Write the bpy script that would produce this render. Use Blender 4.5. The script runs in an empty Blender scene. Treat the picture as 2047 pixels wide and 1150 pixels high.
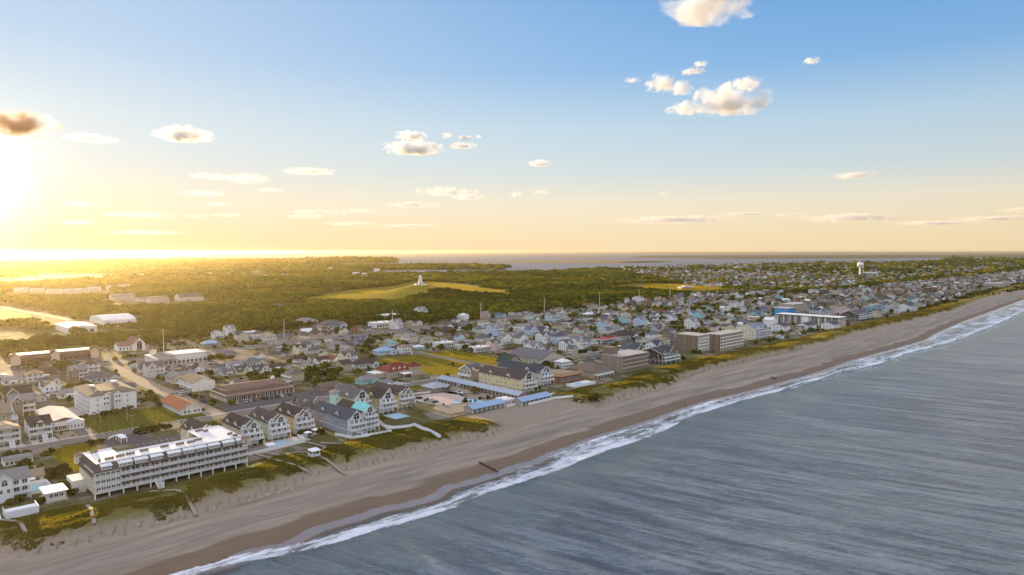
import bpy, bmesh, math, random
import numpy as np
from mathutils import Vector, Matrix, geometry, noise as mnoise
random.seed(7)
SC = bpy.context.scene
COL = SC.collection
R = math.radians

# ---------------------------------------------------------------- camera
CAM_H = 100.0
F = 1365.0
PITCH = math.atan(73 / 1365.0)
cd = bpy.data.cameras.new("camera")
cd.sensor_width = 36.0
cd.lens = 36.0 * F / 2047.0
cd.clip_start = 1.0
cd.clip_end = 200000.0
cam = bpy.data.objects.new("camera", cd)
COL.objects.link(cam)
cam.location = (0, 0, CAM_H)
cam.rotation_euler = (R(90) - PITCH, 0, 0)
SC.camera = cam

# ---------------------------------------------------------------- light
SUN_AZ = R(-38.6)          # from +Y towards +X
SUN_EL = R(4.4)
SUNV = Vector((math.sin(SUN_AZ) * math.cos(SUN_EL), math.cos(SUN_AZ) * math.cos(SUN_EL), math.sin(SUN_EL)))
sl = bpy.data.lights.new("sun", 'SUN')
sl.energy = 5.0
sl.angle = R(0.6)
sl.color = (1.0, 0.73, 0.37)
so = bpy.data.objects.new("sun", sl)
COL.objects.link(so)
so.rotation_euler = (-SUNV).to_track_quat('-Z', 'Y').to_euler()

SC.view_settings.view_transform = 'Standard'
SC.view_settings.look = 'None'
SC.view_settings.gamma = 1.0
SC.view_settings.exposure = 1.3
cy = SC.cycles
cy.use_denoising = True
cy.max_bounces = 10
cy.diffuse_bounces = 2
cy.glossy_bounces = 2
cy.transmission_bounces = 2
cy.transparent_max_bounces = 6
cy.volume_bounces = 8
cy.caustics_reflective = False
cy.caustics_refractive = False


class NT:
    """small node-tree helper"""
    def __init__(s, tree):
        s.t = tree

    def n(s, typ, ins=None, **props):
        nd = s.t.nodes.new(typ)
        for k, v in props.items():
            setattr(nd, k, v)
        if ins:
            for k, v in ins.items():
                s.set(nd, k, v)
        return nd

    def set(s, nd, k, v):
        sock = nd.inputs[k]
        if isinstance(v, bpy.types.NodeSocket):
            s.t.links.new(v, sock)
        elif isinstance(v, (tuple, list)) and len(v) == 3 and sock.type == 'RGBA':
            sock.default_value = (*v, 1)
        else:
            sock.default_value = v

    def math(s, op, a, b=0.0, c=0.0, clamp=False):
        nd = s.n('ShaderNodeMath', {0: a, 1: b, 2: c}, operation=op, use_clamp=clamp)
        return nd.outputs[0]

    def vmath(s, op, a, b=(0, 0, 0)):
        nd = s.n('ShaderNodeVectorMath', {0: a, 1: b}, operation=op)
        return nd.outputs[1] if op in ('DOT_PRODUCT', 'LENGTH', 'DISTANCE') else nd.outputs[0]

    def noise(s, scale, detail=3, rough=0.55, vec=None, dist=0.0):
        nd = s.n('ShaderNodeTexNoise', {'Scale': scale, 'Detail': detail, 'Roughness': rough, 'Distortion': dist})
        if vec is not None:
            s.set(nd, 'Vector', vec)
        return nd.outputs[0]

    def mapping(s, vec, scale=(1, 1, 1), rot=(0, 0, 0), loc=(0, 0, 0)):
        return s.n('ShaderNodeMapping', {'Vector': vec, 'Scale': scale, 'Rotation': rot, 'Location': loc}).outputs[0]

    def ramp(s, fac, stops, interp='LINEAR'):
        nd = s.n('ShaderNodeValToRGB', {0: fac})
        cr = nd.color_ramp
        cr.interpolation = interp
        while len(cr.elements) > 1:
            cr.elements.remove(cr.elements[-1])
        for i, (p, c) in enumerate(stops):
            e = cr.elements[0] if i == 0 else cr.elements.new(p)
            e.position = p
            e.color = (*c, 1) if len(c) == 3 else c
        return nd.outputs[0]

    def smooth(s, x, a, b):
        nd = s.n('ShaderNodeMapRange', {0: x, 1: a, 2: b, 3: 0.0, 4: 1.0}, interpolation_type='SMOOTHSTEP')
        return nd.outputs[0]

    def mix(s, fac, a, b, blend='MIX'):
        nd = s.n('ShaderNodeMix', data_type='RGBA', blend_type=blend)
        s.set(nd, 0, fac)
        s.set(nd, 6, a)
        s.set(nd, 7, b)
        return nd.outputs[2]

    def attr(s, name):
        return s.n('ShaderNodeAttribute', attribute_name=name)

    def bump(s, h, strength=0.5, dist=0.1, normal=None):
        nd = s.n('ShaderNodeBump', {'Height': h, 'Strength': strength, 'Distance': dist})
        if normal is not None:
            s.set(nd, 'Normal', normal)
        return nd.outputs[0]


def lin(r, g, b):
    return tuple(((c / 255) / 12.92 if c <= 10 else (((c / 255) + 0.055) / 1.055) ** 2.4) for c in (r, g, b))


def new_mat(name):
    m = bpy.data.materials.new(name)
    m.use_nodes = True
    t = NT(m.node_tree)
    b = m.node_tree.nodes['Principled BSDF']
    return m, t, b


MATS = {}


def pmat(name, col, rough=0.7, var=0.12, scale=0.6, spec=0.12, metal=0.0, objcol=False, grain=0.0, gscale=6.0, streak=None):
    """a weathered procedural surface: base colour broken up by two scales of noise"""
    if name in MATS:
        return MATS[name]
    m, t, b = new_mat(name)
    geo = t.n('ShaderNodeTexCoord').outputs['Object']
    base = t.n('ShaderNodeObjectInfo').outputs['Color'] if objcol else col
    n1 = t.noise(scale, 4, 0.6, geo)
    k = t.math('MULTIPLY_ADD', n1, 2 * var, 1 - var)
    if streak:
        n2 = t.noise(1.0, 2, 0.5, t.mapping(geo, streak))
        k = t.math('MULTIPLY', k, t.math('MULTIPLY_ADD', n2, 2 * grain, 1 - grain))
    elif grain:
        n2 = t.noise(gscale, 3, 0.6, geo)
        k = t.math('MULTIPLY', k, t.math('MULTIPLY_ADD', n2, 2 * grain, 1 - grain))
    c = t.n('ShaderNodeVectorMath', {0: base, 'Scale': k}, operation='SCALE').outputs[0]
    t.set(b, 'Base Color', c)
    b.inputs['Roughness'].default_value = rough
    b.inputs['Metallic'].default_value = metal
    b.inputs['Specular IOR Level'].default_value = spec
    MATS[name] = m
    return m


# ---------------------------------------------------------------- sky
OVERHEAD = (0.36, 0.32, 0.29)
SKY_K = 2 ** -1.3        # the sky colours below are as seen at the chosen exposure
w = bpy.data.worlds.new("World")
SC.world = w
w.use_nodes = True
t = NT(w.node_tree)
bg = w.node_tree.nodes['Background']
sky = t.n('ShaderNodeTexSky', sky_type='NISHITA', sun_disc=False, sun_elevation=SUN_EL, sun_rotation=SUN_AZ,
          altitude=50.0, air_density=1.0, dust_density=1.2, ozone_density=1.5)
dirv = t.vmath('NORMALIZE', t.n('ShaderNodeTexCoord').outputs['Generated'])
sz = t.n('ShaderNodeSeparateXYZ', {0: dirv}).outputs[2]
el = t.math('MULTIPLY', t.math('ARCSINE', sz), 180 / math.pi / 90.0)      # 0..1 for 0..90 degrees
# measured evening colours by elevation, away from the sun
grad = t.ramp(t.math('MULTIPLY', el, 90 / 40.0), [
    (0.0, lin(255, 228, 186)), (0.04, lin(255, 233, 192)), (0.10, lin(248, 238, 214)), (0.16, lin(216, 229, 232)),
    (0.25, lin(193, 220, 238)), (0.36, lin(140, 190, 238)), (0.50, lin(112, 172, 230)), (1.0, lin(66, 120, 196))])
dsun = t.vmath('DOT_PRODUCT', dirv, tuple(SUNV))
dpos = t.math('MAXIMUM', dsun, 0.0)
g1 = t.math('MULTIPLY', t.math('POWER', dpos, 520.0), 0.7)
g2 = t.math('MULTIPLY', t.math('POWER', dpos, 45.0), 0.06)
g3 = t.math('MULTIPLY', t.math('POWER', dpos, 4.0), 0.02)
away = t.math('MULTIPLY_ADD', dsun, 0.16, 0.84)
grad = t.mix(t.math('MULTIPLY', t.math('POWER', dpos, 4.0), 0.6), grad, t.ramp(t.math('MULTIPLY', el, 90 / 40.0), [(0.0, lin(255, 226, 160)), (0.08, lin(252, 236, 206)), (0.2, lin(234, 236, 232)), (0.4, lin(216, 228, 238))]))
gradc = t.n('ShaderNodeVectorMath', {0: grad, 'Scale': away}, operation='SCALE').outputs[0]


def addcol(a, f, col):
    s_ = t.n('ShaderNodeVectorMath', {0: col, 'Scale': f}, operation='SCALE').outputs[0]
    return t.vmath('ADD', a, s_)


c_ = addcol(gradc, g1, (1.0, 0.93, 0.78))
c_ = addcol(c_, g2, (1.0, 0.90, 0.66))
c_ = addcol(c_, g3, (1.0, 0.92, 0.80))
c_ = t.n('ShaderNodeVectorMath', {0: c_, 'Scale': SKY_K}, operation='SCALE').outputs[0]
# added sky glow, out of view overhead and behind the camera, fills the shade
over = t.smooth(el, 24.0 / 90, 50.0 / 90)
c_ = addcol(c_, over, OVERHEAD)
sy = t.n('ShaderNodeSeparateXYZ', {0: dirv}).outputs[1]
behind = t.math('MULTIPLY', t.smooth(t.math('MULTIPLY', sy, -1.0), 0.05, 0.75), t.smooth(el, 2.0 / 90, 22.0 / 90))
c_ = addcol(c_, behind, (0.42, 0.41, 0.41))
SKY_STR = 0.12
c_ = t.n('ShaderNodeVectorMath', {0: c_, 'Scale': 1.0 / SKY_STR}, operation='SCALE').outputs[0]
skyc = t.mix(0.985, sky.outputs[0], c_)
t.set(bg, 'Color', skyc)
bg.inputs['Strength'].default_value = SKY_STR


# ---------------------------------------------------------------- picture point -> ground point
CP, SP = math.cos(PITCH), math.sin(PITCH)
Z0 = 4.0


def G(px, py, z=Z0):
    x = (px - 1023.5) / F
    y = (575 - py) / F
    dy, dz = CP + y * SP, -SP + y * CP
    k = (z - CAM_H) / dz
    return np.array([x * k, dy * k])


def PX(p, z=Z0):
    """world -> picture"""
    x, y, zz = p[0], p[1], z - CAM_H
    d = y * CP - zz * SP
    yy = y * SP + zz * CP
    return 1023.5 + F * x / d, 575 - F * yy / d


A0 = G(640, 1050, 0)
U = np.array([0.71458747, 0.6995461])
V = np.array([-0.6995461, 0.71458747])
ROT = math.atan2(U[1], U[0])


def SN(p):
    d = np.asarray(p) - A0
    return float(d @ U), float(d @ V)


def W(s, n):
    return A0 + U * s + V * n


def PSN(px, py, z=Z0):
    return SN(G(px, py, z))


sw_px = [(332,1149),(362,1139),(410,1129),(441,1122),(458,1112),(492,1098),(564,1085),(588,1071),(633,1050),(702,1032),(750,1015),(805,1005),(856,991),(884,971),(928,961),(976,947),(1010,933),(1061,920),(1089,906),(1133,892),(1154,882),(1198,868),(1300,838),(1351,819),(1409,801),(1504,779),(1570,761),(1628,746),(1701,720),(1793,695),(1847,680),(1869,666),(1920,644),(1993,618),(2047,598)]
br_px = [(397,1149),(479,1126),(600,1105),(675,1084),(747,1060),(805,1046),(867,1026),(908,1015),(969,985),(1045,964),(1113,940),(1164,920),(1216,899),(1300,872),(1336,857),(1391,830),(1446,812),(1519,790),(1592,775),(1665,748),(1756,728),(1811,706),(1869,693),(1920,677),(1993,648),(2047,622)]
vg_px = [(0,1093),(55,1091),(137,1074),(188,1061),(239,1050),(308,1033),(393,1013),(427,999),(496,982),(564,961),(602,944),(634,934),(702,926),(747,913),(785,902),(839,889),(901,872),(976,861),(1027,844),(1123,808),(1175,810),(1196,803),(1226,790),(1312,773),(1375,745),(1438,730),(1513,713),(1576,700),(1601,693),(1663,680),(1712,663),(1785,648),(1848,633),(1898,620),(1961,598),(2011,583),(2036,575)]


def curve(pts, z):
    q = sorted(PSN(a, b, z) for a, b in pts)
    S = np.array([a for a, _ in q])
    Nn = np.array([b for _, b in q])
    return lambda s: np.interp(s, S, Nn)


n_sw = curve(sw_px, 0.0)
n_br = curve(br_px, 0.0)
n_vg = curve(vg_px, 4.0)


def lump(x, y, sc, seed=0.0):
    return mnoise.noise(Vector((x / sc, y / sc, seed)))


def fbm(x, y, sc, seed=0.0, o=4):
    v_, a_ = 0.0, 1.0
    for _ in range(o):
        v_ += a_ * lump(x, y, sc, seed)
        sc *= 0.5
        a_ *= 0.5
    return v_


DUNE_W = 34.0
FLAT = []            # (s, n, radius): the dune is levelled where a building stands


def dune_h(s, n):
    """height of beach and dune at coast coordinates"""
    d = n - float(n_sw(s))
    v0 = float(n_vg(s))
    e = n - v0
    if d < 0:
        return 0.055 * d - 0.02
    zb = 0.1 + 3.0 * (1 - math.exp(-d / 18.0))
    if e < -9:
        return zb + 0.10 * fbm(s, n * 2.5, 9, 3.1)
    x_, y_ = W(s, n)
    face = min(1.0, max(0.0, (e + 9) / 13.0))
    face = face * face * (3 - 2 * face)
    back = min(1.0, max(0.0, (DUNE_W - e) / 26.0))
    back = back * back * (3 - 2 * back)
    gap = 1.0
    if 120 < s < 215:                                     # the motel stands on open sand
        gap = 1 - min(1, max(0, (s - 120) / 22)) * min(1, max(0, (215 - s) / 12))
    for fs, fn, fr in FLAT:
        dd = math.hypot(s - fs, n - fn) / fr
        if dd < 1:
            gap *= dd * dd
    amp = 2.9 + 2.2 * fbm(s, n, 34, 9.0) + 0.9 * fbm(s, n, 9, 1.7)
    hgt = max(0.2, amp) * face * back * gap
    base = zb + (Z0 - zb) * face
    return base + hgt + 0.12 * fbm(s, n, 3.5, 5.0, 2) * (0.3 + face * back) - (0.35 if e > DUNE_W - 6 else 0)


def link(o, parent=None):
    COL.objects.link(o)
    if parent is not None:
        o.parent = parent
    return o


def mesh_obj(name, verts, faces, mats, parent=None, midx=None, smooth=False):
    me = bpy.data.meshes.new(name)
    me.from_pydata([tuple(map(float, v_)) for v_ in verts], [], faces)
    for m in (mats if isinstance(mats, (list, tuple)) else [mats]):
        me.materials.append(m)
    if midx is not None:
        me.polygons.foreach_set('material_index', midx)
    if smooth:
        me.polygons.foreach_set('use_smooth', [True] * len(me.polygons))
    me.update()
    return link(bpy.data.objects.new(name, me), parent)


def sn_grid(name, ss, nfun, hfun, mat, attrs=None):
    """grid over coast coordinates; nfun(s) -> list of n"""
    verts, faces, A = [], [], []
    nn = None
    for s in ss:
        row = nfun(s)
        nn = len(row)
        for n in row:
            p = W(s, n)
            verts.append((p[0], p[1], hfun(s, n)))
            A.append((s, n))
    for i in range(len(ss) - 1):
        for j in range(nn - 1):
            a = i * nn + j
            faces.append((a, a + nn, a + nn + 1, a + 1))
    # a,u ; +1 = v inland: (u x v) up
    o = mesh_obj(name, verts, faces, mat, smooth=True)
    o['kind'] = 'structure'
    me = o.data
    A = np.array(A)
    d = np.array([[s, n, 0] for s, n in A], dtype=np.float32)
    at = me.attributes.new('sn', 'FLOAT_VECTOR', 'POINT')
    at.data.foreach_set('vector', d.ravel())
    for nm, fn in (attrs or {}).items():
        at = me.attributes.new(nm, 'FLOAT', 'POINT')
        at.data.foreach_set('value', np.array([fn(s, n) for s, n in A], dtype=np.float32))
    return o


def srange():
    out, s = [], -150.0
    while s < 6000:
        out.append(s)
        s += 1.6 if s < 330 else (3.0 if s < 800 else 12.0 if s < 2200 else 150)
    return out


SS = srange()

# sand
m_sand, t, b = new_mat('beach_sand')
sn = t.attr('sn').outputs['Vector']
ns = t.attr('ns').outputs['Fac']
ev = t.attr('ev').outputs['Fac']
st = t.noise(1.0, 5, 0.62, t.mapping(sn, (0.018, 0.16, 1)), 0.4)
st2 = t.noise(1.0, 4, 0.6, t.mapping(sn, (0.05, 0.9, 1)), 0.2)
fine = t.noise(2.2, 4, 0.65, sn)
dry = t.ramp(st, [(0.30, (0.150, 0.122, 0.092)), (0.46, (0.235, 0.190, 0.138)), (0.62, (0.325, 0.262, 0.19))])
dry = t.mix(t.smooth(st2, 0.55, 0.78), dry, (0.20, 0.175, 0.15))
dry = t.mix(t.math('MULTIPLY', fine, 0.25), dry, (0.37, 0.305, 0.225))
wb = t.noise(1.0, 3, 0.5, t.mapping(sn, (0.045, 0.10, 1)))
wetf = t.math('SUBTRACT', 1.0, t.smooth(t.math('ADD', ns, t.math('MULTIPLY', wb, -12.0)), 1.5, 5.0))
wet = t.ramp(st2, [(0.3, (0.130, 0.086, 0.050)), (0.7, (0.185, 0.126, 0.074))])
c_ = t.mix(wetf, dry, wet)
band = t.math('MULTIPLY', t.smooth(ns, 11.0, 17.0), t.math('SUBTRACT', 1.0, t.smooth(ns, 20.0, 29.0)))
c_ = t.mix(t.math('MULTIPLY', t.math('MULTIPLY', band, t.smooth(st2, 0.38, 0.6)), 0.55), c_, (0.155, 0.14, 0.128))
# tyre tracks running along the beach
trk = t.n('ShaderNodeTexWave', {'Vector': t.mapping(sn, (0.0, 1.0, 1)), 'Scale': 0.55, 'Distortion': 2.0, 'Detail': 2.0, 'Detail Scale': 0.02}, wave_type='BANDS', bands_direction='Y').outputs[1]
trm = t.math('MULTIPLY', t.smooth(trk, 0.86, 0.95), t.math('MULTIPLY', t.smooth(ns, 14, 20), t.math('SUBTRACT', 1.0, t.smooth(ev, -16, -10))))
c_ = t.mix(t.math('MULTIPLY', trm, 0.5), c_, (0.16, 0.14, 0.12))
t.set(b, 'Base Color', c_)
t.set(b, 'Roughness', t.math('MULTIPLY_ADD', wetf, -0.3, 0.95))
b.inputs['Specular IOR Level'].default_value = 0.3
t.set(b, 'Normal', t.bump(t.math('MULTIPLY_ADD', st2, 0.8, t.math('MULTIPLY', fine, 0.35)), 0.6, 0.35))


def beach_rows(s):
    a, c = float(n_sw(s)) - 14, float(n_vg(s)) - 8
    k = np.concatenate([np.linspace(a, a + 26, 14)[:-1], np.linspace(a + 26, c, 16)])
    return list(k)


at_common = {'ns': lambda s, n: n - float(n_sw(s)), 'ev': lambda s, n: n - float(n_vg(s))}
sn_grid('beach', SS, beach_rows, dune_h, m_sand, at_common)
# ---------------------------------------------------------------- dunes
m_dune, t, b = new_mat('dune_sand_and_beach_grass')
sn = t.attr('sn').outputs['Vector']
ev = t.attr('ev').outputs['Fac']
f1 = t.noise(0.07, 5, 0.6, sn)
f2 = t.noise(0.55, 5, 0.7, sn)
f3 = t.noise(3.0, 3, 0.7, sn)
gm = t.smooth(t.math('ADD', ev, t.math('MULTIPLY_ADD', f2, 16.0, -8.0)), -4.0, 2.0)
patch = t.smooth(t.math('MULTIPLY_ADD', f1, 0.7, t.math('MULTIPLY', f2, 0.5)), 0.44, 0.56)
gm = t.math('MULTIPLY', gm, t.math('MULTIPLY_ADD', patch, 0.3, 0.7))
gm = t.math('MULTIPLY', gm, t.attr('veg').outputs['Fac'])
grass = t.ramp(f2, [(0.25, (0.085, 0.085, 0.018)), (0.45, (0.13, 0.118, 0.026)), (0.62, (0.18, 0.15, 0.036)), (0.8, (0.23, 0.18, 0.05))])
grass = t.mix(t.math('MULTIPLY', t.smooth(f1, 0.5, 0.68), 0.6), grass, (0.13, 0.10, 0.035))
grass = t.mix(t.smooth(t.n('ShaderNodeSeparateXYZ', {0: sn}).outputs[0], 260.0, 620.0), grass, t.mix(f2, (0.13, 0.10, 0.02), (0.30, 0.22, 0.035)))
grass = t.mix(t.math('MULTIPLY', f3, 0.5), grass, (0.075, 0.070, 0.020))
sandc = t.ramp(f2, [(0.3, (0.22, 0.18, 0.135)), (0.7, (0.35, 0.285, 0.21))])
t.set(b, 'Base Color', t.mix(gm, sandc, grass))
b.inputs['Roughness'].default_value = 0.95
b.inputs['Specular IOR Level'].default_value = 0.15
t.set(b, 'Normal', t.bump(t.math('MULTIPLY_ADD', f3, 0.4, f2), 0.9, 0.6))


def veg_mask(s, n):
    k = 1.0
    if 128 < s < 212:
        k = 1 - min(1, max(0, (s - 128) / 12)) * min(1, max(0, (212 - s) / 8))
    return k


def dune_rows(s):
    c = float(n_vg(s)) - 8
    return list(np.concatenate([np.linspace(c, c + DUNE_W + 6, 30), [c + DUNE_W + 12]]))


at_d = dict(at_common)
at_d['veg'] = veg_mask


def build_dunes():
    return sn_grid('dunes', SS, dune_rows, dune_h, m_dune, at_d)


# ---------------------------------------------------------------- sea
m_sea, t, b = new_mat('sea_water')
sn = t.attr('sn').outputs['Vector']
ns = t.attr('ns').outputs['Fac']
nb = t.attr('nb').outputs['Fac']
pos = t.n('ShaderNodeNewGeometry').outputs['Position']
ang = math.atan2(-0.53, 0.85)
rot_ = t.mapping(pos, (1, 1, 1), (0, 0, -ang))
rip = t.mapping(rot_, (0.040, 0.30, 1))
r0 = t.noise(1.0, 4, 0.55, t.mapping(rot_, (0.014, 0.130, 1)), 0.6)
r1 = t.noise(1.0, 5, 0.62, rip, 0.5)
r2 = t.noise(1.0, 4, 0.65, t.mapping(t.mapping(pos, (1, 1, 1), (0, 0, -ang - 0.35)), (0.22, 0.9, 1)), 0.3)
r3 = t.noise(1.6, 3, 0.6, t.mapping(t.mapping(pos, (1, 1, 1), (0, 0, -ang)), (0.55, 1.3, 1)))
big = t.noise(0.009, 3, 0.55, pos)
swl = t.noise(1.0, 2, 0.5, t.mapping(sn, (0.008, 0.055, 1)), 0.6)
deep = t.ramp(big, [(0.3, (0.010, 0.026, 0.044)), (0.52, (0.028, 0.056, 0.084)), (0.72, (0.068, 0.098, 0.116))])
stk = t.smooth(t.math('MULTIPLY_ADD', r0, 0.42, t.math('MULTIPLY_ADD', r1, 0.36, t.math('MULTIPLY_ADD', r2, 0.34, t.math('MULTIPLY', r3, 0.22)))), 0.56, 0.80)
deep = t.mix(t.math('MULTIPLY', stk, 0.85), deep, (0.195, 0.235, 0.268))  # pale ripple glints against dark troughs, painted into the water colour
shal = t.smooth(nb, -55.0, 4.0)
wc = t.mix(t.math('MULTIPLY', shal, 0.75), deep, (0.105, 0.135, 0.12))
film = t.smooth(ns, -12.0, -6.0)
wc = t.mix(film, wc, (0.19, 0.145, 0.125))
# foam
sx = t.mapping(sn, (0.10, 0.34, 1))
fn1 = t.noise(1.0, 6, 0.68, sx, 1.2)
fn2 = t.noise(0.9, 4, 0.7, sn, 0.8)
fn3 = t.noise(1.0, 3, 0.6, t.mapping(sn, (0.02, 0.05, 1)), 0.5)
crest = t.math('MULTIPLY', t.smooth(nb, -2.6, -0.4), t.math('SUBTRACT', 1.0, t.smooth(nb, 1.5, 11.0)))
sepx = t.n('ShaderNodeSeparateXYZ', {0: sn}).outputs[0]
nearf = t.math('SUBTRACT', 1.0, t.smooth(sepx, 50.0, 120.0))
zone = t.math('MULTIPLY', t.smooth(nb, -1.0, 1.0), t.math('SUBTRACT', 1.0, t.smooth(t.math('MULTIPLY_ADD', nearf, 7.0, ns), -5.0, 0.0)))
edge = t.math('MULTIPLY', t.smooth(ns, -2.6, -0.4), t.math('SUBTRACT', 1.0, t.smooth(ns, -0.3, 0.2)))
far = t.attr('far').outputs['Fac']
outer = t.math('MULTIPLY', t.smooth(nb, -34.0, -4.0), t.math('SUBTRACT', 1.0, t.smooth(nb, -3.0, 1.0)))
dens = t.math('MULTIPLY', crest, t.math('MULTIPLY_ADD', fn3, 1.4, -0.05))
dens = t.math('MAXIMUM', dens, t.math('MULTIPLY', zone, t.math('MULTIPLY_ADD', fn3, 0.95, t.math('MULTIPLY_ADD', far, 0.02, 0.0))))
line = t.math('MULTIPLY', t.smooth(nb, 1.0, 5.0), t.math('SUBTRACT', 1.0, t.smooth(nb, 5.0, 12.0)))
dens = t.math('MAXIMUM', dens, t.math('MULTIPLY', line, 0.62))
dens = t.math('MAXIMUM', dens, t.math('MULTIPLY', edge, 0.34))
dens = t.math('MAXIMUM', dens, t.math('MULTIPLY', outer, t.math('MULTIPLY_ADD', far, 0.34, t.math('MULTIPLY', fn3, 0.22))))
foam = t.smooth(t.math('ADD', dens, t.math('MULTIPLY_ADD', fn1, 0.9, t.math('MULTIPLY_ADD', fn2, 0.35, -0.62))), 0.42, 0.72)
wc = t.mix(foam, wc, (0.72, 0.74, 0.76))
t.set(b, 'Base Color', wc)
t.set(b, 'Roughness', t.math('MAXIMUM', t.math('MULTIPLY', foam, 0.8), t.math('MULTIPLY_ADD', film, -0.08, 0.2)))
b.inputs['IOR'].default_value = 1.5
b.inputs['Specular IOR Level'].default_value = 0.5
calm = t.math('MULTIPLY_ADD', film, -0.9, 1.0)
hh = t.math('MULTIPLY_ADD', r1, 1.9, t.math('MULTIPLY_ADD', r2, 0.75, t.math('MULTIPLY', r3, 0.22)))
hh = t.math('MULTIPLY_ADD', r0, 3.2, t.math('MULTIPLY_ADD', swl, 1.6, hh))
hh = t.math('MULTIPLY', hh, t.math('MULTIPLY_ADD', big, 1.0, 0.5))
t.set(b, 'Normal', t.bump(t.math('MULTIPLY', hh, calm), 1.0, 1.05))


def sea_h(s, n):
    x = n - float(n_br(s))
    k = max(0.0, 0.45 + 0.9 * lump(s, 0, 26, 2.2))
    g = math.exp(-(x / 1.7) ** 2) if x < 0 else math.exp(-(x / 0.9) ** 2)
    far_ = 0.35 * math.exp(-((x + 34 + 8 * lump(s, 0, 60, 8.0)) / 5.0) ** 2) * max(0, 0.4 + lump(s, 0, 45, 4.4))
    return 1.15 * k * g + far_ + (0.05 if x < 4 else 0.0)


S0, S1 = SS[0], SS[-1]


def sea_rows(s):
    q = float(n_br(s))
    a = float(n_sw(s))
    k = [-170, -140, -115, q - 60, q - 44, q - 40, q - 37, q - 34, q - 31, q - 28, q - 22, q - 14, q - 8, q - 5]
    k += list(np.linspace(q - 4, q + 3, 16)) + list(np.linspace(q + 4, a + 0.6, 8))
    return k


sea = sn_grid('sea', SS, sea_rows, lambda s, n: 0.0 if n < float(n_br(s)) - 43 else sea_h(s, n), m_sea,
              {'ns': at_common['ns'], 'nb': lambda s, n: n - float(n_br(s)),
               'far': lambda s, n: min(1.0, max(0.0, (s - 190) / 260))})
# open water out to the horizon joins the surf sheet edge to edge
BIG = 90000.0
bm = bmesh.new()
bm.from_mesh(sea.data)
sn_l = bm.verts.layers.float_vector['sn']
la, lb = bm.verts.layers.float['ns'], bm.verts.layers.float['nb']


def bv(s, n):
    p = W(s, n)
    v_ = bm.verts.new((p[0], p[1], 0.0))
    v_[sn_l] = (s, n, 0)
    v_[la] = -500
    v_[lb] = -500
    return v_


def bquad(s0, n0, s1, n1):
    bm.faces.new([bv(s0, n0), bv(s1, n0), bv(s1, n1), bv(s0, n1)])


bquad(-BIG, -BIG, BIG, -170)
bquad(-BIG, -170, S0, 40)
bquad(S1, -170, BIG, 100)
bm.to_mesh(sea.data)
bm.free()
for p in sea.data.polygons:
    p.use_smooth = True

# ---------------------------------------------------------------- land
m_land, t, b = new_mat('sandy_turf')
pos = t.n('ShaderNodeNewGeometry').outputs['Position']
a1 = t.noise(0.012, 4, 0.6, pos)
a2 = t.noise(0.07, 5, 0.65, pos)
a3 = t.noise(0.7, 4, 0.7, pos)
gr = t.ramp(a3, [(0.3, (0.045, 0.048, 0.016)), (0.6, (0.10, 0.092, 0.030)), (0.8, (0.15, 0.125, 0.05))])
sd = t.ramp(a3, [(0.3, (0.15, 0.125, 0.095)), (0.7, (0.26, 0.215, 0.165))])
c_ = t.mix(t.smooth(t.math('MULTIPLY_ADD', a1, 0.5, t.math('MULTIPLY', a2, 0.6)), 0.52, 0.64), gr, sd)
t.set(b, 'Base Color', c_)
b.inputs['Roughness'].default_value = 0.95
b.inputs['Specular IOR Level'].default_value = 0.1
t.set(b, 'Normal', t.bump(a3, 0.5, 0.3))


def poly_sheet(name, pts, z, mat, kind='structure', parent=None, thick=0.0):
    """flat polygon in world xy; with thick > 0 it gets sides"""
    pts = [tuple(p) for p in pts]
    ar = sum(pts[i][0] * pts[(i + 1) % len(pts)][1] - pts[(i + 1) % len(pts)][0] * pts[i][1] for i in range(len(pts)))
    if ar < 0:
        pts = pts[::-1]
    if not thick and len(pts) > 4:
        n_ = len(pts)
        r = geometry.delaunay_2d_cdt([Vector((p[0], p[1])) for p in pts], [(i, (i + 1) % n_) for i in range(n_)], [list(range(n_))], 1, 1e-4)
        o = mesh_obj(name, [(v_.x, v_.y, z) for v_ in r[0]], [tuple(f) for f in r[2]], mat, parent)
        if o.data.polygons[0].normal.z < 0:
            o.data.flip_normals()
        if kind:
            o['kind'] = kind
        return o
    bm_ = bmesh.new()
    vs = [bm_.verts.new((p[0], p[1], z)) for p in pts]
    f = bm_.faces.new(vs)
    if thick:
        r = bmesh.ops.extrude_face_region(bm_, geom=[f])
        for e in r['geom']:
            if isinstance(e, bmesh.types.BMVert):
                e.co.z += thick
        f = None
    bmesh.ops.triangulate(bm_, faces=[f_ for f_ in bm_.faces if len(f_.verts) > 4])
    bmesh.ops.recalc_face_normals(bm_, faces=bm_.faces)
    me = bpy.data.meshes.new(name)
    bm_.to_mesh(me)
    bm_.free()
    if not thick and len(me.polygons) and me.polygons[0].normal.z < 0:
        me.flip_normals()
    me.materials.append(mat)
    o = link(bpy.data.objects.new(name, me), parent)
    if kind:
        o['kind'] = kind
    return o


def pxpoly(pts, z=Z0):
    return [G(a, b_, z) for a, b_ in pts]


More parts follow.
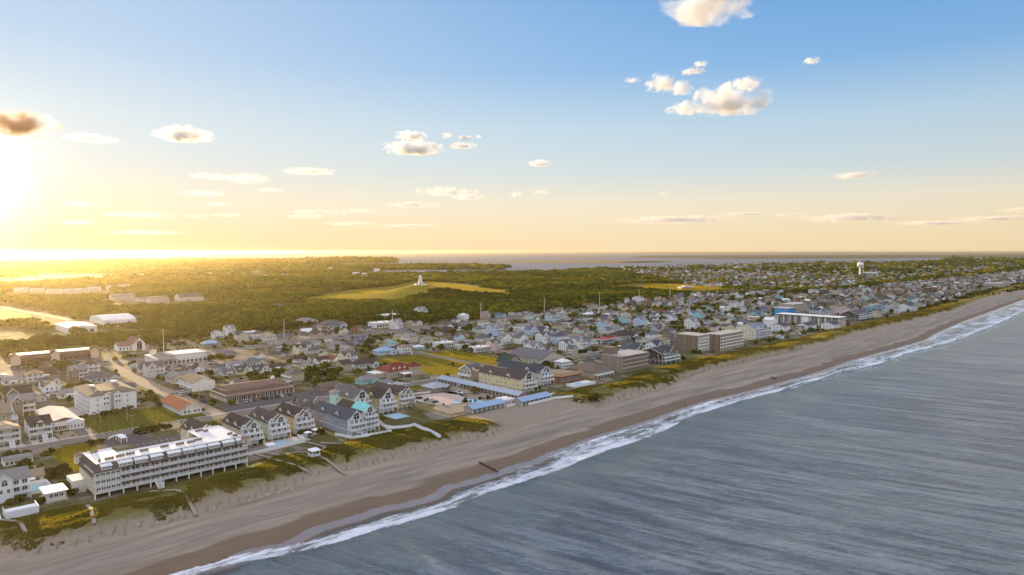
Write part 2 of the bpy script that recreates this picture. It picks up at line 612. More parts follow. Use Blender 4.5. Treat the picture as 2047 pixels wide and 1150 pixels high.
# the barrier island: from the back of the dunes to the sound
inner = [W(s, float(n_vg(s)) + DUNE_W - 3) for s in (-150, -100, -60, -20, 20, 60, 100, 150, 200, 240, 300, 400, 500, 600, 750, 900, 1100, 1400, 1700, 2000, 2600, 3500, 5990)]
sound_px = [(1900, 518.5), (1830, 524), (1700, 527), (1600, 529), (1450, 532.5), (1400, 534.5), (1270, 538), (1150, 541), (1040, 545.5), (900, 548), (722, 549), (715, 543.5), (760, 539.5), (840, 538), (1005, 538.5), (1012, 533), (930, 531.5),
            (840, 532), (700, 533), (645, 531), (640, 527), (700, 526), (790, 524.5), (785, 518.5), (660, 518), (600, 521), (300, 522.5), (160, 524.5), (0, 526), (-300, 528), (-1500, 538)]
land = list(inner) + [W(9400, 300), W(9400, 1500)] + pxpoly(sound_px) + [W(-600, 6000), W(-1500, 60)]
poly_sheet('ground', land, Z0, m_land)
m_snd, t, b = new_mat('sound_water')
pos = t.n('ShaderNodeNewGeometry').outputs['Position']
b.inputs['Base Color'].default_value = (0.12, 0.13, 0.15, 1)
b.inputs['Roughness'].default_value = 0.45
b.inputs['Specular IOR Level'].default_value = 0.08
t.set(b, 'Normal', t.bump(t.noise(0.05, 5, 0.65, pos), 0.25, 1.0))
poly_sheet('sound_water', [W(-BIG, 60), W(-1490, 62), W(-590, 700), W(9390, 700), W(9390, 110), W(BIG, 105), W(BIG, BIG), W(-BIG, BIG)], 0.5, m_snd)
# ---------------------------------------------------------------- materials for built things
M_WALL = pmat('painted_siding', None, 0.75, 0.10, 0.35, objcol=True, grain=0.10, streak=(0.3, 0.3, 5.0))
M_ROOF = pmat('shingle_roof', None, 0.85, 0.16, 0.5, objcol=True, grain=0.22, gscale=3.0)
M_TRIM = pmat('white_trim', (0.74, 0.74, 0.72), 0.6, 0.08, 1.0)
M_WOOD = pmat('weathered_wood', (0.23, 0.19, 0.145), 0.9, 0.2, 1.5, grain=0.25, gscale=5)
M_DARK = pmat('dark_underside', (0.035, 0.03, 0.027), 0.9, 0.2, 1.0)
M_CONC = pmat('pale_concrete', (0.40, 0.37, 0.33), 0.9, 0.14, 0.4, grain=0.12)
M_METAL = pmat('grey_metal', (0.33, 0.33, 0.33), 0.5, 0.12, 1.5)
M_MEMB = pmat('white_roof_membrane', (0.66, 0.65, 0.63), 0.6, 0.22, 0.16, grain=0.16, gscale=1.1)
M_PAINT = pmat('coloured_paint', None, 0.6, 0.08, 0.8, objcol=True)
M_CAR = pmat('car_paint', None, 0.25, 0.03, 0.5, spec=0.5, objcol=True)
M_TYRE = pmat('tyre_rubber', (0.02, 0.02, 0.02), 0.85, 0.1, 2)
M_ASPH = pmat('asphalt', (0.085, 0.080, 0.078), 0.92, 0.2, 0.06, grain=0.2, gscale=0.9)
M_ROAD = pmat('worn_road', (0.135, 0.122, 0.108), 0.92, 0.2, 0.05, grain=0.2, gscale=0.8)
M_SANDLOT = pmat('sandy_gravel', (0.27, 0.215, 0.155), 0.95, 0.22, 0.06, grain=0.25, gscale=0.7)
M_LINE = pmat('road_paint', (0.62, 0.60, 0.54), 0.8, 0.25, 2.0)
M_LAWN = pmat('mown_grass', (0.095, 0.105, 0.018), 0.95, 0.5, 0.10, grain=0.5, gscale=0.5)
M_FIELD = pmat('dry_field_grass', (0.215, 0.175, 0.022), 0.95, 0.45, 0.045, grain=0.45, gscale=0.25)
gm_, t, b = new_mat('window_glass')
geo = t.n('ShaderNodeTexCoord').outputs['Object']
t.set(b, 'Base Color', t.ramp(t.noise(0.8, 2, 0.5, geo), [(0.35, (0.018, 0.022, 0.028)), (0.7, (0.06, 0.06, 0.06))]))
b.inputs['Roughness'].default_value = 0.08
b.inputs['Specular IOR Level'].default_value = 0.6
M_GLASS = gm_
pm_, t, b = new_mat('pool_water')
geo = t.n('ShaderNodeTexCoord').outputs['Object']
t.set(b, 'Base Color', t.ramp(t.noise(0.9, 3, 0.5, geo), [(0.3, (0.20, 0.48, 0.60)), (0.7, (0.36, 0.66, 0.76))]))
b.inputs['Roughness'].default_value = 0.08
M_POOL = pm_
lf, t, b = new_mat('leaves')
t.t.nodes.remove(b)
oc = t.n('ShaderNodeObjectInfo')
geo = t.n('ShaderNodeNewGeometry')
nz = t.noise(0.35, 3, 0.6, geo.outputs['Position'])
hv = t.math('MULTIPLY_ADD', nz, 0.9, 0.50)
hv = t.math('MULTIPLY', hv, t.math('MULTIPLY_ADD', oc.outputs['Random'], 0.6, 0.7))
lc = t.n('ShaderNodeVectorMath', {0: oc.outputs['Color'], 'Scale': hv}, operation='SCALE').outputs[0]
d1 = t.n('ShaderNodeBsdfDiffuse', {'Color': lc})
d2 = t.n('ShaderNodeBsdfTranslucent', {'Color': t.mix(1.0, lc, (1.1, 1.25, 0.55), 'MULTIPLY')})
mx = t.n('ShaderNodeMixShader', {0: 0.38})
t.t.links.new(d1.outputs[0], mx.inputs[1])
t.t.links.new(d2.outputs[0], mx.inputs[2])
t.t.links.new(mx.outputs[0], t.t.nodes['Material Output'].inputs['Surface'])
M_LEAF = lf
M_BARK = pmat('bark', (0.10, 0.075, 0.055), 0.95, 0.2, 2.0)

WHITE, CREAM, BEIGE = (0.74, 0.74, 0.72), (0.70, 0.63, 0.44), (0.52, 0.46, 0.36)
MINT, PEACH, PBLUE, PYEL = (0.45, 0.60, 0.46), (0.72, 0.47, 0.31), (0.47, 0.58, 0.68), (0.68, 0.60, 0.30)
BLGREY, OLIVE, LGREY, TAN = (0.25, 0.27, 0.32), (0.34, 0.32, 0.15), (0.50, 0.50, 0.49), (0.42, 0.34, 0.25)
AQUA, BLUE, PINK, SHAKE = (0.30, 0.55, 0.56), (0.10, 0.33, 0.62), (0.66, 0.45, 0.43), (0.22, 0.17, 0.125)
R_BROWN, R_GREY, R_LGREY, R_BLUE = (0.058, 0.046, 0.040), (0.105, 0.10, 0.10), (0.20, 0.195, 0.19), (0.11, 0.12, 0.14)
R_RED, R_TAN, R_SLATE, R_MBLUE, R_GREEN = (0.19, 0.055, 0.035), (0.24, 0.19, 0.14), (0.075, 0.078, 0.09), (0.26, 0.35, 0.46), (0.04, 0.07, 0.05)


class MB:
    def __init__(s):
        s.v, s.f, s.m = [], [], []

    def add(s, vs, fs, mi=0):
        o = len(s.v)
        s.v += vs
        s.f += [tuple(i + o for i in f) for f in fs]
        s.m += [mi] * len(fs)
        return s

    def box(s, x0, x1, y0, y1, z0, z1, mi=0):
        vs = [(x, y, z) for z in (z0, z1) for y in (y0, y1) for x in (x0, x1)]
        return s.add(vs, [(0, 2, 3, 1), (4, 5, 7, 6), (0, 1, 5, 4), (2, 6, 7, 3), (0, 4, 6, 2), (1, 3, 7, 5)], mi)

    def bar(s, p, q, r, mi=0, n=4):
        p, q = Vector(p), Vector(q)
        d = (q - p).normalized()
        a = d.orthogonal().normalized()
        if abs(d.z) > 0.9:
            a = Vector((1, 0, 0))
        c = d.cross(a).normalized()
        a = c.cross(d)
        vs = []
        for e in (p, q):
            for i in range(n):
                k = 2 * math.pi * (i + 0.5) / n
                vs.append(tuple(e + (a * math.cos(k) + c * math.sin(k)) * r))
        fs = [(i, (i + 1) % n, n + (i + 1) % n, n + i) for i in range(n)]
        fs += [tuple(range(n))[::-1], tuple(range(n, 2 * n))]
        return s.add(vs, fs, mi)

    def lathe(s, prof, n=16, cx=0, cy=0, mi=0):
        """prof: list of (r, z) from bottom to top"""
        vs = [(cx + r * math.cos(2 * math.pi * i / n), cy + r * math.sin(2 * math.pi * i / n), z) for r, z in prof for i in range(n)]
        fs = []
        for j in range(len(prof) - 1):
            for i in range(n):
                a, b_ = j * n + i, j * n + (i + 1) % n
                fs.append((a, b_, b_ + n, a + n))
        fs += [tuple(range(n))[::-1], tuple(range((len(prof) - 1) * n, len(prof) * n))]
        return s.add(vs, fs, mi)

    def slab(s, q, th, mi=0):
        """thick quad, q = 4 points, extruded down by th"""
        vs = [tuple(p) for p in q] + [(p[0], p[1], p[2] - th) for p in q]
        n = len(q)
        fs = [tuple(range(n)), tuple(range(n, 2 * n))[::-1]] + [(i + n, (i + 1) % n + n, (i + 1) % n, i) for i in range(n)]
        return s.add(vs, fs, mi)

    def gable(s, x0, x1, y0, y1, z, h, ax='x', ov=0.5, th=0.22, mi=0):
        """two roof slopes; ridge along ax"""
        if ax == 'x':
            m, half = (y0 + y1) / 2, (y1 - y0) / 2
            dz = ov * h / half
            a, b_ = x0 - ov * 0.8, x1 + ov * 0.8
            s.slab([(a, y0 - ov, z - dz + th), (b_, y0 - ov, z - dz + th), (b_, m, z + h + th), (a, m, z + h + th)], th, mi)
            s.slab([(a, m, z + h + th), (b_, m, z + h + th), (b_, y1 + ov, z - dz + th), (a, y1 + ov, z - dz + th)], th, mi)
        else:
            m, half = (x0 + x1) / 2, (x1 - x0) / 2
            dz = ov * h / half
            a, b_ = y0 - ov * 0.8, y1 + ov * 0.8
            s.slab([(x0 - ov, b_, z - dz + th), (x0 - ov, a, z - dz + th), (m, a, z + h + th), (m, b_, z + h + th)], th, mi)
            s.slab([(m, b_, z + h + th), (m, a, z + h + th), (x1 + ov, a, z - dz + th), (x1 + ov, b_, z - dz + th)], th, mi)
        return s

    def gwall(s, x0, x1, y0, y1, z0, z1, h, ax='x', mi=0):
        """box walls with gable triangles"""
        if ax == 'x':
            m = (y0 + y1) / 2
            vs = [(x, y, z) for x in (x0, x1) for y, z in ((y0, z0), (y1, z0), (y1, z1), (m, z1 + h), (y0, z1))]
        else:
            m = (x0 + x1) / 2
            vs = [(x, y, z) for y in (y1, y0) for x, z in ((x0, z0), (x1, z0), (x1, z1), (m, z1 + h), (x0, z1))]
        fs = [(4, 3, 2, 1, 0), (5, 6, 7, 8, 9)] + [(i, (i + 1) % 5, (i + 1) % 5 + 5, i + 5) for i in range(5)]
        return s.add(vs, fs, mi)

    def hip(s, x0, x1, y0, y1, z, h, ov=0.5, mi=0, top=None):
        x0 -= ov; x1 += ov; y0 -= ov; y1 += ov
        L, D = x1 - x0, y1 - y0
        if top is not None:
            i = top
            vs = [(x0, y0, z), (x1, y0, z), (x1, y1, z), (x0, y1, z), (x0 + i, y0 + i, z + h), (x1 - i, y0 + i, z + h), (x1 - i, y1 - i, z + h), (x0 + i, y1 - i, z + h)]
            return s.add(vs, [(0, 1, 5, 4), (1, 2, 6, 5), (2, 3, 7, 6), (3, 0, 4, 7), (4, 5, 6, 7), (3, 2, 1, 0)], mi)
        if L >= D:
            r0, r1 = (x0 + D / 2, (y0 + y1) / 2, z + h), (x1 - D / 2, (y0 + y1) / 2, z + h)
            fs = [(0, 1, 5, 4), (1, 2, 5), (2, 3, 4, 5), (3, 0, 4), (3, 2, 1, 0)]
        else:
            r0, r1 = ((x0 + x1) / 2, y0 + L / 2, z + h), ((x0 + x1) / 2, y1 - L / 2, z + h)
            fs = [(0, 1, 4), (1, 2, 5, 4), (2, 3, 5), (3, 0, 4, 5), (3, 2, 1, 0)]
        if abs(L - D) < 1e-3:
            return s.add([(x0, y0, z), (x1, y0, z), (x1, y1, z), (x0, y1, z), r0], [(0, 1, 4), (1, 2, 4), (2, 3, 4), (3, 0, 4), (3, 2, 1, 0)], mi)
        return s.add([(x0, y0, z), (x1, y0, z), (x1, y1, z), (x0, y1, z), r0, r1], fs, mi)

    def rail(s, p, q, h=1.05, step=0.30, bw=0.085, mi=0):
        """railing from p to q: top and bottom rail, balusters, posts"""
        p, q = Vector(p), Vector(q)
        L = (q - p).length
        d = (q - p) / max(L, 1e-6)
        up = Vector((0, 0, 1))
        s.bar(p + up * h, q + up * h, 0.075, mi)
        s.bar(p + up * 0.12, q + up * 0.12, 0.06, mi)
        k = int(L / step)
        for i in range(k + 1):
            a = p + d * (L * i / max(k, 1))
            s.bar(a + up * 0.1, a + up * h, bw * (1.5 if i % 6 == 0 else 0.8), mi)
        return s

    def stairs(s, p, q, w, n=8, mi=0):
        """straight flight from low p to high q"""
        p, q = Vector(p), Vector(q)
        d = q - p
        hd = Vector((d.x, d.y, 0)).normalized()
        sd = Vector((-hd.y, hd.x, 0)) * (w / 2)
        for sg in (-1, 1):
            s.bar(p + sd * sg, q + sd * sg, 0.14, mi)
            s.bar(p + sd * sg + Vector((0, 0, 1)), q + sd * sg + Vector((0, 0, 1)), 0.08, mi)
            for i in range(5):
                a = p + d * (i / 4) + sd * sg
                s.bar(a, a + Vector((0, 0, 1)), 0.06, mi)
        for i in range(n):
            a = p + d * ((i + 0.5) / n)
            s.bar(a - sd, a + sd, 0.13, mi)
        return s

    def mesh(s, name, mats):
        me = bpy.data.meshes.new(name)
        me.from_pydata([tuple(map(float, v_)) for v_ in s.v], [], s.f)
        for m in (mats if isinstance(mats, (list, tuple)) else [mats]):
            me.materials.append(m)
        me.polygons.foreach_set('material_index', s.m)
        me.update()
        return me

    def obj(s, name, mats, parent=None, color=None):
        o = link(bpy.data.objects.new(name, s.mesh(name, mats)), parent)
        if color is not None:
            o.color = (*color, 1)
        return o


def empty(name, s, n, z=Z0, rot=0.0):
    o = link(bpy.data.objects.new(name, None))
    p = W(s, n)
    o.location = (p[0], p[1], z)
    o.rotation_euler = (0, 0, ROT + rot)
    o.empty_display_size = 1
    return o


REG = []      # (object, description, anchor) : labels are settled at the end


def thing(o, label, cat, group=None, auto=False, kind=None):
    o['label'] = label
    o['category'] = cat
    if group:
        o['group'] = group
    if auto:
        REG.append((o, label))
    return o


_kids = {}


def kids(o):
    return KID.get(o.as_pointer(), [])


KID = {}


def index_kids(root_objs=None):
    KID.clear()
    for o in SC.objects:
        if o.parent is not None:
            KID.setdefault(o.parent.as_pointer(), []).append(o)


def copy_tree(o, parent=None, paint=None, depth=0):
    c = o.copy()
    COL.objects.link(c)
    if parent is not None:
        c.parent = parent
    if paint and depth:
        k = o.name.split('.')[0]
        if k in paint:
            c.color = (*paint[k], 1)
    for ch in kids(o):
        copy_tree(ch, c, paint, depth + 1)
    return c


WINC = {}


def win_mesh(w_, h_, style):
    k = (round(w_, 2), round(h_, 2), style)
    if k in WINC:
        return WINC[k]
    m = MB()
    f = 0.13
    a = w_ / 2
    if style == 'arch':
        n = 9
        arc = [(a * math.cos(math.pi * i / (n - 1)), h_ - a + a * math.sin(math.pi * i / (n - 1))) for i in range(n)]
        out = [(-a, 0), (a, 0)] + arc
        m.add([(x, -0.05, z) for x, z in out], [tuple(range(len(out)))], 1)
        for i in range(len(out)):
            x0, z0 = out[i]
            x1, z1 = out[(i + 1) % len(out)]
            if (x0, z0) != (x1, z1):
                m.bar((x0, -0.07, z0), (x1, -0.07, z1), f * 0.8, 0)
        m.bar((0, -0.08, 0), (0, -0.08, h_), 0.08, 0)
        m.bar((-a, -0.08, h_ - a), (a, -0.08, h_ - a), 0.08, 0)
    else:
        m.add([(-a, -0.04, 0), (a, -0.04, 0), (a, -0.04, h_), (-a, -0.04, h_)], [(0, 1, 2, 3)], 1)
        m.box(-a - f, a + f, -0.10, 0.0, -f, 0)
        m.box(-a - f, a + f, -0.10, 0.0, h_, h_ + f)
        m.box(-a - f, -a, -0.10, 0.0, 0, h_)
        m.box(a, a + f, -0.10, 0.0, 0, h_)
        if style == 'sash':
            m.box(-a, a, -0.09, -0.03, h_ / 2 - 0.05, h_ / 2 + 0.05)
        if style == 'slider' or w_ > 1.7:
            m.box(-0.05, 0.05, -0.09, -0.03, 0, h_)
    WINC[k] = m.mesh('window', [M_TRIM, M_GLASS])
    return WINC[k]


FACE = {'S': 0.0, 'W': -math.pi / 2, 'N': math.pi, 'E': math.pi / 2}


def win(parent, face, a, b_, z, w_=1.1, h_=1.4, style='sash', name='window'):
    """a: position along the wall, b_: the wall plane"""
    o = link(bpy.data.objects.new(name, win_mesh(w_, h_, style)), parent)
    o.location = (a, b_, z) if face in 'SN' else (b_, a, z)
    o.rotation_euler = (0, 0, FACE[face])
    return o


def wins(parent, face, xs, b_, z, w_=1.1, h_=1.4, style='sash', name='window'):
    for x in xs:
        win(parent, face, x, b_, z, w_, h_, style, name)


def lins(a, b_, n):
    return [a + (b_ - a) * (i + 0.5) / n for i in range(n)]


FOOT = []     # (s0, s1, n0, n1): ground already taken


def dormer(parent, face, a, b_, z, w_, h_, d, wall, roof, ws=None):
    """small gabled dormer; front at plane b_, its back runs d into the roof"""
    e = link(bpy.data.objects.new('dormer', MB().gwall(-w_ / 2, w_ / 2, 0, d, 0, h_, w_ * 0.38, 'y').mesh('dormer', M_WALL)), parent)
    e.color = (*wall, 1)
    e.location = (a, b_, z) if face in 'SN' else (b_, a, z)
    e.rotation_euler = (0, 0, FACE[face])
    r = MB().gable(-w_ / 2, w_ / 2, 0, d, h_, w_ * 0.38, 'y', 0.25, 0.15).obj('dormer_roof', M_ROOF, e, roof)
    win(e, 'S', 0, 0, h_ * 0.25, w_ * 0.45, h_ * 0.65, ws or 'sash')
    t_ = MB()
    for sg in (-1, 1):
        t_.bar((sg * (w_ / 2 + 0.25), -0.22, h_ - 0.1), (0, -0.22, h_ + w_ * 0.38 + 0.05), 0.12)
    t_.obj('bargeboard', M_TRIM, e)
    return e


def barge(parent, face, x0, x1, b_, z, h, ov=0.45):
    """white boards under a gable end"""
    t_ = MB()
    m = (x0 + x1) / 2
    o_ = 0.48
    dz = ov * h / ((x1 - x0) / 2)
    for xe in (x0 - ov, x1 + ov):
        if face == 'S':
            t_.bar((xe, b_ - o_, z - dz + 0.02), (m, b_ - o_, z + h + 0.06), 0.17)
        else:
            t_.bar((b_ - o_, xe, z - dz + 0.02), (b_ - o_, m, z + h + 0.06), 0.17)
    return t_.obj('bargeboard', M_TRIM, parent)


def deck(parent, x0, x1, y0, y1, z, posts=4, roof_z=None, stair=None, rails='SWE', ground=0.0, name='deck', mat=None):
    """raised deck: boards, posts as one part, railing as a sub-part"""
    m = MB().box(x0, x1, y0, y1, z - 0.22, z)
    o = m.obj(name, mat or M_TRIM, parent)
    p_ = MB()
    for x in [x0 + 0.12 + (x1 - x0 - 0.24) * i / max(1, posts - 1) for i in range(posts)]:
        p_.box(x - 0.13, x + 0.13, y0 + 0.02, y0 + 0.28, ground, z - 0.22)
        if roof_z:
            p_.box(x - 0.12, x + 0.12, y0 + 0.02, y0 + 0.26, z, roof_z)
    p_.obj('deck_posts', M_TRIM, o)
    r = MB()
    if 'S' in rails:
        r.rail((x0, y0 + 0.08, z), (x1, y0 + 0.08, z))
    if 'W' in rails:
        r.rail((x0 + 0.08, y0, z), (x0 + 0.08, y1, z))
    if 'E' in rails:
        r.rail((x1 - 0.08, y0, z), (x1 - 0.08, y1, z))
    if r.v:
        r.obj('railing', M_TRIM, o)
    if stair:
        sx, sy = stair
        MB().stairs((sx, sy, ground), (sx, y0 + 0.1, z), 1.3).obj('stairs', M_TRIM, o)
    return o
# ---------------------------------------------------------------- large buildings
def take(s0, s1, n0, n1, m=2.0):
    FOOT.append((s0 - m, s1 + m, n0 - m, n1 + m))


def mansion(name, label, s, n, L, D, wall, roof, fl=3, gh=3.6, fh=2.75, front='two', dormers=2, base=None, group=None,
            trim_roof=None, decks=True, cat='house', wide=2.4, frontwall=None, brick=False):
    r = empty(name, s, n)
    thing(r, label, cat, group)
    take(s, s + L, n - 3, n + D)
    H = fl * fh + 0.5
    ax = 'y' if L < 16 else 'x'
    MB().gwall(0, L, 0, D, 0, H, gh, ax).obj('wall', M_WALL, r, wall)
    rf = MB().gable(0, L, 0, D, H, gh, ax, 0.5).obj('roof', M_ROOF, r, roof)
    barge(r, 'S' if ax == 'y' else 'W', 0, L if ax == 'y' else D, 0, H, gh)
    if L >= 30:
        for gx_ in lins(0, L, max(2, int(L / 12))):
            if abs(gx_ - L * 0.62) > 8:
                dormer(r, 'S', gx_, -0.4, H - 1.6, 4.5, 2.6, 7, frontwall or wall, roof)
    # pale skirting band and corner boards
    tb = MB()
    tb.box(-0.07, L + 0.07, -0.07, D + 0.07, fh + 0.25, fh + 0.45)
    for x in (0, L):
        tb.box(x - 0.12, x + 0.12, -0.12, 0.12, 0, H)
    tb.box(-0.12, 0.12, D - 0.12, D + 0.12, 0, H)
    tb.obj('corner_trim', M_TRIM, r)
    if frontwall:
        MB().box(0.13, L - 0.13, -0.05, 0, 0.1, H).obj('front_cladding', M_WALL, r, frontwall)
    # sea front
    gx = L * (0.62 if front == 'two' else 0.5)
    gw = min(L * (0.66 if front == 'two' else 0.9), 11.0)
    MB().gwall(gx - gw / 2, gx + gw / 2, -1.1, 2, fh, H + 0.3, gw * 0.46, 'y').obj('front_gable', M_WALL, r, frontwall or wall)
    MB().gable(gx - gw / 2, gx + gw / 2, -1.1, D * 0.45, H + 0.3, gw * 0.46, 'y', 0.4).obj('gable_roof', M_ROOF, r, trim_roof or roof)
    barge(r, 'S', gx - gw / 2, gx + gw / 2, -1.1, H + 0.3, gw * 0.46, 0.4)
    win(r, 'S', gx, -1.1, H - 0.5, gw * 0.42, gw * 0.42, 'arch', 'arched_window')
    wins(r, 'S', [gx - gw * 0.36, gx + gw * 0.36], -1.1, H - 1.9, 0.8, 1.3)
    if front == 'two':
        dormer(r, 'S', L * 0.14, -0.5, H - 0.7, L * 0.26, 1.7, 4.5, frontwall or wall, roof)
    for k in range(fl):
        z = k * fh + 0.45
        wins(r, 'S', lins(0.4, L - 0.4, max(3, int(L / 3))), -1.14 if k else 0, z, 1.7, 2.05, 'slider', 'glass_door')
        if k and decks:
            deck(r, 0.1, L - 0.1 + (0.6 if k == 1 else 0), -1.1 - wide, -1.1, k * fh + 0.35, 4, None, None, ground=0.0 if k == 1 else (k - 1) * fh + 1.4)
    MB().box(0.2, L - 0.2, -1.1, 0, fh + 0.1, fh + 0.36).box(0.2, L - 0.2, -1.1, 0.0, H - 0.1, H + 0.2).obj('porch_soffit', M_TRIM, r)
    # side facing the town road and the next house
    for k in range(fl):
        ys = lins(1.5, D - 0.5, max(3, int(D / 4.2)))
        wins(r, 'W', [y + 0.6 * ((k * 7 + i * 3) % 3 - 1) for i, y in enumerate(ys) if (i + k) % 4 != 3], 0, k * fh + 1.2, 0.95, 1.35)
    for i in range(dormers if ax == 'y' else 0):
        y = D * (0.30 + 0.42 * i)
        dormer(r, 'W', y, 0.25, H - 0.55, 2.6 if i % 2 else 3.2, 1.6, 3.2, wall, roof)
    return r


# --- long oceanfront hotel
def long_hotel():
    s0, n0 = -55.0, 74.0
    L, D = 60.0, 15.0
    take(-57, 8, 70, 106)
    r = empty('oceanfront_hotel', s0, n0)
    thing(r, 'long white-roofed oceanfront hotel with three tiers of balconies and a row of white dormers', 'hotel')
    Z1, FH = 2.3, 2.75
    T = Z1 + 3 * FH
    wc = (0.50, 0.45, 0.34)
    # body, two wings reaching inland
    MB().box(0, L, 1.9, D, Z1 - 0.4, T).box(0.3, 12, D, D + 9, 0, T).box(L - 15, L - 0.3, D, D + 15, 0, T).obj('wall', M_WALL, r, wc)
    MB().box(0, 9.5, 0, 1.9, Z1 - 0.4, T).obj('corner_bay_wall', M_WALL, r, (0.55, 0.50, 0.33))
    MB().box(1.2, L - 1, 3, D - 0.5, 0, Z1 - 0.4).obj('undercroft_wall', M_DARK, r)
    for i in range(13):
        x = 0.25 + (L - 0.5) * i / 12
        MB().box(x - 0.22, x + 0.22, 0.05, 0.5, -0.3, Z1 - 0.4).obj('piling', M_TRIM, r)
    # flat roof with parapet, mansard skirts to the sea and to the end
    MB().box(1.6, L - 1.0, 2.6, D + 0.1, T + 2.0, T + 2.25).box(1.6, 12, D + 0.1, D + 9, T + 2.0, T + 2.25).box(L - 15, L - 1.0, D + 0.1, D + 15, T + 2.0, T + 2.25).obj('flat_roof', M_MEMB, r)
    pp = MB()
    for a in ((1.4, L - 0.8, 2.4, 2.65), (12, L - 15, D, D + 0.25), (1.4, 12.2, D + 8.9, D + 9.15), (L - 15.2, L - 0.8, D + 14.9, D + 15.15), (L - 1.0, L - 0.8, 2.6, D + 15), (1.4, 1.62, 2.6, D + 9)):
        pp.box(*a, T, T + 2.5)
    pp.obj('parapet', M_TRIM, r)
    ms = MB()
    ms.slab([(-0.3, -0.25, T - 0.1), (L + 0.3, -0.25, T - 0.1), (L - 0.8, 2.4, T + 2.55), (1.4, 2.4, T + 2.55)], 0.2)
    ms.slab([(-0.5, D + 9.4, T - 1.6), (-0.5, -0.25, T - 1.6), (1.4, 2.4, T + 2.55), (1.4, D + 9, T + 2.55)], 0.2)
    ms.slab([(L + 0.3, -0.25, T - 0.1), (L + 0.3, D + 15, T - 0.1), (L - 0.8, D + 15, T + 2.5), (L - 0.8, 2.4, T + 2.55)], 0.2)
    ms.obj('mansard_roof', M_ROOF, r, (0.10, 0.085, 0.075))
    hr = MB().hip(L - 24, L - 15.3, D + 0.3, D + 7, T - 1.0, 2.6, 0.4)
    hr.obj('hip_roof', M_ROOF, r, (0.15, 0.12, 0.095))
    MB().box(L - 24, L - 15.2, D + 0.2, D + 7, 0, T - 1.0).obj('rear_block_wall', M_WALL, r, wc)
    for (tx, ty) in ((L - 0.6, 1.5), (0.3, D + 9)):
        tw = MB().box(tx - 1.6, tx + 1.6, ty - 1.6, ty + 1.6, T - 1.4, T + 1.9).obj('turret', M_WALL, r, (0.62, 0.56, 0.42))
        MB().hip(tx - 1.6, tx + 1.6, ty - 1.6, ty + 1.6, T + 1.9, 1.3, 0.4).obj('turret_roof', M_ROOF, tw, (0.22, 0.15, 0.11))
        win(tw, 'S', tx, ty - 1.6, T + 0.2, 0.9, 1.0)
    # dormers along the front: white boxes with a lid and a strip of little windows
    nd = 10
    xs = [4.5, 11.2, 17.0, 22.8, 29.6, 35.4, 40.4, 45.8, 52.0, 57.2]
    ww = [3.6, 4.8, 4.6, 4.4, 5.0, 4.4, 4.2, 4.6, 4.8, 3.2]
    for x, w_ in zip(xs, ww):
        d = MB().box(x - w_ / 2, x + w_ / 2, 0.2, 3.4, T + 0.25, T + 1.75).obj('dormer', M_TRIM, r)
        MB().slab([(x - w_ / 2 - 0.3, -0.25, T + 1.8), (x + w_ / 2 + 0.3, -0.25, T + 1.8), (x + w_ / 2 + 0.1, 3.5, T + 2.62), (x - w_ / 2 - 0.1, 3.5, T + 2.62)], 0.16).obj('dormer_roof', M_MEMB, d)
        k = int(w_ / 0.8)
        wins(d, 'S', lins(x - w_ / 2 + 0.2, x + w_ / 2 - 0.2, k), 0.2, T + 0.75, 0.42, 0.62, 'plain')
    # balconies
    nb_ = 14
    bx = [9.5 + (L - 9.5) * i / nb_ for i in range(nb_ + 1)]
    for k in range(3):
        z = Z1 + k * FH
        sl_ = MB().box(9.5, L + 0.1, -0.1, 1.95, z - 0.3, z - 0.02).box(-0.1, 9.5, -0.1, 0.0, z - 0.3, z - 0.02)
        o = sl_.obj('balcony_floor', M_TRIM, r)
        rl = MB()
        for i in range(nb_):
            rl.rail((bx[i] + 0.1, 0.05, z), (bx[i + 1] - 0.1, 0.05, z), 1.05, 0.26, 0.095)
        rl.rail((0.1, -0.12, z), (9.4, -0.12, z), 1.05, 0.26, 0.095)
        rl.obj('railing', M_TRIM, o)
        for x in bx:
            MB().box(x - 0.11, x + 0.11, 0.0, 0.22, z - 0.02, z + FH - 0.3).box(x - 0.05, x + 0.05, 0.2, 1.9, z, z + FH - 0.3).obj('partition', M_TRIM, o)
        if k:
            MB().slab([(9.2, -0.55, z - 0.42), (L + 0.4, -0.55, z - 0.42), (L + 0.4, 0.1, z - 0.02), (9.2, 0.1, z - 0.02)], 0.12).obj('awning_strip', M_ROOF, o, (0.105, 0.085, 0.07))
        for i in range(nb_):
            c = (bx[i] + bx[i + 1]) / 2
            win(r, 'S', c - 0.75, 1.9, z + 0.02, 1.5, 2.05, 'slider', 'glass_door')
            win(r, 'S', c + 0.95, 1.9, z + 0.75, 1.1, 1.25, 'sash')
        wins(r, 'S', lins(0.5, 9.3, 5), 0.0, z + 0.55, 1.35, 1.45, 'slider', 'bay_window')
        wins(r, 'W', [4, 8.5, 13, 18, 22], 0 if k else 0, z + 0.9, 0.5, 0.7, 'plain')
    # end wall low white block and stairs to the sand
    MB().box(-4.6, 0.25, D - 2, D + 8, 0, 5.2).obj('stair_block', M_WALL, r, (0.66, 0.63, 0.56))
    st = MB()
    st.stairs((22.5, -5.2, 0.3), (22.5, -0.1, Z1), 2.0, 9)
    st.slab([(21.4, -5.2, 1.3), (21.6, -5.2, 1.3), (21.6, -0.1, Z1 + 1.0), (21.4, -0.1, Z1 + 1.0)], 1.0)
    st.slab([(23.4, -5.2, 1.3), (23.6, -5.2, 1.3), (23.6, -0.1, Z1 + 1.0), (23.4, -0.1, Z1 + 1.0)], 1.0)
    st.obj('beach_stairs', M_TRIM, r)
